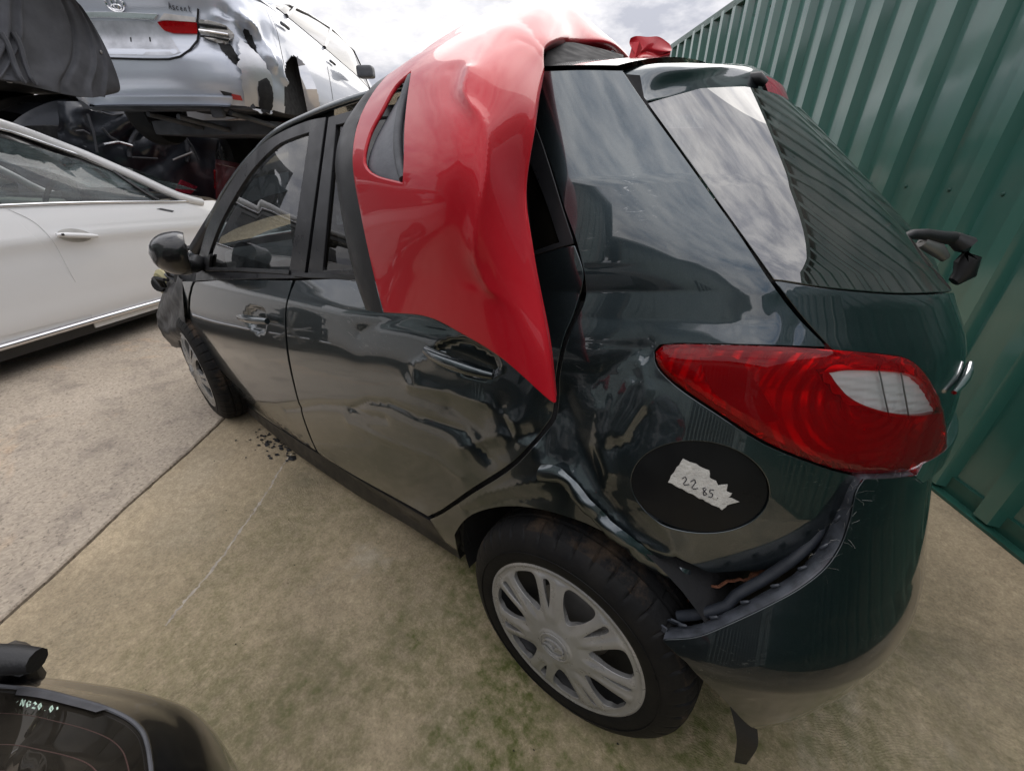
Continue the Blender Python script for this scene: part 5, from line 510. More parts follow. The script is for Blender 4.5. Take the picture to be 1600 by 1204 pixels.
def base(s, v, T):
    s = np.asarray(s, float); v = np.asarray(v, float)
    half = T['SC']*np.pi/2
    ss = np.where(s > half, 2*half - s, s)
    b = _ip(ss, T['BS'], T['BZ']); r = _ip(ss, T['RS'], T['RZ'])
    w = np.clip(v - 1, 0, 1)
    z = np.where(v <= 1, T['ZS'] + (b - T['ZS'])*v, b + (r - b)*(v - 1))
    W = np.where(v <= 1, _ip(v, T['LV'], T['LW']), T['LW'][-1] - T['TUM']*np.abs(w)**1.25*np.clip((r - b)/.36, 0, 1))
    if 'QV' in T:                     # the haunch over the rear wheel leans in toward the shoulder
        k = np.clip((s + .15)/.45, 0, 1); W = W - k*k*(3 - 2*k)*np.interp(v, T['QV'], T['QD'])
    xr = _ip(v, T['XV'], T['XX']); xs = np.interp(v, [0, 1, 2], T['XS'])
    a = xs - xr
    ph = np.clip(s, 0, None)/T['SC']
    sp, cp = np.sin(ph), np.cos(ph)
    q = 1.0/((np.abs(sp)/a)**T['N'] + (np.abs(cp)/W)**T['N'])**(1/T['N'])
    x = np.where(s > 0, xs - q*sp, xs - s)
    f = np.clip((x - T['FT'][0])/T['FT'][1], 0, 1.4)
    y = np.where(s > 0, q*cp, W*(1 - T['FT'][2]*f**2))
    return np.stack(np.broadcast_arrays(x, y, z), -1)
def patch(ctrl):
    # smooth surface through a grid of control points; s across the columns, v along the rows, both 0..1
    c = np.asarray(ctrl, float); nr, nc = c.shape[:2]
    rr, cc = np.linspace(0, 1, nr), np.linspace(0, 1, nc)
    def wts(t, k, n):
        return np.stack([_ip(t, k, np.eye(n)[i]) for i in range(n)], -1)
    def S(s, v):
        a = wts(np.asarray(v, float), rr, nr); b = wts(np.asarray(s, float), cc, nc)
        return np.einsum('...i,...j,ijk->...k', a, b, c)
    return S
def placed(T, O, fwd, mirror=False, pitch=0.0):
    # a body surface set down at O, heading fwd (x, y); mirror puts the drawn side on the car's right
    fx, fy = fwd; n = math.hypot(fx, fy); fx /= n; fy /= n
    m = -1 if mirror else 1
    ex = np.array([fx*math.cos(pitch), fy*math.cos(pitch), -math.sin(pitch)])
    ez = np.array([fx*math.sin(pitch), fy*math.sin(pitch), math.cos(pitch)])
    ey = np.array([-fy, fx, 0])*m
    M = np.stack([ex, ey, ez]); O = np.asarray(O, float)
    def S(s, v):
        return O + base(s, v, T) @ M
    S.M = M; S.O = O
    return S
WHITE_FWD = (.3455, -.9384); SILVER_FWD = (.6017, -.7987); BLACK_FWD = (-.35, .9367)
def hatch_S(s, v): return base(s, v, HATCH)
def bumper_S(s, v): return base(s, v, BUMPER)
half = HATCH['SC']*math.pi/2
# ================================================================== GROUND
def concrete():
    g = G('broom finished concrete')
    tc = g.n('ShaderNodeTexCoord'); P = tc.outputs['Object']
    big = g.noise(.55, 6, .6); mid = g.noise(2.6, 8, .65); fine = g.noise(34, 6, .7); grit = g.noise(210, 3, .6)
    # swirled trowel and broom strokes: wave rings about wandering centres
    wn = g.n('ShaderNodeTexNoise'); wn.inputs['Scale'].default_value = 2.1; wn.inputs['Detail'].default_value = 1.5; g.l(P, wn.inputs['Vector'])
    va = g.n('ShaderNodeVectorMath', operation='MULTIPLY_ADD'); g.l(wn.outputs['Color'], va.inputs[0]); va.inputs[1].default_value = (.9, .9, 0); g.l(P, va.inputs[2])
    vo = g.n('ShaderNodeTexVoronoi', voronoi_dimensions='2D'); vo.inputs['Scale'].default_value = 1.9; g.l(va.outputs[0], vo.inputs['Vector'])
    n3 = g.noise(14, 5, .6)
    sn = g.n('ShaderNodeMath', operation='MULTIPLY_ADD'); g.l(n3, sn.inputs[0]); sn.inputs[1].default_value = .10; g.l(vo.outputs['Distance'], sn.inputs[2])
    sm = g.n('ShaderNodeMath', operation='MULTIPLY'); g.l(sn.outputs[0], sm.inputs[0]); sm.inputs[1].default_value = 370
    si = g.n('ShaderNodeMath', operation='SINE'); g.l(sm.outputs[0], si.inputs[0])
    gate = g.mix(1.0, g.ramp(g.noise(1.7, 3, .6), .49, .64), g.ramp(g.noise(38, 5, .7), .36, .58), 'MULTIPLY')
    st = g.n('ShaderNodeMath', operation='MULTIPLY'); g.l(si.outputs[0], st.inputs[0]); g.l(gate, st.inputs[1])
    c = g.ramp(big, .34, .66, (.39, .31, .205), (.65, .53, .37))
    c = g.mix(g.ramp(mid, .42, .75), c, (.31, .255, .175))
    c = g.mix(g.ramp(g.noise(1.3, 5, .6, sc=(1, 1, 1)), .54, .74), c, (.60, .50, .365))
    # strokes run darker in their hollows, paler on their crests
    gv = g.ramp(st.outputs[0], .1, .9, (.66, .65, .62), (1.20, 1.20, 1.18)); c = g.mix(.34, c, gv, 'MULTIPLY')
    fv = g.ramp(fine, .30, .72, (.66, .645, .61), (1.2, 1.2, 1.18)); c = g.mix(.75, c, fv, 'MULTIPLY')
    f2 = g.ramp(g.noise(120, 6, .75), .36, .64, (.58, .57, .55), (1.26, 1.26, 1.25)); c = g.mix(.5, c, f2, 'MULTIPLY')
    vs1 = g.n('ShaderNodeTexVoronoi', voronoi_dimensions='2D'); vs1.inputs['Scale'].default_value = 190; g.l(P, vs1.inputs['Vector'])
    sv = g.ramp(vs1.outputs['Color'], .08, .95, (.55, .54, .53), (1.38, 1.36, 1.34)); c = g.mix(.26, c, sv, 'MULTIPLY')
    oil = g.ramp(g.noise(.9, 7, .7, dist=.8), .54, .68); c = g.mix(g.ramp(oil, 0, 1, (0, 0, 0), (.55, .55, .55)), c, (.115, .10, .075))
    pale = g.ramp(g.noise(1.15, 6, .7, dist=.5, sc=(1.3, .7, 1)), .57, .68); c = g.mix(g.ramp(pale, 0, 1, (0, 0, 0), (.45, .45, .45)), c, (.56, .50, .42))
    # moss: yellow green film, thickest beside the wheel and toward the wall
    m1 = g.ramp(g.noise(1.6, 8, .68), .40, .56); m2 = g.ramp(g.noise(24, 6, .7), .30, .62)
    dist = g.n('ShaderNodeVectorMath', operation='DISTANCE'); g.l(P, dist.inputs[0]); dist.inputs[1].default_value = (.05, .85, 0)
    near = g.n('ShaderNodeMapRange', i_From_Min=.35, i_From_Max=1.6, i_To_Min=1.0, i_To_Max=0.0); g.l(dist.outputs['Value'], near.inputs['Value'])
    a = g.n('ShaderNodeMath', operation='MULTIPLY'); g.l(m2, a.inputs[0]); g.l(near.outputs[0], a.inputs[1])
    a2 = g.n('ShaderNodeMath', operation='MULTIPLY'); g.l(a.outputs[0], a2.inputs[0])
    mm = g.n('ShaderNodeMath', operation='MULTIPLY_ADD'); g.l(m1, mm.inputs[0]); mm.inputs[1].default_value = .85; mm.inputs[2].default_value = .18; g.l(mm.outputs[0], a2.inputs[1])
    c = g.mix(a2.outputs[0], c, (.080, .092, .016))
    b1 = g.bump(st.outputs[0], .20, .005); b2 = g.bump(fine, .6, .006, b1); b3 = g.bump(grit, .6, .003, b2)
    g.bsdf(c, .82, 0, 0, b3); return g.m
def yard_concrete():
    g = G('worn yard concrete')
    big = g.noise(.7, 7, .62); mid = g.noise(5, 8, .7); fine = g.noise(45, 6, .7)
    c = g.ramp(big, .3, .72, (.38, .32, .25), (.54, .46, .37))
    c = g.mix(g.ramp(mid, .5, .78), c, (.22, .185, .155))
    c = g.mix(g.ramp(g.noise(.9, 5, .7, dist=.6), .56, .70), c, (.60, .42, .27))
    vs1 = g.n('ShaderNodeTexVoronoi', voronoi_dimensions='2D'); vs1.inputs['Scale'].default_value = 120; tcx = g.n('ShaderNodeTexCoord'); g.l(tcx.outputs['Object'], vs1.inputs['Vector'])
    c = g.mix(.5, c, g.ramp(vs1.outputs['Color'], .08, .95, (.6, .59, .58), (1.32, 1.31, 1.3)), 'MULTIPLY')
    pit = g.ramp(g.noise(60, 4, .6), .34, .44, (.45, .44, .43), (1, 1, 1)); c = g.mix(.8, c, pit, 'MULTIPLY')
    g.bsdf(c, .85, 0, 0, g.bump(fine, .5, .006, g.bump(mid, .3, .01))); return g.m
MT['concrete'] = concrete(); MT['yard'] = yard_concrete()
MT['soil'] = simple('joint grime', (.035, .030, .022), .95, var=.5, scale=20)
FD = np.array([.6017, -.7987]); FN = np.array([.7987, .6017])     # along the wall; away from the wall is -FN side
JA = np.array([1.467, 1.719])                                       # a point of the slab joint, which runs along FD
def slab(name, n0, n1, mat, t0=-40, t1=40, zt=0.0):
    # slab between two offsets from the joint (along the joint normal), split so its edge is slightly ragged
    nrm = np.array([FD[1], -FD[0]])                                 # points to -x,-y (toward the hatchback)
    ts = np.concatenate([[t0, -8, -4], np.arange(-2.5, 4, .03), [5, 8, t1]]); V = []; F = []
    for t in ts:
        for k, n in enumerate((n0, n1)):
            w = 0
            if abs(n) < .05 and -2.6 < t < 4: w = rng.normal(0, .0016) + .004*math.sin(t*9)
            for z, ins in ((zt, .0), (zt - .006, -.006 if abs(n) < .05 else 0), (zt - .05, -.006 if abs(n) < .05 else 0)):
                s = 1 if (k == 1) else -1
                q = JA + FD*t + nrm*(n + w + (s*-ins if False else -s*ins))
                V.append((q[0], q[1], z))
    for i in range(len(ts) - 1):
        a = i*6; b = a + 6
        F += [(a, b, b + 3, a + 3), (a + 1, a, a + 3, a + 4)[0:0] or (a, a + 1, b + 1, b), (a + 1, a + 2, b + 2, b + 1), (a + 4, a + 3, b + 3, b + 4), (a + 5, a + 4, b + 4, b + 5)]
    bmx = bmesh.new(); vs_ = [bmx.verts.new(v) for v in V]
    for f in F: bmx.faces.new([vs_[q] for q in f])
    bmesh.ops.recalc_face_normals(bmx, faces=bmx.faces[:]); bmx.verts.index_update()
    o = mesh(name, [v.co[:] for v in bmx.verts], [[v.index for v in f.verts] for f in bmx.faces], mat, None, True, sharp=30); bmx.free(); return o
gr = mesh('ground', [(-300, -300, -.04), (300, -300, -.04), (300, 300, -.04), (-300, 300, -.04)], [(0, 1, 2, 3)], 'soil', None, False); tag(gr, kind='structure')
sl = slab('concrete_slab', .014, 60, 'concrete'); tag(sl, kind='structure')
sl = slab('concrete_slab', -60, -.014, 'yard'); tag(sl, kind='structure')
# pale hairline crack filled with mortar on the near slab, a raised smear
def crack(pts, w):
    V = []; F = []; L = np.concatenate([np.linspace(pts[i], pts[i + 1], 16, endpoint=False) for i in range(len(pts) - 1)])
    wob = np.convolve(rng.normal(0, 1, len(L) + 12), np.ones(13)/13, 'valid')
    for i, p in enumerate(L):
        t = L[min(i + 1, len(L) - 1)] - L[max(i - 1, 0)]; t /= np.linalg.norm(t) + 1e-9; u = np.array([-t[1], t[0]])
        a, c = w*abs(rng.normal(.6, .4)), p + u*(wob[i]*.010 + rng.normal(0, .0012))
        V += [(*(c + u*a), .0007), (*(c - u*w*abs(rng.normal(.6, .4))), .0009)]
        if i: k = 2*i; F.append((k - 2, k - 1, k + 1, k))
    return V, F
MT['mortar'] = simple('pale mortar smear', (.40, .35, .29), .9, var=.3, scale=40, bump=.5)
V, F = crack([(1.045, 1.415), (1.10, 1.33), (1.19, 1.19), (1.30, 1.05), (1.40, .93), (1.50, .82), (1.56, .75)], .006)
o = mesh('mortar_smear', V, F, 'mortar', sl); 
# litter
def shards(name, cx, cy, spread, n, size, mat, label, cat):
    V = []; F = []
    for i in range(n):
        x, y = rng.normal(cx, spread), rng.normal(cy, spread*.7); s = size*rng.uniform(.25, 1) + size*(rng.uniform() > .9)*rng.uniform(.4, 1.4); a = rng.uniform(0, 6.3)
        h = s*rng.uniform(.15, .5); o = len(V)
        for k in range(5):
            t = a + k*1.257; r = s*rng.uniform(.5, 1)
            V.append((x + r*math.cos(t), y + r*math.sin(t)*.7, .002 + rng.uniform(0, .004)))
        V.append((x + rng.normal(0, s*.2), y, h)); F += [(o + k, o + (k + 1) % 5, o + 5) for k in range(5)]
    o = mesh(name, V, F, mat, None, False); return tag(o, label, cat, kind='stuff')
shards('debris_pile', 1.70, .73, .085, 130, .015, 'litter', 'pile of broken black plastic fragments beside the sill of the hatchback', 'debris')
shards('scattered_grit', .6, 1.15, .55, 70, .0035, 'litter', 'small dark specks of grit and leaf bits scattered over the concrete', 'grit')

# ================================================================== FENCE
fen = empty('metal_fence', (-1.115, -.559, 0), 'tall green ribbed steel fence running behind the dark hatchback', 'fence')
FO = np.array([-1.115, -.559]); NB = np.array([-FN[0], -FN[1]])   # NB points toward the cars? checked below
toward = np.array([-.258, 1.37]) - FO
OUT = FN if FN @ toward > 0 else -FN                              # face toward the yard
PIT = .2225; FH = 2.37
prof = [(0, 0), (.084, 0), (.106, .042), (.162, .042), (.184, 0)]  # pan, rib side, rib crest, rib side
def fpt(t, d, z): q = FO + FD*t + OUT*d; return (q[0], q[1], z)
PH = 1.0368 - .145
sheets = []
for k in range(-9, 13):
    V = []; F = []; cols = []
    for r_ in range(4):
        for (u, d) in prof: cols.append((PH + (k*4 + r_)*PIT + u, d))
    cols.append((PH + (k*4 + 4)*PIT + .012, .0012))
    cols = [(t, d + .0006*((k) % 2)) for t, d in cols]
    for t, d in cols:
        for z in (.03, .6, 1.2, 1.8, FH - .02): V.append(fpt(t, d, z))
    for i in range(len(cols) - 1):
        for j in range(4): a = i*5 + j; F.append((a, a + 5, a + 6, a + 1))
    sheets.append(mesh('cladding_sheet', V, F, 'fence', fen, True, sharp=12))
def rail(name, z0, z1, d0, d1, t0=-9, t1=13):
    V = [fpt(t, d, z) for t in (t0, t1) for d, z in ((d0, z0), (d1, z0), (d1, z1), (d0, z1))]
    return mesh(name, V, [(0, 1, 2, 3), (7, 6, 5, 4), (0, 4, 5, 1), (1, 5, 6, 2), (2, 6, 7, 3), (3, 7, 4, 0)], 'fence_trim', fen, False)
rail('top_cap', FH - .045, FH + .004, -.02, .042)
rail('bottom_rail', .002, .085, -.03, .012); rail('bottom_rail', .002, .014, .012, .05)
for z in (.55, 1.125, 1.75): rail('girt', z - .03, z + .03, -.06, -.004)
for tpost in (-6, -3.2, -.4, 2.4, 5.2, 8.0, 10.8): 
    box('fence_post', fpt(tpost, -.09, FH/2), (.06, .06, FH), 'fence_trim', fen, Matrix.Rotation(math.atan2(FD[1], FD[0]), 3, 'Z'), .004)
bmx = bmesh.new(); bmesh.ops.create_cone(bmx, cap_ends=True, segments=8, radius1=.0085, radius2=.005, depth=.006)
sc_me = bpy.data.meshes.new('screw'); Mr = basis((0, 0, 0), (OUT[0], OUT[1], 0), (0, 0, 1)); bmx.transform(Mr); bmx.to_mesh(sc_me); bmx.free(); sc_me.materials.append(MT['fence_trim'])
for k in range(-8, 40):
    for z in (.125, 1.13, 2.2):
        if z == .125 and k % 2: continue
        t = PH + k*PIT + .034; s_ = bpy.data.objects.new('screw', sc_me); COL.objects.link(s_); s_.parent = fen
        s_.location = Vector(fpt(t, .004, z)) - Vector((FO[0], FO[1], 0))

# ================================================================== HATCHBACK
car = empty('hatchback_car', (1.1, 0, 0), 'crashed dark green hatchback with dented side and a red bumper cover draped over its roof', 'car')
dents_hv = [(toh(pl), w*(1.25 if i < 9 else 1.15), a*(.75 if i < 9 else .58)) for i, (pl, w, a) in enumerate(DATA['dents'])]
cupf = toh(DATA['handle_cup_front']); cupr = toh(DATA['handle_cup_rear'])
def lump(Q, seed, sc):
    r = np.random.default_rng(seed); out = np.zeros(len(Q))
    for _ in range(26):
        k = r.normal(0, sc, 2); out += math.sqrt(1/26)*np.sin(Q @ k + r.uniform(0, 6.28))
    return out
def side_disp(s, v):
    Q = toh(np.stack([s, v], 1)); d = np.zeros(len(s))
    for L, w, a in dents_hv:
        bb0, bb1 = L.min(0) - 4*w, L.max(0) + 4*w
        k = (Q[:, 0] > bb0[0]) & (Q[:, 0] < bb1[0]) & (Q[:, 1] > bb0[1]) & (Q[:, 1] < bb1[1])
        if k.any(): d[k] += a*np.exp(.25 - np.sqrt((1.35*dist_poly(Q[k], L)/w)**2 + .0625))
    # broad waviness of the stove-in rear door and quarter, strongest round the wheel arch
    m = np.exp(-(np.hypot((Q[:, 0] - .02)/.42, (Q[:, 1] - .50)/.26))**2)
    d += m*(.0024*np.abs(lump(Q, 3, 7)) - .0015)
    m2 = np.exp(-(np.hypot((Q[:, 0] + .45)/.5, (Q[:, 1] - .35)/.25))**2); d += m2*.0009*lump(Q, 9, 6)
    # orange-peel scale flatness error of any pressed panel
    d += .0004*lump(Q, 11, 7)
    # crease along the shoulder, above the lamp
    for cup, dep in ((cupf, .016), (cupr, .018)):
        c = cup.mean(0); k = np.hypot(*(Q - c).T) < .22
        if k.any():
            dd = dist_poly(Q[k], cup, True); ins = inside(Q[k], cup); t = np.clip(np.where(ins, dd, -dd)/.018 + .15, 0, 1); d[k] -= dep*t*t*(3 - 2*t)
    return d
RESF = .013
fd = panel('front_door', hatch_S, DATA['front_door'], 'green', car, res=RESF, disp=side_disp)
rd = panel('rear_door', hatch_S, DATA['rear_door'], 'green_scuffed', car, res=.010, disp=side_disp); tag(rd, 'rear door with buckled and scratched lower half')
# quarter panel, its wheel-arch edge torn
fdh = [[.5*(a[0] + 0) + .5*a[0], a[1]] for a in DATA['fuel_door']]
fc_ = np.mean(np.array(DATA['fuel_door']), 0); fuel_hole = [list(fc_ + (np.array(p) - fc_)*1.025) for p in DATA['fuel_door']]
qp = panel('quarter_panel', hatch_S, DATA['quarter_panel'], 'green_scuffed', car, holes=[fuel_hole], res=.0095, disp=side_disp, flange=.02); tag(qp, 'crushed rear quarter panel with torn wheel arch edge')
panel('fender_remnant', hatch_S, DATA['fender_strip'], 'green', car, res=.015, disp=side_disp)
panel('sill', hatch_S, DATA['sill'], 'black_plastic', car, res=.012, off=-.004, flange=.05)  # body-colour sill made black, its shade put into the colour
# far side: mirrored outline of the same panels, undamaged
def mS(s, v): return hatch_S(s, v)*np.array([1, -1, 1])
for nm, key in (('front_door', 'front_door'), ('rear_door', 'rear_door'), ('quarter_panel', 'quarter_panel')):
    panel(nm, mS, DATA[key], 'green', car, res=.05, sgn=-1)
panel('door_frame', mS, DATA['front_frame'], 'satin_black', car, holes=[DATA['front_glass']], res=.05, sgn=-1)
panel('door_frame', mS, DATA['rear_frame'], 'satin_black', car, holes=[DATA['rear_door_glass'], DATA['quarter_glass']], res=.05, sgn=-1)
# fuel door and its label
fuel = panel('fuel_door', hatch_S, DATA['fuel_door'], simple('reflection-dark fuel door', (.007, .0075, .008), .33, var=.2, Specular_IOR_Level=.22), car, res=.012, off=-.0035, disp=None, flange=.02)  # satin black stands for the dark reflection on the door
lab = panel('paper_label', hatch_S, DATA['sticker'], 'paper', fuel, res=.007, off=-.0022, flange=.0006, jag=.0006)
def on_hatch(L, off):
    q = np.array(L); return [tuple(p) for p in hatch_S(q[:, 0], q[:, 1]) + normal_of(hatch_S, q, 1)*off]
ln = normal_of(hatch_S, np.array([DATA['sticker'][0]]), 1)[0]
ribbon('handwriting', [on_hatch(L, -.0010) for L in DATA['writing']], .0017, 'ink', lab, ln)
# side glass and black frames
ff = panel('door_frame', hatch_S, DATA['front_frame'], 'satin_black', fd, holes=[DATA['front_glass']], res=.02, off=.001, flange=.02)
panel('window_glass', hatch_S, DATA['front_glass'], 'glass', fd, res=.03, off=-.006, flange=0)
rf_ = panel('door_frame', hatch_S, DATA['rear_frame'], 'satin_black', rd, holes=[DATA['rear_door_glass'], DATA['quarter_glass']], res=.02, off=.001, flange=.02)
panel('window_glass', hatch_S, DATA['rear_door_glass'], 'dark_glass', rd, res=.03, off=-.006, flange=0)
panel('quarter_glass', hatch_S, DATA['quarter_glass'], 'dark_glass', rd, res=.03, off=-.005, flange=0)
# weather strips along the belt
def strip_on(S, L, w, hgt, mat, name, parent, sgn=1):
    q = np.array(L); P = S(q[:, 0], q[:, 1]); n = normal_of(S, q, sgn); V = []; F = []
    for i in range(len(q)):
        t = P[min(i + 1, len(q) - 1)] - P[max(i - 1, 0)]; u = np.cross(n[i], t); u /= np.linalg.norm(u)
        V += [P[i] - u*w/2, P[i] - u*w*.4 + n[i]*hgt, P[i] + u*w*.4 + n[i]*hgt, P[i] + u*w/2]
        if i:
            a = 4*i; F += [(a - 4 + k, a + k, a + k + 1, a - 3 + k) for k in range(3)]
    return mesh(name, V, F, mat, parent, True, sharp=50)
strip_on(hatch_S, [(-1.60 + .75*t, .985 + .01*t) for t in np.linspace(0, 1, 16)], .016, .006, 'black_plastic', 'weather_strip', fd)
strip_on(hatch_S, [(-.82 + .8*t, .99 + .13*t**2) for t in np.linspace(0, 1, 16)], .016, .006, 'black_plastic', 'weather_strip', rd)
# roof: joins the two rails with a crown
def roof_S(s, v):
    a = base(s, np.full_like(s, 2.0), HATCH); y = a[:, 1]*(1 - 2*v); k = 1 - (1 - 2*v)**2
    return np.stack([a[:, 0] - .02*k*0, y, a[:, 2] + .064*k], 1)
s_ = np.concatenate([np.linspace(-1.30, .28, 50)]); v_ = np.linspace(0, 1, 31); Q = np.stack(np.meshgrid(s_, v_, indexing='ij'), -1).reshape(-1, 2)
P = roof_S(Q[:, 0], Q[:, 1]); F = [(i*31 + j, i*31 + j + 1, (i+1)*31 + j + 1, (i+1)*31 + j) for i in range(49) for j in range(30)]
F = [f[::-1] for f in F]
roof = mesh('roof', P, F, 'green', car)
for sg in (1, -1):
    L = [roof_S(np.array([t]), np.array([0.0]))[0]*np.array([1, sg, 1]) + np.array([0, -.006*sg, -.003]) for t in np.linspace(-1.58, -.1, 40)]
    tube('roof_rail_trim', L, .009, 'green', roof, 8)
# pillars of body colour between frame and rail (A pillar outer)
# windscreen and bonnet
a0 = roof_S(np.array([-1.30]*9), np.linspace(0, 1, 9)); V = list(a0); 
cowl = [np.array([1.98 + .16*(1 - (2*t - 1)**2), .70*(1 - 2*t), .90]) for t in np.linspace(0, 1, 9)]; V += cowl
mesh('windscreen', V, [(j, j + 1, 9 + j + 1, 9 + j) for j in range(8)], 'glass', car)
for sg in (1, -1):
    tube('a_pillar', [np.array([x_, y_*sg, z_]) for x_, y_, z_ in [(1.60, .575, 1.205), (1.75, .62, 1.10), (1.90, .68, .97), (1.99, .71, .895)]], [.026, .026, .028, .03], 'satin_black', car, 10)
def bon(s, v):
    x = 2.08 + .72*v; y = .70*(1 - 2*s)*(1 - .12*v**2); z = .90 - .05*v - .16*v**3 - .05*(1 - 2*s)**4 + .03*np.sin(9*s + 7*v)*v
    return np.stack([x, y, z], -1)
grid('bonnet', bon, (0, 1), (0, 1), 20, 16, 'green', car, sgn=1)
# tailgate, rear glass
tg = panel('tailgate', hatch_S, DATA['tailgate'], 'green', car, res=.02, disp=lambda s, v: .0005*lump(toh(np.stack([s, v], 1)), 21, 6), flange=.015)
rg = panel('rear_window', hatch_S, DATA['rear_glass'], 'rear_glass', tg, res=.025, off=.001, flange=.004)
for k in range(9):
    vv = 1.14 + k*.075; L = on_hatch([(s, vv + .01*math.cos((s - half)*2)) for s in np.linspace(.70 - .02*k, 2*half - .70, 26)], -.003)
    tube('heater_line', L, .0007, 'heater', rg, 4, False)
# spoiler: loft through stations, mirrored
sp = [[np.array(p) for p in r] for r in DATA['spoiler']]; st = sp + [[p*np.array([1, -1, 1]) for p in r] for r in sp[-2::-1]]
SPS = patch(st); spo = grid('spoiler', lambda s, v: SPS(s, v), (0, 1), (0, 1), 25, 61, 'green', tg, sgn=1)
# high brake lamp and washer nozzle in the spoiler
def sp_pt(s, v, off=.0):
    q = np.array([[s, v]]); return SPS(q[:, 0], q[:, 1])[0] + normal_of(SPS, q, SPSG)[0]*off
q = np.array([[.6, .5]]); nn = normal_of(SPS, q, 1)[0]; SPSG = 1 if nn[0] < 0 or nn[2] > .5 else -1
ss_, vv_ = np.linspace(.63, .80, 6), np.linspace(.405, .595, 14); Qb = np.stack(np.meshgrid(ss_, vv_, indexing='ij'), -1).reshape(-1, 2)
Pb = SPS(Qb[:, 0], Qb[:, 1]) + normal_of(SPS, Qb, SPSG)*.004
mesh('brake_lamp', Pb, [(i*14 + j, i*14 + j + 1, (i+1)*14 + j + 1, (i+1)*14 + j) for i in range(5) for j in range(13)], simple('red brake lamp lens', (.42, .03, .06), .12, coat=.8), spo)
wn_ = sp_pt(.70, .385, .0); tube('washer_nozzle', [wn_ + np.array([.03, .01, .012]), wn_ + np.array([.0, .005, .010]), wn_ + np.array([-.016, 0, .0])], [.010, .013, .007], 'black_plastic', spo, 10)
# gutter seam either side of the tailgate is real gap over a dark shell
# inner dark shell seen through gaps and the torn arch
def skip_arch(s, v, p): return math.hypot(p[0] - .0, p[2] - .29) < .37 or (p[2] < .62 and -.62 < p[0] < -.2 and p[1] > .3)
grid('inner_shell', hatch_S, (-2.2, 2*half - .45), (.0, .985), 120, 34, 'dark', car, off=-.024, skip=lambda s, v, p: skip_arch(s, v, p))
grid('inner_shell', mS, (-2.2, .5), (.0, .985), 60, 20, 'dark', car, off=-.024, sgn=-1)
def skip_c(s, v, p): return not (.255 < s + .0 < .62 and s < .335 + .135*(2 - v) + .06)
# C pillar inner and tailgate seam backing
L = [(.335, 1.86), (.38, 1.64), (.416, 1.44), (.445, 1.26), (.468, 1.09), (.498, .983), (.54, .94)]
for sg in (1, -1):
    for (la, lb, o_) in ((-.04, .014, -.018),):
        V = []; F = []
        for i, (s, v) in enumerate([(.285, 2.0)] + L):
            q = np.array([[s + la, v], [s + lb, v]]); p = hatch_S(q[:, 0], q[:, 1]) + normal_of(hatch_S, q, 1)*o_; V += [p[0]*[1, sg, 1], p[1]*[1, sg, 1]]
            if i: a = 2*i; F.append((a - 2, a - 1, a + 1, a))
        mesh('seam_backing', V, F, 'dark', car)
# door seam backing of the greenhouse (behind frames)
for SS_, sg in ((hatch_S, 1), (mS, -1)):
    grid('pillar_inner', SS_, (-.86, -.60), (1, 2), 6, 12, 'dark', car, off=-.022, sgn=sg)
    grid('pillar_inner', SS_, (.02, .34), (1, 2), 8, 12, 'dark', car, off=-.022, sgn=sg)
# floor and cabin
box('floor_pan', (.2, 0, .21), (1.3, .9, .07), 'dark', car)
box('floor_pan', (1.45, 0, .19), (2.1, 1.50, .07), 'dark', car)
box('rear_bulkhead', (-.32, 0, .62), (.10, 1.05, .70), 'dark', car)
box('parcel_shelf', (-.13, 0, .98), (.34, .92, .03), 'seat', car)
for yy in (.36, -.36):
    st_ = box('front_seat', (1.02, yy, .50), (.50, .48, .18), 'seat', car, None, .06, 4)
    box('seat_back', (.80, yy, .82), (.16, .46, .62), 'seat', st_, Matrix.Rotation(R(-14), 3, 'Y'), .06, 4)
    box('headrest', (.70, yy, 1.20), (.10, .26, .18), 'seat', st_, Matrix.Rotation(R(-10), 3, 'Y'), .045, 4)
box('rear_seat', (.12, 0, .78), (.16, 1.15, .62), 'seat', car, Matrix.Rotation(R(-16), 3, 'Y'), .06, 3)
box('dashboard', (1.72, 0, .76), (.42, 1.3, .28), 'grey_plastic', car, None, .08, 4)
Mx = basis((1.42, -.36, .86), (-.9, 0, .42), (0, 1, 0)); tube('steering_wheel', [Mx @ Vector((.18*math.cos(t), .18*math.sin(t), 0)) for t in np.linspace(0, 2*math.pi, 28, endpoint=False)], .014, 'seat', car, 8, closed=True)
# door handles
def at_s(sv, off): q = np.array([sv]); return hatch_S(q[:, 0], q[:, 1])[0] + normal_of(hatch_S, q, 1)[0]*off
def handle(parent, a, b, thick=.0125, mat='green'):
    n = 12; L = []; rr = []
    for t in np.linspace(0, 1, n):
        sv = np.array(a) + (np.array(b) - np.array(a))*t; L.append(at_s(sv, .012 + .020*math.sin(math.pi*(.08 + .84*t))**.6)); rr.append(thick*(.62 + .5*math.sin(math.pi*(.1 + .8*t))))
    h = tube('handle', L, rr, mat, parent, 12); return h
hh = handle(fd, DATA['hf0'], DATA['hf1']); p0 = at_s(np.array(DATA['hf0'])*.75 + np.array(DATA['hf1'])*.25, .024)
handle(rd, DATA['hr0'], DATA['hr1'], .0135)
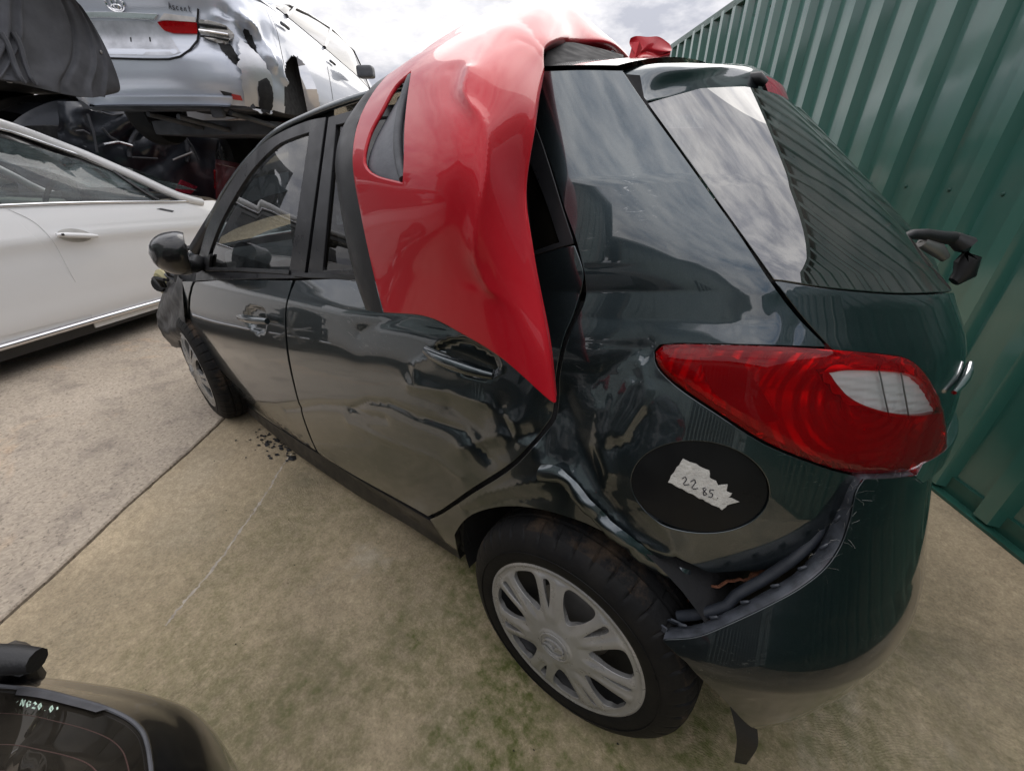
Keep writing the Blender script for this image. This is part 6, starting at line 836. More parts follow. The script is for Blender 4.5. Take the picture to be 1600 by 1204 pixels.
# door mirror
mc, mr = Vector(DATA['mirror_c']), Vector(DATA['mirror_root'])
Mm = basis(mc, (.30, .93, .10), (1, 0, 0)); V = []; F = []; nr, nk = 14, 32
for i in range(nr + 1):
    t = i/nr; d = -.045 + .115*t; k = math.sqrt(max(0, 1 - (max(0, t - .12)/.88)**2.4)) if t > .12 else 1 - .05*(.12 - t)/.12
    for j in range(nk):
        a = 2*math.pi*j/nk; ca, sa = math.cos(a), math.sin(a)
        ex = (.088 - .010*sa)*abs(ca)**.8*math.copysign(1, ca); ey = .078*abs(sa)**.8*math.copysign(1, sa)
        V.append(Mm @ Vector((ex*k, ey*k, d)))
for i in range(nr):
    for j in range(nk): F.append((i*nk + j, i*nk + (j + 1) % nk, (i + 1)*nk + (j + 1) % nk, (i + 1)*nk + j))
F.append(tuple(nr*nk + j for j in range(nk)))
mir = mesh('wing_mirror', V, F, 'black_paint', car, True, sharp=60)
V = [Mm @ Vector(((.080 - .01*math.sin(a))*abs(math.cos(a))**.8*math.copysign(1, math.cos(a)), .070*abs(math.sin(a))**.8*math.copysign(1, math.sin(a)), -.046)) for a in np.linspace(0, 2*math.pi, 28, endpoint=False)]
mesh('mirror_glass', V, [tuple(range(28))[::-1]], simple('mirror glass', (.35, .37, .40), .03, metal=1.0, var=.03), mir)
tube('mirror_arm', [mc + Vector((.03, -.03, -.05)), (mc + mr)/2 + Vector((.0, -.02, -.045)), mr + Vector((-.03, -.0, -.01))], [.026, .024, .034], 'black_plastic', mir, 10)
panel('mirror_sail', hatch_S, [(-1.73, .99), (-1.56, .99), (-1.50, 1.28), (-1.55, 1.25)], 'black_plastic', fd, res=.03, off=.006, flange=.01)
# tail lamp: deep red lens over a faceted reflector, clear window inset
lamp = panel('tail_lamp', hatch_S, DATA['tail_lamp'], 'red_lens', car, holes=[DATA['lamp_clear']], res=.010, off=.002, flange=.015, bulge=.010)
panel('clear_lens', hatch_S, DATA['lamp_clear'], 'clear_lens', lamp, res=.010, off=.0115, flange=.012)
LQ = toh(DATA['lamp_clear']).mean(0)
def refl(s, v):
    Q = toh(np.stack([s, v], 1)); d = np.hypot((Q[:, 0] - LQ[0])*1.0, (Q[:, 1] - LQ[1] + .02)*1.4)
    return .0015*np.sin(d*230) + .006*np.abs(np.sin((Q[:, 0] + .5*Q[:, 1])*22)) + .006*np.abs(np.sin(Q[:, 1]*20 + 1))
panel('lamp_reflector', hatch_S, [list(np.array(p)) for p in DATA['tail_lamp']], 'reflector', lamp, holes=[DATA['lamp_clear']], res=.0075, off=-.024, disp=refl, flange=0)
panel('lamp_bezel', hatch_S, DATA['lamp_dark'], 'lamp_dark', lamp, res=.012, off=-.012, flange=.02)
def flute(s, v): return .0022*np.sin(v*HV[0]*900)
panel('lamp_optic', hatch_S, DATA['lamp_clear'], simple('fluted white optic', (.88, .88, .87), .30, metal=.0, var=.06, coat=.4), lamp, res=.006, off=.003, disp=lambda s, v: .0015*np.sin(v*420 + s*60), flange=.01)
ctr = np.mean(np.array(DATA['lamp_clear']), 0)
for dx in (-.030, .012):
    L = on_hatch([(ctr[0] + dx + t*.05, ctr[1] + .055 - t*.12) for t in np.linspace(.08, .92, 12)], .0085)
    tube('lamp_rib', L, .0012, 'steel', lamp, 6)
lamp2 = panel('tail_lamp', mS, DATA['tail_lamp'], 'red_lens', car, res=.03, off=.002, sgn=-1); panel('lamp_reflector', mS, DATA['tail_lamp'], 'lamp_dark', lamp2, res=.04, off=-.03, flange=0, sgn=-1)
# rear emblem, edge-on from here
emb = tube('rear_badge', [np.array(p) for p in on_hatch(DATA['badge_line'], .007)], [.004, .006, .007, .007, .005], 'chrome', tg, 8)
def wings(M4, sx, sy, r, mat, par, name='emblem_wings'):
    L = [(-1, .35), (-.62, .30), (-.30, .05), (0, -.45), (.30, .05), (.62, .30), (1, .35)]
    return tube(name, [M4 @ Vector((x*sx, y*sy, 0)) for x, y in L], r, mat, par, 6)
panel('tailgate_garnish', hatch_S, [(half - .5, .64), (half + .5, .64), (half + .48, .69), (half - .48, .69)], 'chrome', tg, res=.03, off=.014, flange=.014)
# rear wiper: arm base, arm bent away from the glass and folded back, broken blade holder
wp = Vector(at_s((half - .12, 1.10), .0))
wbase = lambda *p: Vector(p)
W0 = Vector(np.array(DATA['wiper'][0])); Wl = [Vector(p) for p in DATA['wiper']]
wip = tube('rear_wiper', Wl[0:5], [.007, .011, .012, .014, .014], 'black_plastic', tg, 8)
tube('wiper_arm', Wl[4:9], [.014, .021, .022, .021, .012], 'black_plastic', wip, 8)
tube('wiper_spring', Wl[9:12], [.012, .016, .010], 'steel', wip, 8)
for i in range(3):
    tube('wiper_link', [Wl[9 + i] + Vector((0, 0, -.004)), Wl[3] + Vector((rng.normal(0, .01), rng.normal(0, .01), -.015 - .008*i))], .007, 'dark', wip, 6)
# wheel arch liner and suspension darkness
lin = []
for sg in (1,):
    V = []; F = []
    for i, a in enumerate(np.linspace(-.30, math.pi - .25, 30)):
        for y in (.40, .80): V.append((.0 + .345*math.cos(a)*1.02, y, .29 + .345*math.sin(a)))
        if i: b = 2*i; F.append((b - 2, b - 1, b + 1, b))
    mesh('arch_liner', V, F, 'liner', car)
    mesh('arch_liner', [(-.42, .40, .14), (.36, .40, .14), (.36, .40, .66), (-.42, .40, .66)], [(0, 1, 2, 3)], 'liner', car)
# torn arch lip: curled strip hanging into the tyre, with rusty edge
lip = []
for (s, v), o_, dz in zip(DATA['lip'], [.0, .004, .008, .010, .010, .006, .002, -.004, -.008, -.012], [0]*10):
    q = np.array([[s, v]]); P_ = hatch_S(q[:, 0], q[:, 1])[0]; n_ = normal_of(hatch_S, q, 1)[0]
    lip.append([P_ + n_*(o_ + .004) + np.array([0, 0, .016]), P_ + n_*(o_ + .015), P_ + n_*(o_ + .012) + np.array([0, 0, -.020]), P_ + n_*(o_ - .018) + np.array([0, 0, -.024])])
LS = patch(lip)
def lipS(s, v):
    P_ = LS(s, v); return P_ + np.stack([.003*np.sin(17*v + 5*s), .0035*np.abs(np.sin(15*v + 2*s)) - .002, .003*np.abs(np.sin(21*v + 5*s)) + .0012*np.sin(83*v)*s], -1)
al = grid('torn_arch_lip', lipS, (0, 1), (0, 1), 12, 110, 'green_scuffed', qp, sgn=1)
q_ = np.linspace(.1, 1, 40); tube('rusty_edge', [tuple(p + np.array([0, 0, rng.normal(0, .0012)])) for p in lipS(np.full(40, .93), q_)], .0022, 'primer', qp, 5)
for key, mt, off in (('torn_cavity', 'foam', -.030),):
    panel('torn_cavity_shade', hatch_S, DATA[key], 'dark', car, res=.012, off=off, jag=.002, disp=lambda s, v: -.03 + .01*lump(toh(np.stack([s, v], 1)), 31, 40))  # dark sheet stands for the shaded cavity between quarter and bumper
rl = DATA['rust_line']; tube('rusty_edge', [np.array(on_hatch([p], -.012)[0]) + rng.normal(0, .002, 3) for p in rl], [.003 + .004*(i > len(rl) - 5) for i in range(len(rl))], 'primer', qp, 5)
# rear bumper, hanging off
def bd_(s, v): return .0008*lump(toh(np.stack([s, v], 1)), 41, 9) + .002*np.exp(-np.abs(v - .325)/.02)
bump_o = panel('rear_bumper', bumper_S, DATA['bumper'], 'bumper', car, res=.014, disp=bd_, flange=.004); tag(bump_o, 'rear bumper skin pulled off its mounts on the left')
bq = np.array(DATA['bumper_top']); bp = bumper_S(bq[:, 0], bq[:, 1]); bn = normal_of(bumper_S, bq, 1); V = []; F = []
for i in range(len(bq)):
    inn = bn[i]*np.array([1, 1, 0]); inn /= np.linalg.norm(inn)
    V += [bp[i] - bn[i]*.002, bp[i] - inn*.014 + np.array([0, 0, .002]), bp[i] - inn*.030 + np.array([0, 0, -.004]), bp[i] - inn*.038 + np.array([0, 0, -.03])]
    if i: a = 4*i; F += [(a - 4 + k, a - 3 + k, a + 1 + k, a + k) for k in range(3)]
flg = mesh('bumper_flange', V, F, simple('scuffed bumper edge', (.05, .055, .065), .35, var=.5, scale=40, coat=.5), bump_o)
MT['clip'] = simple('dark clip plastic', (.035, .04, .05), .5)
for k in range(3, len(bq) - 8, 6):
    inn = bn[k]*np.array([1, 1, 0]); inn /= np.linalg.norm(inn); t_ = bp[k + 1] - bp[k - 1]; t_ /= np.linalg.norm(t_)
    c_ = bp[k] - inn*.026 + np.array([0, 0, .006]); box('bumper_clip', c_, (.016, .006, .005), 'clip', bump_o, basis((0, 0, 0), inn, t_).to_3x3(), .002, 1)
# dark foam bar and bracket behind the flange
fb = [np.array(p) - np.array([.0, 0, 0]) for p in bp]; nb_ = len(fb)
tube('bumper_bracket', [fb[i] - bn[i]*np.array([1, 1, 0])*.056 + np.array([0, 0, -.002]) + rng.normal(0, .002, 3) for i in range(2, nb_ - 14, 3)], .010, 'foam', bump_o, 10)
for i in range(6):
    c_ = fb[1] - bn[1]*.03 + rng.normal(0, .016, 3) + np.array([0, 0, .014]); box('broken_tab', c_, (rng.uniform(.012, .03), .004, rng.uniform(.012, .022)), 'clip', bump_o, Matrix.Rotation(rng.uniform(0, 3), 3, Vector(rng.normal(0, 1, 3)).normalized()), .001, 1)
# cobweb-like loose fibres at the bumper corner
V = []; 
for i in range(160):
    k = int(rng.integers(len(bq)//2, len(bq) - 1)); p = bp[k] - bn[k]*rng.uniform(0, .04); d_ = rng.normal(0, 1, 3)*[.6, .6, 1]; d_ /= np.linalg.norm(d_)
    V.append([p, p + d_*rng.uniform(.006, .014) + np.array([0, 0, .003]), p + d_*rng.uniform(.014, .030)])
Vv = []; Ff = []
for L_ in V:
    o = len(Vv); u = rng.normal(0, 1, 3); u /= np.linalg.norm(u)
    for p in L_: Vv += [p + u*.00013, p - u*.00013]
    Ff += [(o, o + 1, o + 3, o + 2), (o + 2, o + 3, o + 5, o + 4)]
tag(mesh('cobweb_fibres', Vv, Ff, simple('dusty cobweb', (.35, .34, .32), .9), bump_o, False), kind='stuff')
# torn liner tab dragging under the bumper
ft = [np.array(p) for p in DATA['flap']]
TS_ = patch([[ft[0], ft[1]], [ft[2], ft[3]], [ft[4], ft[5]], [ft[6], ft[7]]]); grid('hanging_liner', TS_, (0, 1), (0, 1), 6, 16, 'black_plastic', bump_o)

# wheels -------------------------------------------------------------
def wheel(parent, center, axis, label=None, broken=False):
    Rr, rim = .288, .205; az = Vector(axis).normalized()
    Mw = basis(center, az, (1, 0, 0)); w = .185                      # local z = outboard
    prof = [(.196, -.006), (.203, .001), (.212, .003), (.225, .004), (.240, .002), (.255, -.004), (.266, -.012), (.275, -.020), (.2805, -.0275), (.2835, -.036), (.2865, -.052), (.2800, -.054), (.2800, -.061), (.2875, -.063), (.288, -.083), (.2805, -.085), (.2805, -.093), (.288, -.095), (.288, -.112), (.281, -.114), (.281, -.121), (.287, -.123), (.284, -.145), (.276, -.160), (.255, -.178), (.225, -.186), (.196, -.180)]
    n = 400
    def rad(i, j, r_, h):
        k = i % 10
        if 6 <= j <= 9 and k == 0: return r_ - .0055, h
        if 11 <= j <= 13 and False: return r_, h
        if j in (13, 14) and (i + 2) % 20 == 0: return r_ - .004, h
        if j in (17, 18) and (i + 5) % 20 == 0: return r_ - .004, h
        if 21 <= j <= 23 and k == 3: return r_ - .006, h
        return r_, h
    wh = lathe('wheel', [(.02, -.055), (.12, -.060), (.17, -.05), (.185, -.02), (.1955, -.004), (.198, -.004), (.198, -.17), (.1, -.15)], 'disc', parent, Mw, 48)
    if label: wh['label'] = label
    ty = lathe('tyre', prof, 'rubber', wh, Mw, n, rad=rad)
    ty.data.materials.append(MT['tread'])
    m = len(prof); mi = [1 if 7 <= (q % (m - 1)) <= 22 else 0 for q in range(len(ty.data.polygons))]
    ty.data.polygons.foreach_set('material_index', mi)
    for rr_ in (.232,): tube('sidewall_ring', [Mw @ Vector((rr_*math.cos(t), rr_*math.sin(t), .0042)) for t in np.linspace(0, 2*math.pi, 90, endpoint=False)], .0011, 'rubber', wh, 5, closed=True)
    # hubcap: seven wide arms, each with a slim slot, between seven big openings
    def hcS(s, v):
        r_ = np.hypot(s, v); sm = lambda e0, e1, x: (lambda t: t*t*(3 - 2*t))(np.clip((x - e0)/(e1 - e0), 0, 1))
        z = .003 + .017*(1 - np.clip(r_/.18, 0, 1)**2) + .004*(1 - sm(.040, .046, r_))
        a = np.arctan2(v, s)*7; arm = .5 - .5*np.cos(a); mid = sm(.06, .09, r_)*(1 - sm(.176, .186, r_))
        z = z + mid*(.0065*sm(.20, .80, arm) - .004) - .003*mid*sm(.86, 1.0, arm)*sm(.085, .12, r_)
        z = z - .003*sm(.180, .186, r_) + .003*sm(.192, .197, r_)
        z = np.where(r_ > .196, z - (r_ - .196)*.6, z)
        P_ = np.stack([s, v, z], -1); A = np.array(Mw.to_3x3()); return P_ @ A.T + np.array(Mw.translation)
    outer = [(.2035*math.cos(t), .2035*math.sin(t)) for t in np.linspace(0, 2*math.pi, 90, endpoint=False)]
    holes = []
    for k in range(7):
        a0 = 2*math.pi*k/7
        h = []
        for r_, da in [(.088, -.07), (.110, -.17), (.145, -.225), (.172, -.215), (.181, -.10), (.181, .10), (.172, .215), (.145, .225), (.110, .17), (.088, .07)]:
            h.append((r_*math.cos(a0 + da), r_*math.sin(a0 + da)))
        holes.append(h)
        a1 = a0 + math.pi/7; h = []
        for r_, da in [(.105, -.012), (.145, -.060), (.172, -.050), (.175, .040), (.150, .045), (.105, .012)]:
            h.append((r_*math.cos(a1 + da + .05), r_*math.sin(a1 + da + .05)))
        holes.append(h)
    def crl(L, k=4):
        L = [np.array(p) for p in L]; n_ = len(L); o = []
        for i in range(n_):
            p0, p1, p2, p3 = L[i - 1], L[i], L[(i + 1) % n_], L[(i + 2) % n_]
            for t in np.arange(k)/k: o.append(tuple(.5*(2*p1 + (p2 - p0)*t + (2*p0 - 5*p1 + 4*p2 - p3)*t*t + (3*p1 - p0 - 3*p2 + p3)*t**3)))
        return o
    holes = [crl(h) for h in holes]
    cap = panel('hubcap', hcS, outer, 'hubcap', wh, holes=holes, res=.0042, sgn=1, hv=(1, 1), flange=.014)
    Mc = Mw.copy(); Mc.translation = Mw @ Vector((0, 0, .0262))
    tube('emblem_ring', [Mc @ Vector((.026*math.cos(t), .021*math.sin(t), 0)) for t in np.linspace(0, 2*math.pi, 30, endpoint=False)], .0026, 'hubcap', wh, 6, closed=True)
    tube('centre_ring', [Mc @ Vector((.036*math.cos(t), .036*math.sin(t), -.0025)) for t in np.linspace(0, 2*math.pi, 36, endpoint=False)], .0022, 'hubcap', wh, 6, closed=True)
    Mt = Mc @ Matrix.Rotation(R(200), 4, 'Z'); wings(Mt, .024, .020, .0030, 'hubcap', wh)
    # brake drum and studs behind
    lathe('brake_drum', [(.0, -.05), (.085, -.05), (.10, -.06), (.10, -.10)], 'steel', wh, Mw, 32)
    return wh
wheel(car, (-.011, .866, .288), (.003, 1, .0416), 'rear wheel with silver multi spoke hubcap and muddy tyre')
wheel(car, (2.19, .835, .287), (.10, 1, .0), 'front wheel with scraped silver hubcap')
wheel(car, (-.02, -.80, .288), (0, -1, 0)); wheel(car, (2.2, -.80, .288), (0, -1, 0))
# crushed front wing and lamp remains
FS = patch(DATA['fender'])
def fenS(s, v):
    P_ = FS(s, v); w_ = np.stack([np.sin(9*v + 4*s), np.sin(14*v + 7*s + 1), np.sin(11*s - 9*v)], -1); w2 = np.stack([np.sin(31*v + 14*s), np.sin(37*v - 17*s + 1), np.sin(41*s + 29*v)], -1)
    return P_ + .010*w_*(s*(1 - s)*4)[..., None] + .0015*w2*(1 - s)[..., None]
grid('crumpled_front_wing', fenS, (0, 1), (0, 1), 26, 60, 'black_plastic', car)
hl = Vector(DATA['headlamp']); hz = Vector((-.55, .8, .1))
hp = lathe('headlamp', [(.0, .0), (.055, .004), (.075, -.012), (.08, -.05), (.05, -.09)], 'yellowed', car, basis(hl, (-.2, .95, .1), (1, 0, 0)), 24)
lathe('lamp_core', [(.0, .01), (.04, .012), (.045, -.0)], 'dark', hp, basis(hl + Vector((-.03, .012, 0)), (-.5, .85, .1), (1, 0, 0)), 16)
for i in range(7):
    a_ = hl + Vector((rng.uniform(-.45, .05), rng.uniform(-.04, .04), rng.uniform(-.04, .10))); b_ = a_ + Vector((-.18, .02, rng.uniform(-.10, .08)))
    tube('bent_bracket', [a_, (a_ + b_)/2 + Vector((0, .02, .03)), b_], .008, 'grey_plastic' if i % 2 else 'dark', car, 6)
box('radiator_support', (2.72, 0, .55), (.10, 1.25, .5), 'dark', car, None, .02)
panel('front_wheel_liner', hatch_S, [(-2.24, .02), (-1.80, .02), (-1.80, .85), (-2.24, .85)], 'liner', car, res=.05, off=-.10, flange=0)

# ================================================================== RED BUMPER COVER over the roof
red = empty('bumper_cover', (.6, .3, 1.5), 'crumpled glossy red bumper cover draped over the roof and rear door of the dark hatchback', 'bumper cover')
RS_ = patch(DATA['red'])
cr1 = np.array(DATA['red_crease']); cr2 = np.array(DATA['red_crease2'])
q = np.array([[.5, .3]]); RSG = 1 if normal_of(RS_, q, 1)[0][1] > 0 else -1
def red_disp(s, v):
    Q = np.stack([s*.45, v*1.9], 1); d = .007*np.exp(.2 - np.sqrt((1.3*dist_poly(Q, cr1*[.45, 1.9])/.022)**2 + .04)) - .004*np.exp(-(dist_poly(Q + [.034, 0], cr1*[.45, 1.9])/.030)**2)
    d += .0005*lump(Q, 51, 8) + .004*np.exp(-((v - .60)/.08)**2)*lump(Q, 53, 14)*np.clip(s*2, 0, 1)*np.clip((1 - s)*3, 0, 1)
    # fine wrinkles where it is folded over the roof edge
    d += .0025*np.exp(-((v - .55)/.05)**2)*np.abs(lump(Q, 57, 30))*np.clip((s - .1)*3, 0, 1)
    return d
RHV = (1, 1)
def RSh(s, v): return RS_(np.clip(s/.45, 0, 1), np.clip(v/1.9, 0, 1))
def sc_(L): return [[p[0]*.45, p[1]*1.9] for p in L]
def rdisp(s, v): return red_disp(s/.45, v/1.9)
outl = sc_([(0, 0), (.25, 0), (.5, 0), (.75, 0), (1, 0), (1, .25), (1, .5), (1, .75), (1, 1), (.5, 1), (0, 1), (0, .75), (0, .5), (0, .25)])
skin = panel('outer_skin', RSh, outl, 'red', red, holes=[sc_(DATA['vent'])], res=.0095, disp=rdisp, sgn=RSG, hv=RHV, flange=.006)
panel('inner_face', RSh, outl, simple('cover inside in shadow colour', (.028, .014, .016), .6, bump=.3), red, holes=[sc_(DATA['vent'])], res=.016, disp=lambda s, v: rdisp(s, v) - .0065, sgn=RSG, hv=RHV, flange=0)  # red inside made near-black, its shadow put into the colour
# vent insert
vc = np.mean(np.array(DATA['vent']), 0); big = [list(vc + (np.array(p) - vc)*1.06) for p in DATA['vent']]
vi = panel('vent_insert', RSh, sc_(big), simple('pale grey insert', (.13, .135, .15), .5, bump=.2), red, res=.009, disp=lambda s, v: rdisp(s, v) - .016 + .006*np.sin((s - .2*v)*70), sgn=RSG, hv=RHV, flange=0)
va, vb = np.array(DATA['vent'][0]), np.array(DATA['vent'][len(DATA['vent'])*6//11])
vp = np.array(DATA['vent']); tb = vp[np.argmin(vp[:, 1])]; tt = vp[np.argmax(vp[:, 1])]
L = []
for t in np.linspace(.05, .95, 16):
    qq = (tt + (tb - tt)*t); qq = qq + np.array([-.03*math.sin(t*3.1), 0]); q = np.array([[qq[0]*.45, qq[1]*1.9]]); L.append(RSh(q[:, 0], q[:, 1])[0] - normal_of(RSh, q, RSG)[0]*.006)
tube('vent_louvre', L, .008, 'grey_plastic', vi, 8)
# rolled rim of the vent
rim_l = dens(sc_(DATA['vent']), .01); Pn = RSh(rim_l[:, 0], rim_l[:, 1]) + normal_of(RSh, rim_l, RSG)*(rdisp(rim_l[:, 0], rim_l[:, 1])[:, None] - .004)
tube('vent_rim', list(Pn), .003, 'red', skin, 8, closed=True)
SS2 = patch(DATA['red_strip']); q = np.array([[.4, .4]]); sgs = 1 if normal_of(SS2, q, 1)[0][1] > 0 else -1
grid('lower_strip', SS2, (0, 1), (0, 1), 8, 60, 'black_plastic', red, sgn=sgs)
CS = patch(DATA['red_crumple'])
def crS(s, v):
    P_ = CS(s, v); return P_ + np.stack([.002*np.sin(9*s + 9*v), .002*np.sin(7*s - 9*v), .0035*np.sin(8*s + 7*v + 1)], -1)
grid('crumpled_end', crS, (0, 1), (0, 1), 24, 30, 'red', red)
grid('cavity_shade_sheet', patch(DATA['red_cavity_shade']), (0, 1), (0, 1), 16, 10, 'dark', red)  # dark sheet stands for the shade under the cover's lip
tube('cavity_shade_roll', [np.array(p) for p in [(.40, .50, 1.435), (.42, .36, 1.455), (.46, .20, 1.475), (.50, .02, 1.485), (.55, -.2, 1.485)]], [.03, .042, .045, .045, .04], 'dark', red, 10)  # dark roll added to fill the cavity with shade
o_ = np.array([.33, .06, 1.475]); box('bent_tab', o_, (.02, .03, .09), 'red', red, Matrix.Rotation(.4, 3, 'X'), .006)
for i in range(9):
    c_ = np.array([.34 + rng.uniform(-.02, .06), .16 + rng.uniform(-.10, .10), 1.465 + rng.uniform(-.02, .02)]); box('broken_clip', c_, (rng.uniform(.01, .03), rng.uniform(.005, .02), .01), 'clip', red, Matrix.Rotation(rng.uniform(0, 3), 3, Vector(rng.normal(0, 1, 3)).normalized()), .001, 1)
# ================================================================== WHITE SALOON (left)
WO = np.array(DATA['white_O']); WS = placed(WHITE, WO, WHITE_FWD, True)
WSf = placed(WHITE, WO, WHITE_FWD, False)
white = empty('white_saloon', (WO[0], WO[1], 0), 'pearl white saloon parked at the left with chrome window trim and sill strip', 'car')
WHV = (.80, .48)
def sgn_of(S, q=(-.5, .5), c=None):
    n = normal_of(S, np.array([q]), 1)[0]; p = S(np.array([q[0]]), np.array([q[1]]))[0]; return 1 if n @ (p - (c if c is not None else S.O)) > 0 else -1
gs = sgn_of(WS, (-1.5, .5)); gsf = sgn_of(WSf, (-1.5, .5))
xarch = (-2.9 + .0, )
def w_arch(s, v, p, c=(-1.12,)):
    x = -2.2 - s if s < 0 else -9
    return any(math.hypot(x - a, p[2] - .32) < .36 for a in c)
grid('body_shell', WS, (-3.78, 2*.9*math.pi/2), (0, 1), 200, 40, 'white', white, sgn=gs, off=-.004, skip=w_arch)
grid('body_shell', WSf, (-3.78, 0), (0, 1), 90, 20, 'white', white, sgn=gsf, skip=w_arch)
wfd = panel('front_door', WS, DATA['w_front_door'], 'white', white, res=.03, sgn=gs, hv=WHV, flange=.012)
panel('rear_door', WS, [(-2.085, .985), (-1.1, .985), (-1.0, .7), (-1.25, .12), (-2.0, .05), (-2.26, .05)] if False else [(DATA['w_front_door'][0][0] + .012, .975), (-1.15, .975), (-1.0, .72), (-1.18, .45), (-1.35, .12), (-2.26, .08), (-2.27, .14), (-2.235, .30), (-2.19, .5), (-2.15, .66), (-2.11, .82)], 'white', white, res=.03, sgn=gs, hv=WHV, flange=.012)
for S_, sg in ((WS, gs), (WSf, gsf)):
    grid('door_frame', S_, (-3.34, -.7), (1.0, 2.0), 70, 12, 'gloss_black', white, sgn=sg, off=-.012, skip=lambda s, v, p: (v < 1.80) and not (-2.09 < s < -1.98) and s > -3.1 + .0)
panel('window_glass', WS, [(-2.09, 1.0)] + [(-2.09, 1.83), (-2.3, 1.83), (-2.6, 1.82), (-2.85, 1.80), (-2.98, 1.72), (-3.02, 1.1), (-3.02, 1.0)], 'sky_film_glass', white, res=.08, sgn=gs, hv=WHV, off=-.016, flange=0)
panel('window_glass', WS, [(-1.98, 1.0), (-1.98, 1.8), (-1.2, 1.8), (-.9, 1.5), (-.85, 1.0)], 'dark_glass', white, res=.08, sgn=gs, hv=WHV, off=-.016, flange=0)
panel('window_glass', WSf, [(-3.0, 1.0), (-3.0, 1.75), (-1.2, 1.8), (-.9, 1.0)], 'sky_haze_glass', white, res=.1, sgn=gsf, hv=WHV, off=-.016, flange=0)
def on(S, L, off, sg): q = np.array(L); return S(q[:, 0], q[:, 1]) + normal_of(S, q, sg)*off
tube('window_divider', list(on(WS, [(-2.84 - .16*t, 1.86 - .86*t) for t in np.linspace(0, 1, 8)], -.006, gs)), .012, 'gloss_black', white, 8)
ct = [p for p in DATA['w_chrome_top']][::3]
tube('chrome_trim', list(on(WS, [(s, min(v, 1.93)) for s, v in [(-1.2, 1.93), (-1.7, 1.93), (-2.1, 1.93), (-2.4, 1.93), (-2.7, 1.93), (-2.95, 1.92), (-3.1, 1.90), (-3.22, 1.85), (-3.28, 1.5), (-3.3, 1.05)]], .002, gs)), .011, 'chrome', white, 8)
tube('chrome_trim', list(on(WS, [(-3.3 + .2*k, .992) for k in range(13)], .004, gs)), .010, 'chrome', white, 8)
tube('chrome_sill_strip', list(on(WS, [(-3.5 + .2*k, .030) for k in range(15)], .012, gs)), .022, 'chrome', white, 8)
strip = panel('sill', WS, [(-3.6, -.09), (-.9, -.09), (-.9, .01), (-3.6, .01)], 'black_plastic', white, res=.1, sgn=gs, hv=WHV, off=-.02, flange=.02)
# roof and screen
def wroof(s, v):
    a = base(s, np.full_like(s, 2.0), WHITE); y = a[:, 1]*(1 - 2*v); k = 1 - (1 - 2*v)**2
    return WO + np.stack([a[:, 0], y, a[:, 2] + .05*k], 1) @ WS.M
grid('roof', wroof, (-2.55, .3), (0, 1), 30, 13, 'white', white, sgn=-1)
for S_ in (WS, WSf): tube('roof_rail', [S_(np.array([s]), np.array([2.0]))[0] for s in np.linspace(-3.36, .2, 40)], .034, 'white', white, 10)
b0 = wroof(np.full(7, -2.55), np.linspace(0, 1, 7)); b1 = np.array([WO + np.array([1.28 + .12*(1 - (2*t - 1)**2), .70*(1 - 2*t), .98]) @ WS.M for t in np.linspace(0, 1, 7)])
mesh('windscreen', list(b0) + list(b1), [(j, j + 1, 8 + j, 7 + j) for j in range(6)], 'sky_haze_glass', white)
def wb(s, v): return WO + np.stack([1.10 + .45*v, .80*(1 - 2*s)*(1 - .12*v*v), .955 - .04*v - .16*v**3 + .03*(1 - (1 - 2*s)**2)], -1) @ WS.M
grid('bonnet', wb, (0, 1), (0, 1), 12, 12, 'white', white, sgn=-1)
h0, h1 = np.array(DATA['w_h0']), np.array(DATA['w_h1'])
tube('handle', list(on(WS, [h0 + (h1 - h0)*t for t in np.linspace(0, 1, 9)], .028, gs)), [.011, .015, .017, .017, .017, .017, .016, .014, .010], 'white', wfd, 10)
panel('handle_cup', WS, [tuple(h0 + (h1 - h0)*(.5 + .42*math.cos(t)) + np.array([0, .055*math.sin(t)])) for t in np.linspace(0, 2*math.pi, 20, endpoint=False)], simple('handle cup shade grey', (.40, .39, .37), .4), wfd, res=.02, sgn=gs, hv=WHV, off=.0015, flange=0)
box('lock_barrel', on(WS, [h0 + (h1 - h0)*.12], .044, gs)[0], (.014, .014, .014), 'black_plastic', wfd, None, .004)
mk = np.array(DATA['w_marker']); panel('side_marker', WS, [(mk[0] - .05, mk[1] - .012), (mk[0] + .055, mk[1] + .022), (mk[0] + .02, mk[1] + .03), (mk[0] - .07, mk[1] + .0)], 'gloss_black', wfd, res=.03, sgn=gs, hv=WHV, off=.003, flange=.003)
# cabin
def wl(x, y, z): return WO + np.array([x, y, z]) @ WS.M
rotw = Matrix.Rotation(math.atan2(WHITE_FWD[1], WHITE_FWD[0]), 3, 'Z')
box('floor_pan', wl(-.55, 0, .27), (3.9, 1.66, .16), 'dark', white, rotw)
box('dashboard', wl(.78, 0, .84), (.50, 1.40, .22), 'cream', white, rotw, .08, 4); box('dash_top', wl(.86, 0, .955), (.46, 1.38, .03), 'seat', white, rotw, .012)
box('instrument_hood', wl(.66, .38, .985), (.22, .40, .08), 'seat', white, rotw, .03, 3)
Mx = basis(wl(.42, .38, .93), Vector(wl(-.92, 0, .4)) - Vector(wl(0, 0, 0)), Vector(wl(0, 1, 0)) - Vector(wl(0, 0, 0)))
sw = tube('steering_wheel', [Mx @ Vector((.185*math.cos(t), .185*math.sin(t), 0)) for t in np.linspace(0, 2*math.pi, 30, endpoint=False)], .017, 'seat', white, 8, closed=True)
tube('wheel_spoke', [Mx @ Vector((-.18, 0, 0)), Mx @ Vector((0, -.02, -.03)), Mx @ Vector((.18, 0, 0))], .022, 'seat', sw, 8)
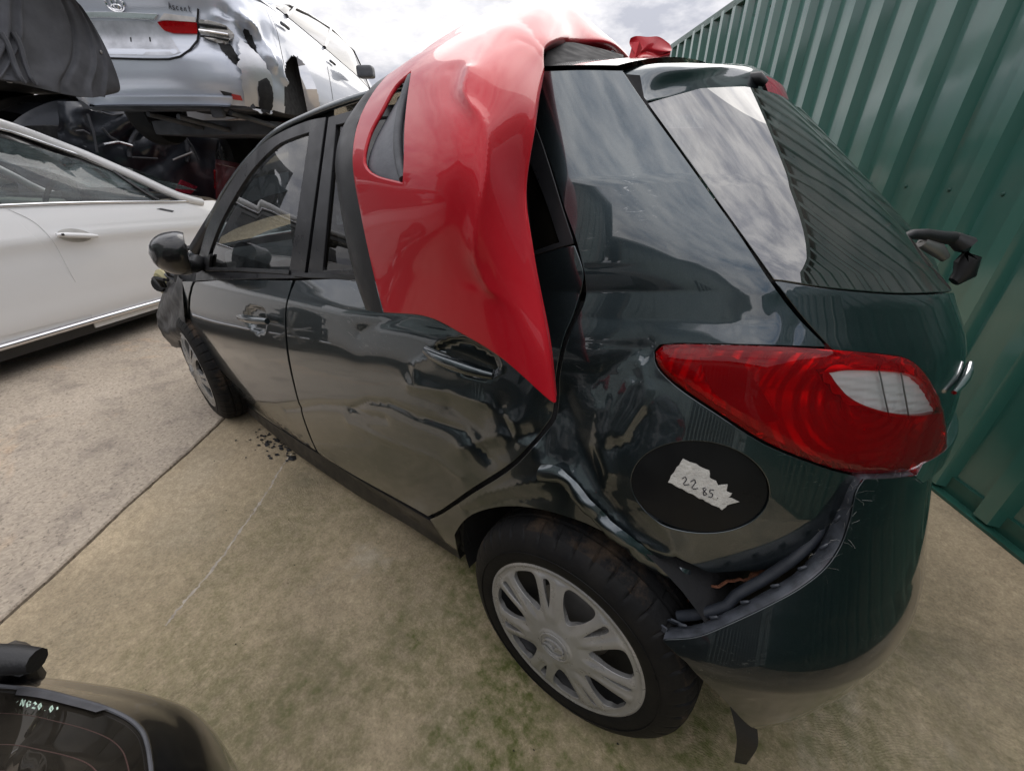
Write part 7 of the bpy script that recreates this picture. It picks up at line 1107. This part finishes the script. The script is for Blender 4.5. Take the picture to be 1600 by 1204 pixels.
for yy in (.38, -.38):
    s0 = box('front_seat', wl(-.05, yy, .55), (.50, .50, .18), 'cream', white, rotw, .06, 3); box('seat_back', wl(-.34, yy, .92), (.18, .48, .66), 'seat', s0, rotw @ Matrix.Rotation(R(-15), 3, 'Y'), .06, 3)
box('rear_seat', wl(-1.25, 0, .75), (.3, 1.3, .6), 'cream', white, rotw, .08, 3)
box('rear_view_mirror', wl(.36, .02, 1.30), (.03, .22, .06), 'black_plastic', white, rotw, .015)
def alloy(parent, c, ax, spokes=5):
    Mw = basis(c, ax, (0, 0, 1))
    wh = lathe('wheel', [(.0, -.05), (.12, -.06), (.2, -.03), (.215, 0), (.222, .004), (.226, -.006), (.226, -.2)], 'disc', parent, Mw, 40)
    lathe('tyre', [(.222, .0), (.235, .006), (.27, .006), (.30, -.008), (.318, -.03), (.322, -.05), (.322, -.17), (.31, -.2), (.22, -.2)], 'rubber', wh, Mw, 48)
    for k in range(spokes):
        for d in (-.13, .13):
            a = 2*math.pi*k/spokes; tube('spoke', [Mw @ Vector((.03*math.cos(a), .03*math.sin(a), .002)), Mw @ Vector((.12*math.cos(a + d*.6), .12*math.sin(a + d*.6), .008)), Mw @ Vector((.218*math.cos(a + d), .218*math.sin(a + d), -.002))], [.024, .016, .016], 'steel', wh, 6)
    lathe('wheel_cap', [(0, .014), (.03, .012), (.036, 0)], 'steel', wh, Mw, 20)
    return wh
wn2 = np.array([WS.M[1][0], WS.M[1][1], 0])
for x, y, d in ((1.1, -.80, -1), (-1.12, .89, 1), (-1.12, -.89, -1)): alloy(white, wl(x, y - .0, .322), wn2*d)
# ================================================================== SILVER SALOON, stacked
SO = np.array(DATA['silver_O']); PITCH = R(5); SS = placed(SALOON, SO, SILVER_FWD, True, PITCH); SSf = placed(SALOON, SO, SILVER_FWD, False, PITCH)
silver = empty('silver_saloon', tuple(SO), 'silver saloon with crushed right rear corner stacked up high above the maroon wreck', 'car')
g1 = sgn_of(SS, (-1.5, .5)); g2 = sgn_of(SSf, (-1.5, .5)); sh = .88*math.pi/2; SHV = (.78, .45)
def s_arch(s, v, p):
    l = (p - SO) @ SS.M.T; return any(math.hypot(l[0] - a, l[2] - .30) < .36 for a in (.84, 3.6))
s_cr = [(toh(L, SHV), w, a*1.5) for L, w, a in DATA['s_creases']]
def sdent(s, v):
    Q = toh(np.stack([s, v], 1), SHV); cr_ = sum(a*np.exp(.2 - np.sqrt((1.3*dist_poly(Q, L)/w)**2 + .04)) for L, w, a in s_cr); m = np.exp(-(np.hypot((Q[:, 0] - .40)/.30, (Q[:, 1] - .55)/.28))**2)
    return m*(-.05 + .022*np.abs(lump(Q, 61, 8))) + cr_
def SSd(s, v): 
    q = np.stack([s, v], 1); return SS(s, v) + normal_of(SS, q, g1)*sdent(s, v)[:, None]
SSd.O = SO; SSd.M = SS.M
grid('body_shell', SSd, (-4.0, sh), (.0, 1.0), 260, 60, 'silver', silver, sgn=g1, skip=s_arch)
grid('body_shell', SSf, (-4.0, sh), (.0, 1.0), 120, 30, 'silver', silver, sgn=g2, skip=s_arch)
for S_, sg in ((SS, g1), (SSf, g2)):
    grid('upper_body', S_, (-3.0, sh), (1.0, 2.0), 110, 24, 'silver', silver, sgn=sg)
    panel('window_glass', S_, [(-2.62, 1.08), (-2.2, 1.62), (-1.75, 1.84), (-.9, 1.86), (-.25, 1.80), (.02, 1.5), (.06, 1.12), (-.5, 1.08), (-1.5, 1.06)], 'dark_glass', silver, res=.06, sgn=sg, hv=SHV, off=.006, flange=.004)
    for a_, b_ in (((-1.02, 1.06), (-.88, 1.86)), ((-.18, 1.08), (-.02, 1.7))):
        tube('pillar', list(on(S_, [(a_[0] + (b_[0] - a_[0])*t, a_[1] + (b_[1] - a_[1])*t) for t in np.linspace(0, 1, 6)], .008, sg)), .018, 'gloss_black', silver, 6)
    tube('window_trim', list(on(S_, [(-2.62, 1.08), (-2.2, 1.64), (-1.75, 1.87), (-.9, 1.89), (-.25, 1.83), (.03, 1.55), (.07, 1.1)], .008, sg)), .011, 'black_plastic', silver, 6)
    for sx in (-1.16, -.12):
        tube('handle', list(on(S_, [(sx, .86), (sx + .06, .865), (sx + .13, .86)], .022, sg)), .014, 'grey_plastic', silver, 6)
        panel('door_seam', S_, [(sx + .22, .08), (sx + .228, .08), (sx + .238, .98), (sx + .23, .98)], 'dark', silver, res=.1, sgn=sg, hv=SHV, off=.002, flange=0)
def sroof(s, v):
    a = base(s, np.full_like(s, 2.0), SALOON); y = a[:, 1]*(1 - 2*v); k = 1 - (1 - 2*v)**2
    return SO + np.stack([a[:, 0], y, a[:, 2] + .05*k], 1) @ SS.M
grid('roof', sroof, (-2.2, .6), (0, 1), 30, 13, 'silver', silver, sgn=-1)
def sl_(x, y, z): return SO + np.array([x, y, z]) @ SS.M
def sbon(s, v): return SO + np.stack([3.1 + 1.1*v, .74*(1 - 2*s)*(1 - .12*v*v), .88 - .04*v - .16*v**3], -1) @ SS.M
grid('bonnet', sbon, (0, 1), (0, 1), 10, 10, 'silver', silver, sgn=-1)
panel('number_plate_recess', SS, DATA['s_plate'], simple('silver shade panel', (.40, .41, .44), .4, metal=.5), silver, res=.04, sgn=g1, hv=SHV, off=.001, flange=0)
for du in (-.13, .10):
    c_ = np.mean(np.array(DATA['s_plate']), 0) + [du - .02, -.0]; panel('screw_hole', SS, [(c_[0] - .008, c_[1] - .02), (c_[0] + .008, c_[1] - .02), (c_[0] + .008, c_[1] + .02), (c_[0] - .008, c_[1] + .02)], 'dark', silver, res=.02, sgn=g1, hv=SHV, off=.003, flange=0)
panel('chrome_garnish', SS, DATA['s_chrome'], 'chrome', silver, res=.03, sgn=g1, hv=SHV, off=.012, flange=.012)
lampS = panel('tail_lamp', SS, DATA['s_lamp_red'], 'red_lens', silver, res=.02, sgn=g1, hv=SHV, off=.010, flange=.01); panel('lamp_reflector', SS, DATA['s_lamp_red'], 'reflector', lampS, res=.03, sgn=g1, hv=SHV, off=.003, flange=0)
panel('lamp_window', SS, DATA['s_lamp_white'], simple('frosted lamp window', (.55, .52, .50), .2, coat=.8), lampS, res=.02, sgn=g1, hv=SHV, off=.011, flange=.008)
lo_ = panel('corner_lamp', SS, DATA['s_lamp_out'], simple('bare lamp housing', (.42, .40, .38), .25, metal=.4), silver, res=.012, sgn=g1, hv=SHV, off=.004, disp=lambda s, v: .018*np.sign(np.sin(v*95)), flange=.02)
o1 = np.array(DATA['s_lamp_out']).mean(0)
for k in range(3): tube('lamp_louvre', list(on(SS, [(o1[0] + .10 - .18*t, o1[1] + .05 - .05*k - .02*t) for t in np.linspace(0, 1, 6)], .018, g1)), .008, 'dark' if k != 1 else 'chrome', lo_, 6)
strip2 = on(SS, DATA['s_gap'][::2], .004, g1); tube('boot_gap', list(strip2), .007, 'dark', silver, 5)
panel('bumper_reflector', SS, DATA['s_reflector'], simple('red reflector', (.45, .03, .03), .2), silver, res=.02, sgn=g1, hv=SHV, off=.006, flange=.006)
panel('lamp_slot', SS, DATA['s_foglamp'], 'black_plastic', silver, res=.02, sgn=g1, hv=SHV, off=.003, flange=.003)
panel('torn_bumper_corner', SS, DATA['s_torn'], 'silver_scuffed', silver, res=.02, sgn=g1, hv=SHV, off=.012, disp=lambda s, v: .012 + .012*lump(toh(np.stack([s, v], 1), SHV), 71, 14), flange=.006, jag=.006)
for kk in ('s_gap1', 's_gap2', 's_gap3'): panel('torn_gap_shade', SS, DATA[kk], 'dark', silver, res=.02, sgn=g1, hv=SHV, off=.03 if kk == 's_gap1' else .012, disp=lambda s, v: sdent(s, v)*(1.0), flange=.004, jag=.004)  # dark sheets stand for the shade inside the torn gaps
panel('bumper_lip', SS, [(.62, .0), (2*sh - .62, .0), (2*sh - .62, .075), (.62, .075)], 'silver', silver, res=.03, sgn=g1, hv=SHV, off=.03, flange=.03)
eM = basis(on(SS, [DATA['s_emb']], .012, g1)[0], normal_of(SS, np.array([DATA['s_emb']]), g1)[0], tuple(SS.M[1]*-1))
def ring(M4, cx_, cy_, rx, ry, r, name, par): return tube(name, [M4 @ Vector((cx_ + rx*math.cos(t), cy_ + ry*math.sin(t), 0)) for t in np.linspace(0, 2*math.pi, 28, endpoint=False)], r, 'chrome', par, 6, closed=True)
e0 = ring(eM, 0, 0, .064, .044, .006, 'boot_emblem', silver); ring(eM, 0, .018, .038, .016, .005, 'emblem_oval', e0); ring(eM, 0, -.004, .017, .038, .005, 'emblem_oval', e0)
# script badge: eight small raised letters in italic
b0_, b1_ = np.array(DATA['s_badge0']), np.array(DATA['s_badge1']); glyph = {'A': [[(0, 0), (.5, 1), (.8, 0)], [(.2, .4), (.7, .4)]], 's': [[(.7, .6), (.2, .6), (.1, .4), (.6, .2), (.5, 0), (0, 0)]], 'c': [[(.6, .55), (.2, .6), (.0, .2), (.3, 0), (.6, .1)]], 'e': [[(.05, .3), (.6, .35), (.4, .6), (.1, .4), (.1, .1), (.5, 0)]], 'n': [[(0, 0), (.1, .6)], [(.05, .35), (.45, .6), (.5, 0)]], 't': [[(.2, 1), (.15, .1), (.45, 0)], [(0, .65), (.5, .65)]]}
lines = []
for i, ch in enumerate('Ascent'):
    for L_ in glyph[ch]:
        lines.append(list(on(SS, [b0_ + (b1_ - b0_)*((i + x*.8)/6) + np.array([0, .045*y]) for x, y in L_], .006, g1)))
for i, L_ in enumerate(lines): tube('badge_letter', L_, .0035, 'grey_plastic', silver, 4)
mm_ = box('wing_mirror', sl_(2.42, 1.03, .92), (.16, .20, .13), 'grey_plastic', silver, Matrix.Rotation(math.atan2(SILVER_FWD[1], SILVER_FWD[0]), 3, 'Z'), .055, 5)
rots = Matrix.Rotation(math.atan2(SILVER_FWD[1], SILVER_FWD[0]), 3, 'Z')
box('underbody', sl_(2.2, 0, .22), (3.0, 1.15, .12), 'under', silver, rots, .03)
box('arch_liner', sl_(.86, .35, .52), (.72, .75, .62), 'dark', silver, rots, .05)
box('bumper_beam', sl_(.30, 0, .20), (.25, 1.45, .08), 'under', silver, rots, .03)
for y, z0 in ((.5, .13), (-.2, .12), (.05, .10)): tube('underbody_pipe', [sl_(.2, y, z0), sl_(.7, y + .1, z0 - .03), sl_(1.4, y - .1, z0)], .022, 'under', silver, 8)
box('tow_eye', sl_(.16, .42, .13), (.05, .10, .09), 'under', silver, rots, .02)
wn3 = SS.M[1]
for x, y, d in ((3.6, .80, 1), (3.6, -.80, -1), (.98, -.80, -1)): alloy(silver, sl_(x, y, .30), wn3*d, 7)
# ================================================================== dark wrecks under the silver saloon, red wreck beside
def wreck(name, O, fwd, mat, label, mirror=True, T=HATCH, glassm='tail_glass', lamp=True, extra=0):
    O = np.array(O, float); S1 = placed(T, O, fwd, mirror); S2 = placed(T, O, fwd, not mirror); sc = T['SC']*math.pi/2
    root = empty(name, tuple(O), label, 'car')
    def arch(s, v, p):
        l = (p - O) @ S1.M.T; return any(math.hypot(l[0] - a, l[2] - .29) < .34 for a in (.0, 2.25))
    for S_ in (S1, S2):
        sg = sgn_of(S_, (-.9, .5), O + np.array([0, 0, .6]))
        c0 = O + np.array([1.0, 0, .6]) @ S1.M; n = normal_of(S_, np.array([(-.9, .5)]), 1)[0]; p = S_(np.array([-.9]), np.array([.5]))[0]; sg = 1 if n @ (p - c0) > 0 else -1
        def Sd(s, v, S_=S_, sg=sg):
            q = np.stack([s, v], 1); Q = toh(q); return S_(s, v) + normal_of(S_, q, sg)*(.008*lump(Q, 81 + extra, 9) + .006*lump(Q, 83 + extra, 22))[:, None]
        b_ = grid('body_shell', Sd, (-2.4, sc), (0, 1), 110, 40, mat, root, sgn=sg, skip=arch)
        panel('window_glass', S_, [(-1.5, 1.08), (-1.2, 1.6), (-.8, 1.84), (0, 1.84), (.15, 1.5), (.18, 1.1)], glassm, root, res=.07, sgn=sg, off=.004, flange=.003)
        grid('upper_body', S_, (-1.7, sc), (1, 2), 60, 14, mat, root, sgn=sg)
        panel('rear_window', S_, [(.42, 1.1), (.36, 1.8), (sc, 1.86), (sc, 1.1)], glassm, root, res=.06, sgn=sg, off=.005, flange=.003)
        panel('tail_lamp', S_, [(.32, .93), (.62, .93), (.72, .80), (.70, .72), (.55, .74)], 'red_lens', root, res=.04, sgn=sg, off=.008, flange=.01) if lamp else None
        panel('tail_lamp_core', S_, [(.34, .92), (.61, .92), (.70, .80), (.68, .73), (.55, .75)], simple('maroon lamp core', (.20, .03, .035), .3), root, res=.06, sgn=sg, off=.004, flange=0) if lamp else None
        panel('door_seam', S_, [(-.80, .1), (-.788, .1), (-.788, .97), (-.80, .97)], 'dark', root, res=.1, sgn=sg, off=.012, flange=0)
        tube('handle', list(on(S_, [(-.78, .80), (-.72, .805), (-.66, .80)], .03, sg)), .014, mat, root, 6)
    def rf(s, v):
        a = base(s, np.full_like(s, 2.0), T); y = a[:, 1]*(1 - 2*v); k = 1 - (1 - 2*v)**2
        return O + np.stack([a[:, 0], y, a[:, 2] + .05*k], 1) @ S1.M
    grid('roof', rf, (-1.3, .3), (0, 1), 16, 9, mat, root, sgn=-1 if mirror else 1)
    box('underbody', O + np.array([1.0, 0, .28]) @ S1.M, (2.9, 1.35, .2), 'dark', root, Matrix.Rotation(math.atan2(fwd[1], fwd[0]), 3, 'Z'), .03)
    for x, y, d in ((0, .80, 1), (2.25, .80, 1), (0, -.80, -1), (2.25, -.80, -1)):
        Mw = basis(O + np.array([x, y, .29]) @ S1.M, S1.M[1]*d, (0, 0, 1))
        wh = lathe('wheel', [(0, -.02), (.17, -.03), (.195, 0), (.2, -.15)], 'disc', root, Mw, 28)
        lathe('tyre', [(.196, 0), (.22, .006), (.26, 0), (.285, -.03), (.288, -.14), (.26, -.18), (.2, -.18)], 'rubber', wh, Mw, 36)
    return root
MT['dark_blue'] = paint('dusty dark blue paint', (.008, .011, .017), (.014, .018, .026), metal=.3, rough=.5, dust=.25, dustcol=(.09, .10, .12), coat_rough=.1)
wreck('maroon_wreck', (5.74, -1.54, 0), SILVER_FWD, 'maroon', 'maroon wrecked hatchback standing beneath the silver saloon', True, dict(HATCH, RZ=[z + .24 for z in HATCH['RZ']], BZ=[z + .10 for z in HATCH['BZ']]))
# pale scraps wedged under the stack
def scrap(px_pts, th, mat, label, name, cat): pass
# ================================================================== dark car on its side at far left: undertray hanging over the white car
tray = empty('grey_undertray', (3.6, 1.0, 1.7), 'dark grey plastic undertray with ribs hanging off the raised car at far left', 'undertray')
TP = patch(DATA['undertray']); q = np.array([[.5, .5]]); tn = normal_of(TP, q, 1)[0]; tgs = 1 if tn @ (np.array([-.258, 1.37, 1.26]) - TP(q[:, 0], q[:, 1])[0]) > 0 else -1
def tr_d(s, v):
    d = np.zeros(len(s))
    for c_, w_, a_ in ((.18, .02, .020), (.25, .015, .02), (.62, .02, -.02), (.78, .018, .022), (.90, .014, .020)): d += a_*np.exp(-((s + .12*v - c_ - .06)/w_)**2)
    return d + .008*np.sin(6*v + 3*s)
def TPd(s, v): return TP(s, v) + normal_of(TP, np.stack([s, v], 1), tgs)*tr_d(s, v)[:, None]
grid('tray_skin', TPd, (0, 1), (0, 1), 120, 60, 'under', tray, sgn=tgs)
grid('tray_back', TP, (0, 1), (0, 1), 20, 14, 'dark', tray, sgn=tgs, off=-.03)
for k in range(2):
    L = [TP(np.array([.16 + .20*t + .06*k]), np.array([.35 + .52*t]))[0] + normal_of(TP, np.array([[.2, .5]]), tgs)[0]*.02 for t in np.linspace(0, 1, 9)]
    tube('tray_rib', L, .014, 'under', tray, 6)
for s, v in ((.88, .50), (.44, .08), (.3, .93)):
    p_ = TPd(np.array([s]), np.array([v]))[0]; n_ = normal_of(TP, np.array([[s, v]]), tgs)[0]; lathe('tray_clip', [(0, .006), (.010, .004), (.012, 0)], 'steel', tray, basis(p_ + n_*.004, n_, (0, 0, 1)), 10)
Ob = np.array(DATA['raised_O']); raised = wreck('raised_wreck', Ob, (-WHITE_FWD[0], -WHITE_FWD[1]), 'dark_blue', 'dark wrecked car stacked high at the far left behind the undertray', False, HATCH, extra=7)
lowb = wreck('lower_wreck', DATA['lower_O'], (-WHITE_FWD[0], -WHITE_FWD[1]), 'dark_blue', 'dark wrecked car on the ground beneath the stack at far left', True, dict(HATCH, RZ=[z + .46 for z in HATCH['RZ']], BZ=[z + .18 for z in HATCH['BZ']]), extra=9)
# crushed dark wreck filling the stack between the white car and the silver one
crw = empty('crushed_wreck', tuple(np.array(DATA['crush'][3][1])*[1, 1, 0]), 'crushed dark wreck with bent panels and bare wheel arch between the white and silver saloons', 'car')
CRS = patch(DATA['crush'])
def crS_(s, v):
    P_ = CRS(s, v); Q = np.stack([s*1.6, v*.9], 1); n = np.array([-.9384, -.3455, 0]); return P_ + (.05*np.abs(lump(Q, 91, 7)) - .03 + .02*np.abs(lump(Q, 93, 16)))[:, None]*n
grid('crushed_side', crS_, (0, 1), (0, 1), 60, 36, 'dark_blue', crw)
cb_ = np.mean([DATA['crush'][1][1], DATA['crush'][2][2]], 0) + np.array([.9384, .3455, 0])*.34
box('crushed_body', cb_ - np.array([0, 0, .30]), (1.55, .50, 1.05), 'dark', crw, Matrix.Rotation(math.atan2(WHITE_FWD[1], WHITE_FWD[0]), 3, 'Z'), .05)
tube('wheel_arch_trim', DATA['crush_arc'], .022, 'under', crw, 8)
for i, L_ in enumerate(DATA['crush_bits']): tube('bent_strip', L_, .012 if i != 1 else .016, ('under', 'chrome', 'under', 'steel', 'under', 'under', 'under', 'steel', 'under')[i], crw, 6)
lq = [np.array(p) for p in DATA['crush_lamp']]; nq = np.array([-.9384, -.3455, 0])*.03
mesh('smashed_lamp', [p for p in lq] + [p + nq for p in lq], [(4, 5, 6, 7), (0, 1, 5, 4), (1, 2, 6, 5), (2, 3, 7, 6), (3, 0, 4, 7)], simple('smashed red lamp', (.30, .03, .05), .2, var=.5, scale=30, coat=.7), crw, False)
# ================================================================== black car tail at the bottom left
tail = empty('black_hatchback', (.3, 1.9, 0), 'black hatchback tail with dusty rear window and wiper at the bottom left corner', 'car')
TR = [[np.array(p) for p in r] for r in DATA['tail']]; TSf = patch(TR); nr_ = len(TR)
q = np.array([[.4, .35]]); tgs2 = 1 if normal_of(TSf, q, 1)[0][2] > 0 else -1
vg = 5/(nr_ - 1)
grid('tailgate', TSf, (0, 1), (0, vg - .004), 110, 40, 'black_paint', tail, sgn=tgs2)
kg = grid('rear_window', TSf, (0, 1), (vg + .004, 1), 110, 24, 'tail_glass', tail, sgn=tgs2, off=-.001)
grid('cabin_lining', TSf, (0, 1), (vg, 1), 40, 10, 'dark', tail, sgn=tgs2, off=-.05)
rim_ = [TSf(np.array([s]), np.array([vg]))[0] + np.array([0, 0, .001]) for s in np.linspace(.0, 1, 120)]; tube('glass_seal', rim_, .0015, 'tape', kg, 6)
kp = {k: np.array(v) for k, v in DATA['k_pts'].items()}
def tape_S(s, v): return TSf(.245 + .20*s - .02*v*s, vg + .006 + .025*v)
grid('tape_strip', tape_S, (0, 1), (0, 1), 24, 4, 'tape', kg, off=.0012, sgn=tgs2)
for k in range(4):
    L = [TSf(np.array([.08 + .9*t]), np.array([vg + .07 + .065*k]))[0] - np.array([0, 0, .0015]) for t in np.linspace(0, 1, 60)]; tube('heater_line', L, .0004, 'heater', kg, 4, False)
# marker writing on the glass
gx = kp['t1'] - kp['t0']; gy = kp['t2'] - kp['t0']; gy = -gy
gl2 = {'N': [[(0, 0), (.1, 1), (.7, 0), (.8, 1)]], 'G': [[(.8, .85), (.4, 1), (0, .5), (.3, 0), (.75, .1), (.75, .45), (.45, .45)]], '2': [[(.05, .8), (.4, 1), (.7, .75), (.1, .05), (.75, 0)]], '0': [[(.4, 1), (.05, .5), (.4, 0), (.75, .5), (.4, 1)]], '1': [[(.4, 1), (.4, 0)]], '-': [[(0, .5), (.6, .5)]], '.': [[(.3, 0), (.4, .05)]], "'": [[(.4, 1), (.3, .7)]]}
lines = []
for i, ch in enumerate("-NG20.0'"):
    for L_ in gl2[ch]:
        pts_ = []
        for x, y in L_: pts_.append(kp['t0'] + gx*((i + x*.75)/8) + gy*(y*.9 + .1) + np.array([0, 0, .004]))
        lines.append(pts_)
def snap(L_):
    out = []
    for p in L_:
        ss_ = np.linspace(.1, .6, 90); vv_ = np.linspace(vg, 1, 60); Q = np.stack(np.meshgrid(ss_, vv_, indexing='ij'), -1).reshape(-1, 2)
        if not hasattr(snap, 'P'): snap.P = TSf(Q[:, 0], Q[:, 1])
        d_ = np.hypot(*(snap.P[:, :2] - p[:2]).T); k_ = np.argmin(d_); out.append(np.array([p[0], p[1], snap.P[k_][2] + .0025]))
    return out
ribbon('marker_writing', [snap(L_) for L_ in lines], .0011, 'chalk', kg, np.array([0, 0, 1.0]))
w0, w1, pv = kp['w0'], kp['w1'], kp['piv']
wpr = tube('rear_wiper', [w0 + (w1 - w0)*t for t in np.linspace(-1.5, 1, 8)], [.011]*7 + [.009], 'black_plastic', tail, 10)
tube('wiper_pivot', [pv + np.array([0, 0, -.01]), pv + np.array([-.015, -.012, .045]), (w0*.25 + w1*.75) - np.array([0, 0, .004])], [.016, .011, .010], 'black_plastic', wpr, 8)
# rest of that car, ahead of the rear window

fwdb = np.array([*BLACK_FWD, 0])/np.hypot(*BLACK_FWD)
OB = np.array([.78, 1.80, -.22]) + fwdb*1.0
for mir_ in (False, True):
    KS = placed(HATCH, OB, BLACK_FWD, mir_); sg = sgn_of(KS, (-.9, .5), OB + fwdb + np.array([0, 0, .6]))
    grid('body_shell', KS, (-2.4, half), (.08, 1.0), 60, 16, 'black_paint', tail, sgn=sg); grid('upper_body', KS, (-1.7, half), (1, 2), 40, 10, 'tail_glass', tail, sgn=sg)
    for x in (.25, 2.25):
        Mw = basis(OB + np.array([x, .80, .51]) @ KS.M, KS.M[1], (0, 0, 1)); lathe('tyre', [(.0, -.02), (.19, 0), (.26, 0), (.285, -.03), (.285, -.15), (.2, -.18)], 'rubber', tail, Mw, 32)
def kroof(s, v):
    a = base(s, np.full_like(s, 2.0), HATCH); return OB + np.stack([a[:, 0], a[:, 1]*(1 - 2*v), a[:, 2] + .06*(1 - (1 - 2*v)**2)], 1) @ placed(HATCH, OB, BLACK_FWD).M
grid('roof', kroof, (-1.3, .3), (0, 1), 12, 9, 'black_paint', tail)

# ================================================================== sheds across the yard (seen in the paintwork), unseen cars added for dark reflections
def shed(name, x0, x1, y, h, label, pitch_=.222, roof_h=1.2, depth=8, ang=0.0, mat='shed'):
    root = empty(name, ((x0 + x1)/2, y, 0), label, 'shed'); V = []; F = []
    n = int((x1 - x0)/pitch_); cols = []
    for k in range(n):
        for u, d in prof: cols.append((x0 + k*pitch_ + u, d))
    for x, d in cols: V += [(x, y - d, .0), (x, y - d, h)]
    for i in range(len(cols) - 1): a = 2*i; F.append((a, a + 2, a + 3, a + 1))
    mesh('cladding', V, F, mat, root, True, sharp=20)
    xm = (x0 + x1)/2
    mesh('gable', [(x0, y + .02, h), (x1, y + .02, h), (xm, y + .02, h + roof_h)], [(0, 2, 1)], mat, root, False)
    V = [(x0 - .3, y - .4, h - .1), (xm, y - .4, h + roof_h + .1), (x1 + .3, y - .4, h - .1), (x0 - .3, y + depth, h - .1), (xm, y + depth, h + roof_h + .1), (x1 + .3, y + depth, h - .1)]
    o = mesh('roof', V, [(0, 1, 4, 3), (1, 2, 5, 4)], 'shed_roof', root, False); md = o.modifiers.new('thickness', 'SOLIDIFY'); md.thickness = .08
    for xa, xb in ((x0, x0 + .001), (x1 - .001, x1)): mesh('side_wall', [(xa, y, 0), (xa, y + depth, 0), (xa, y + depth, h), (xa, y, h)], [(0, 1, 2, 3)], mat, root, False)
    mesh('door_opening', [(xm - 1.6, y - .035, .02), (xm + 1.6, y - .035, .02), (xm + 1.6, y - .035, 2.6), (xm - 1.6, y - .035, 2.6)], [(0, 1, 2, 3)], 'dark', root, False)
    for xx in (x0 + .1, xm - 2.0): tube('downpipe', [(xx, y - .10, 0), (xx, y - .10, h - .1)], .05, 'shed_roof', root, 8)
    return root
wreck('added_dark_car', (-1.2, 4.35, 0), (1, .03), 'dark_blue', 'dark blue hatchback parked before the gabled shed, seen only mirrored in the paintwork', True, HATCH, extra=13)  # unseen car added so low reflections in the panels go dark
wreck('added_dark_car', (3.6, 4.5, 0), (1, -.02), 'black_paint', 'black hatchback parked beside the dark blue one, seen only mirrored in the doors', True, HATCH, extra=15)
shed('metal_shed', .2, 8.2, 5.6, 3.7, 'grey gabled metal shed across the yard behind the photographer', roof_h=1.3, depth=9)
shed('low_shed', -9, -.3, 6.8, 3.1, 'long low pale shed beside the gabled metal shed', roof_h=.8)
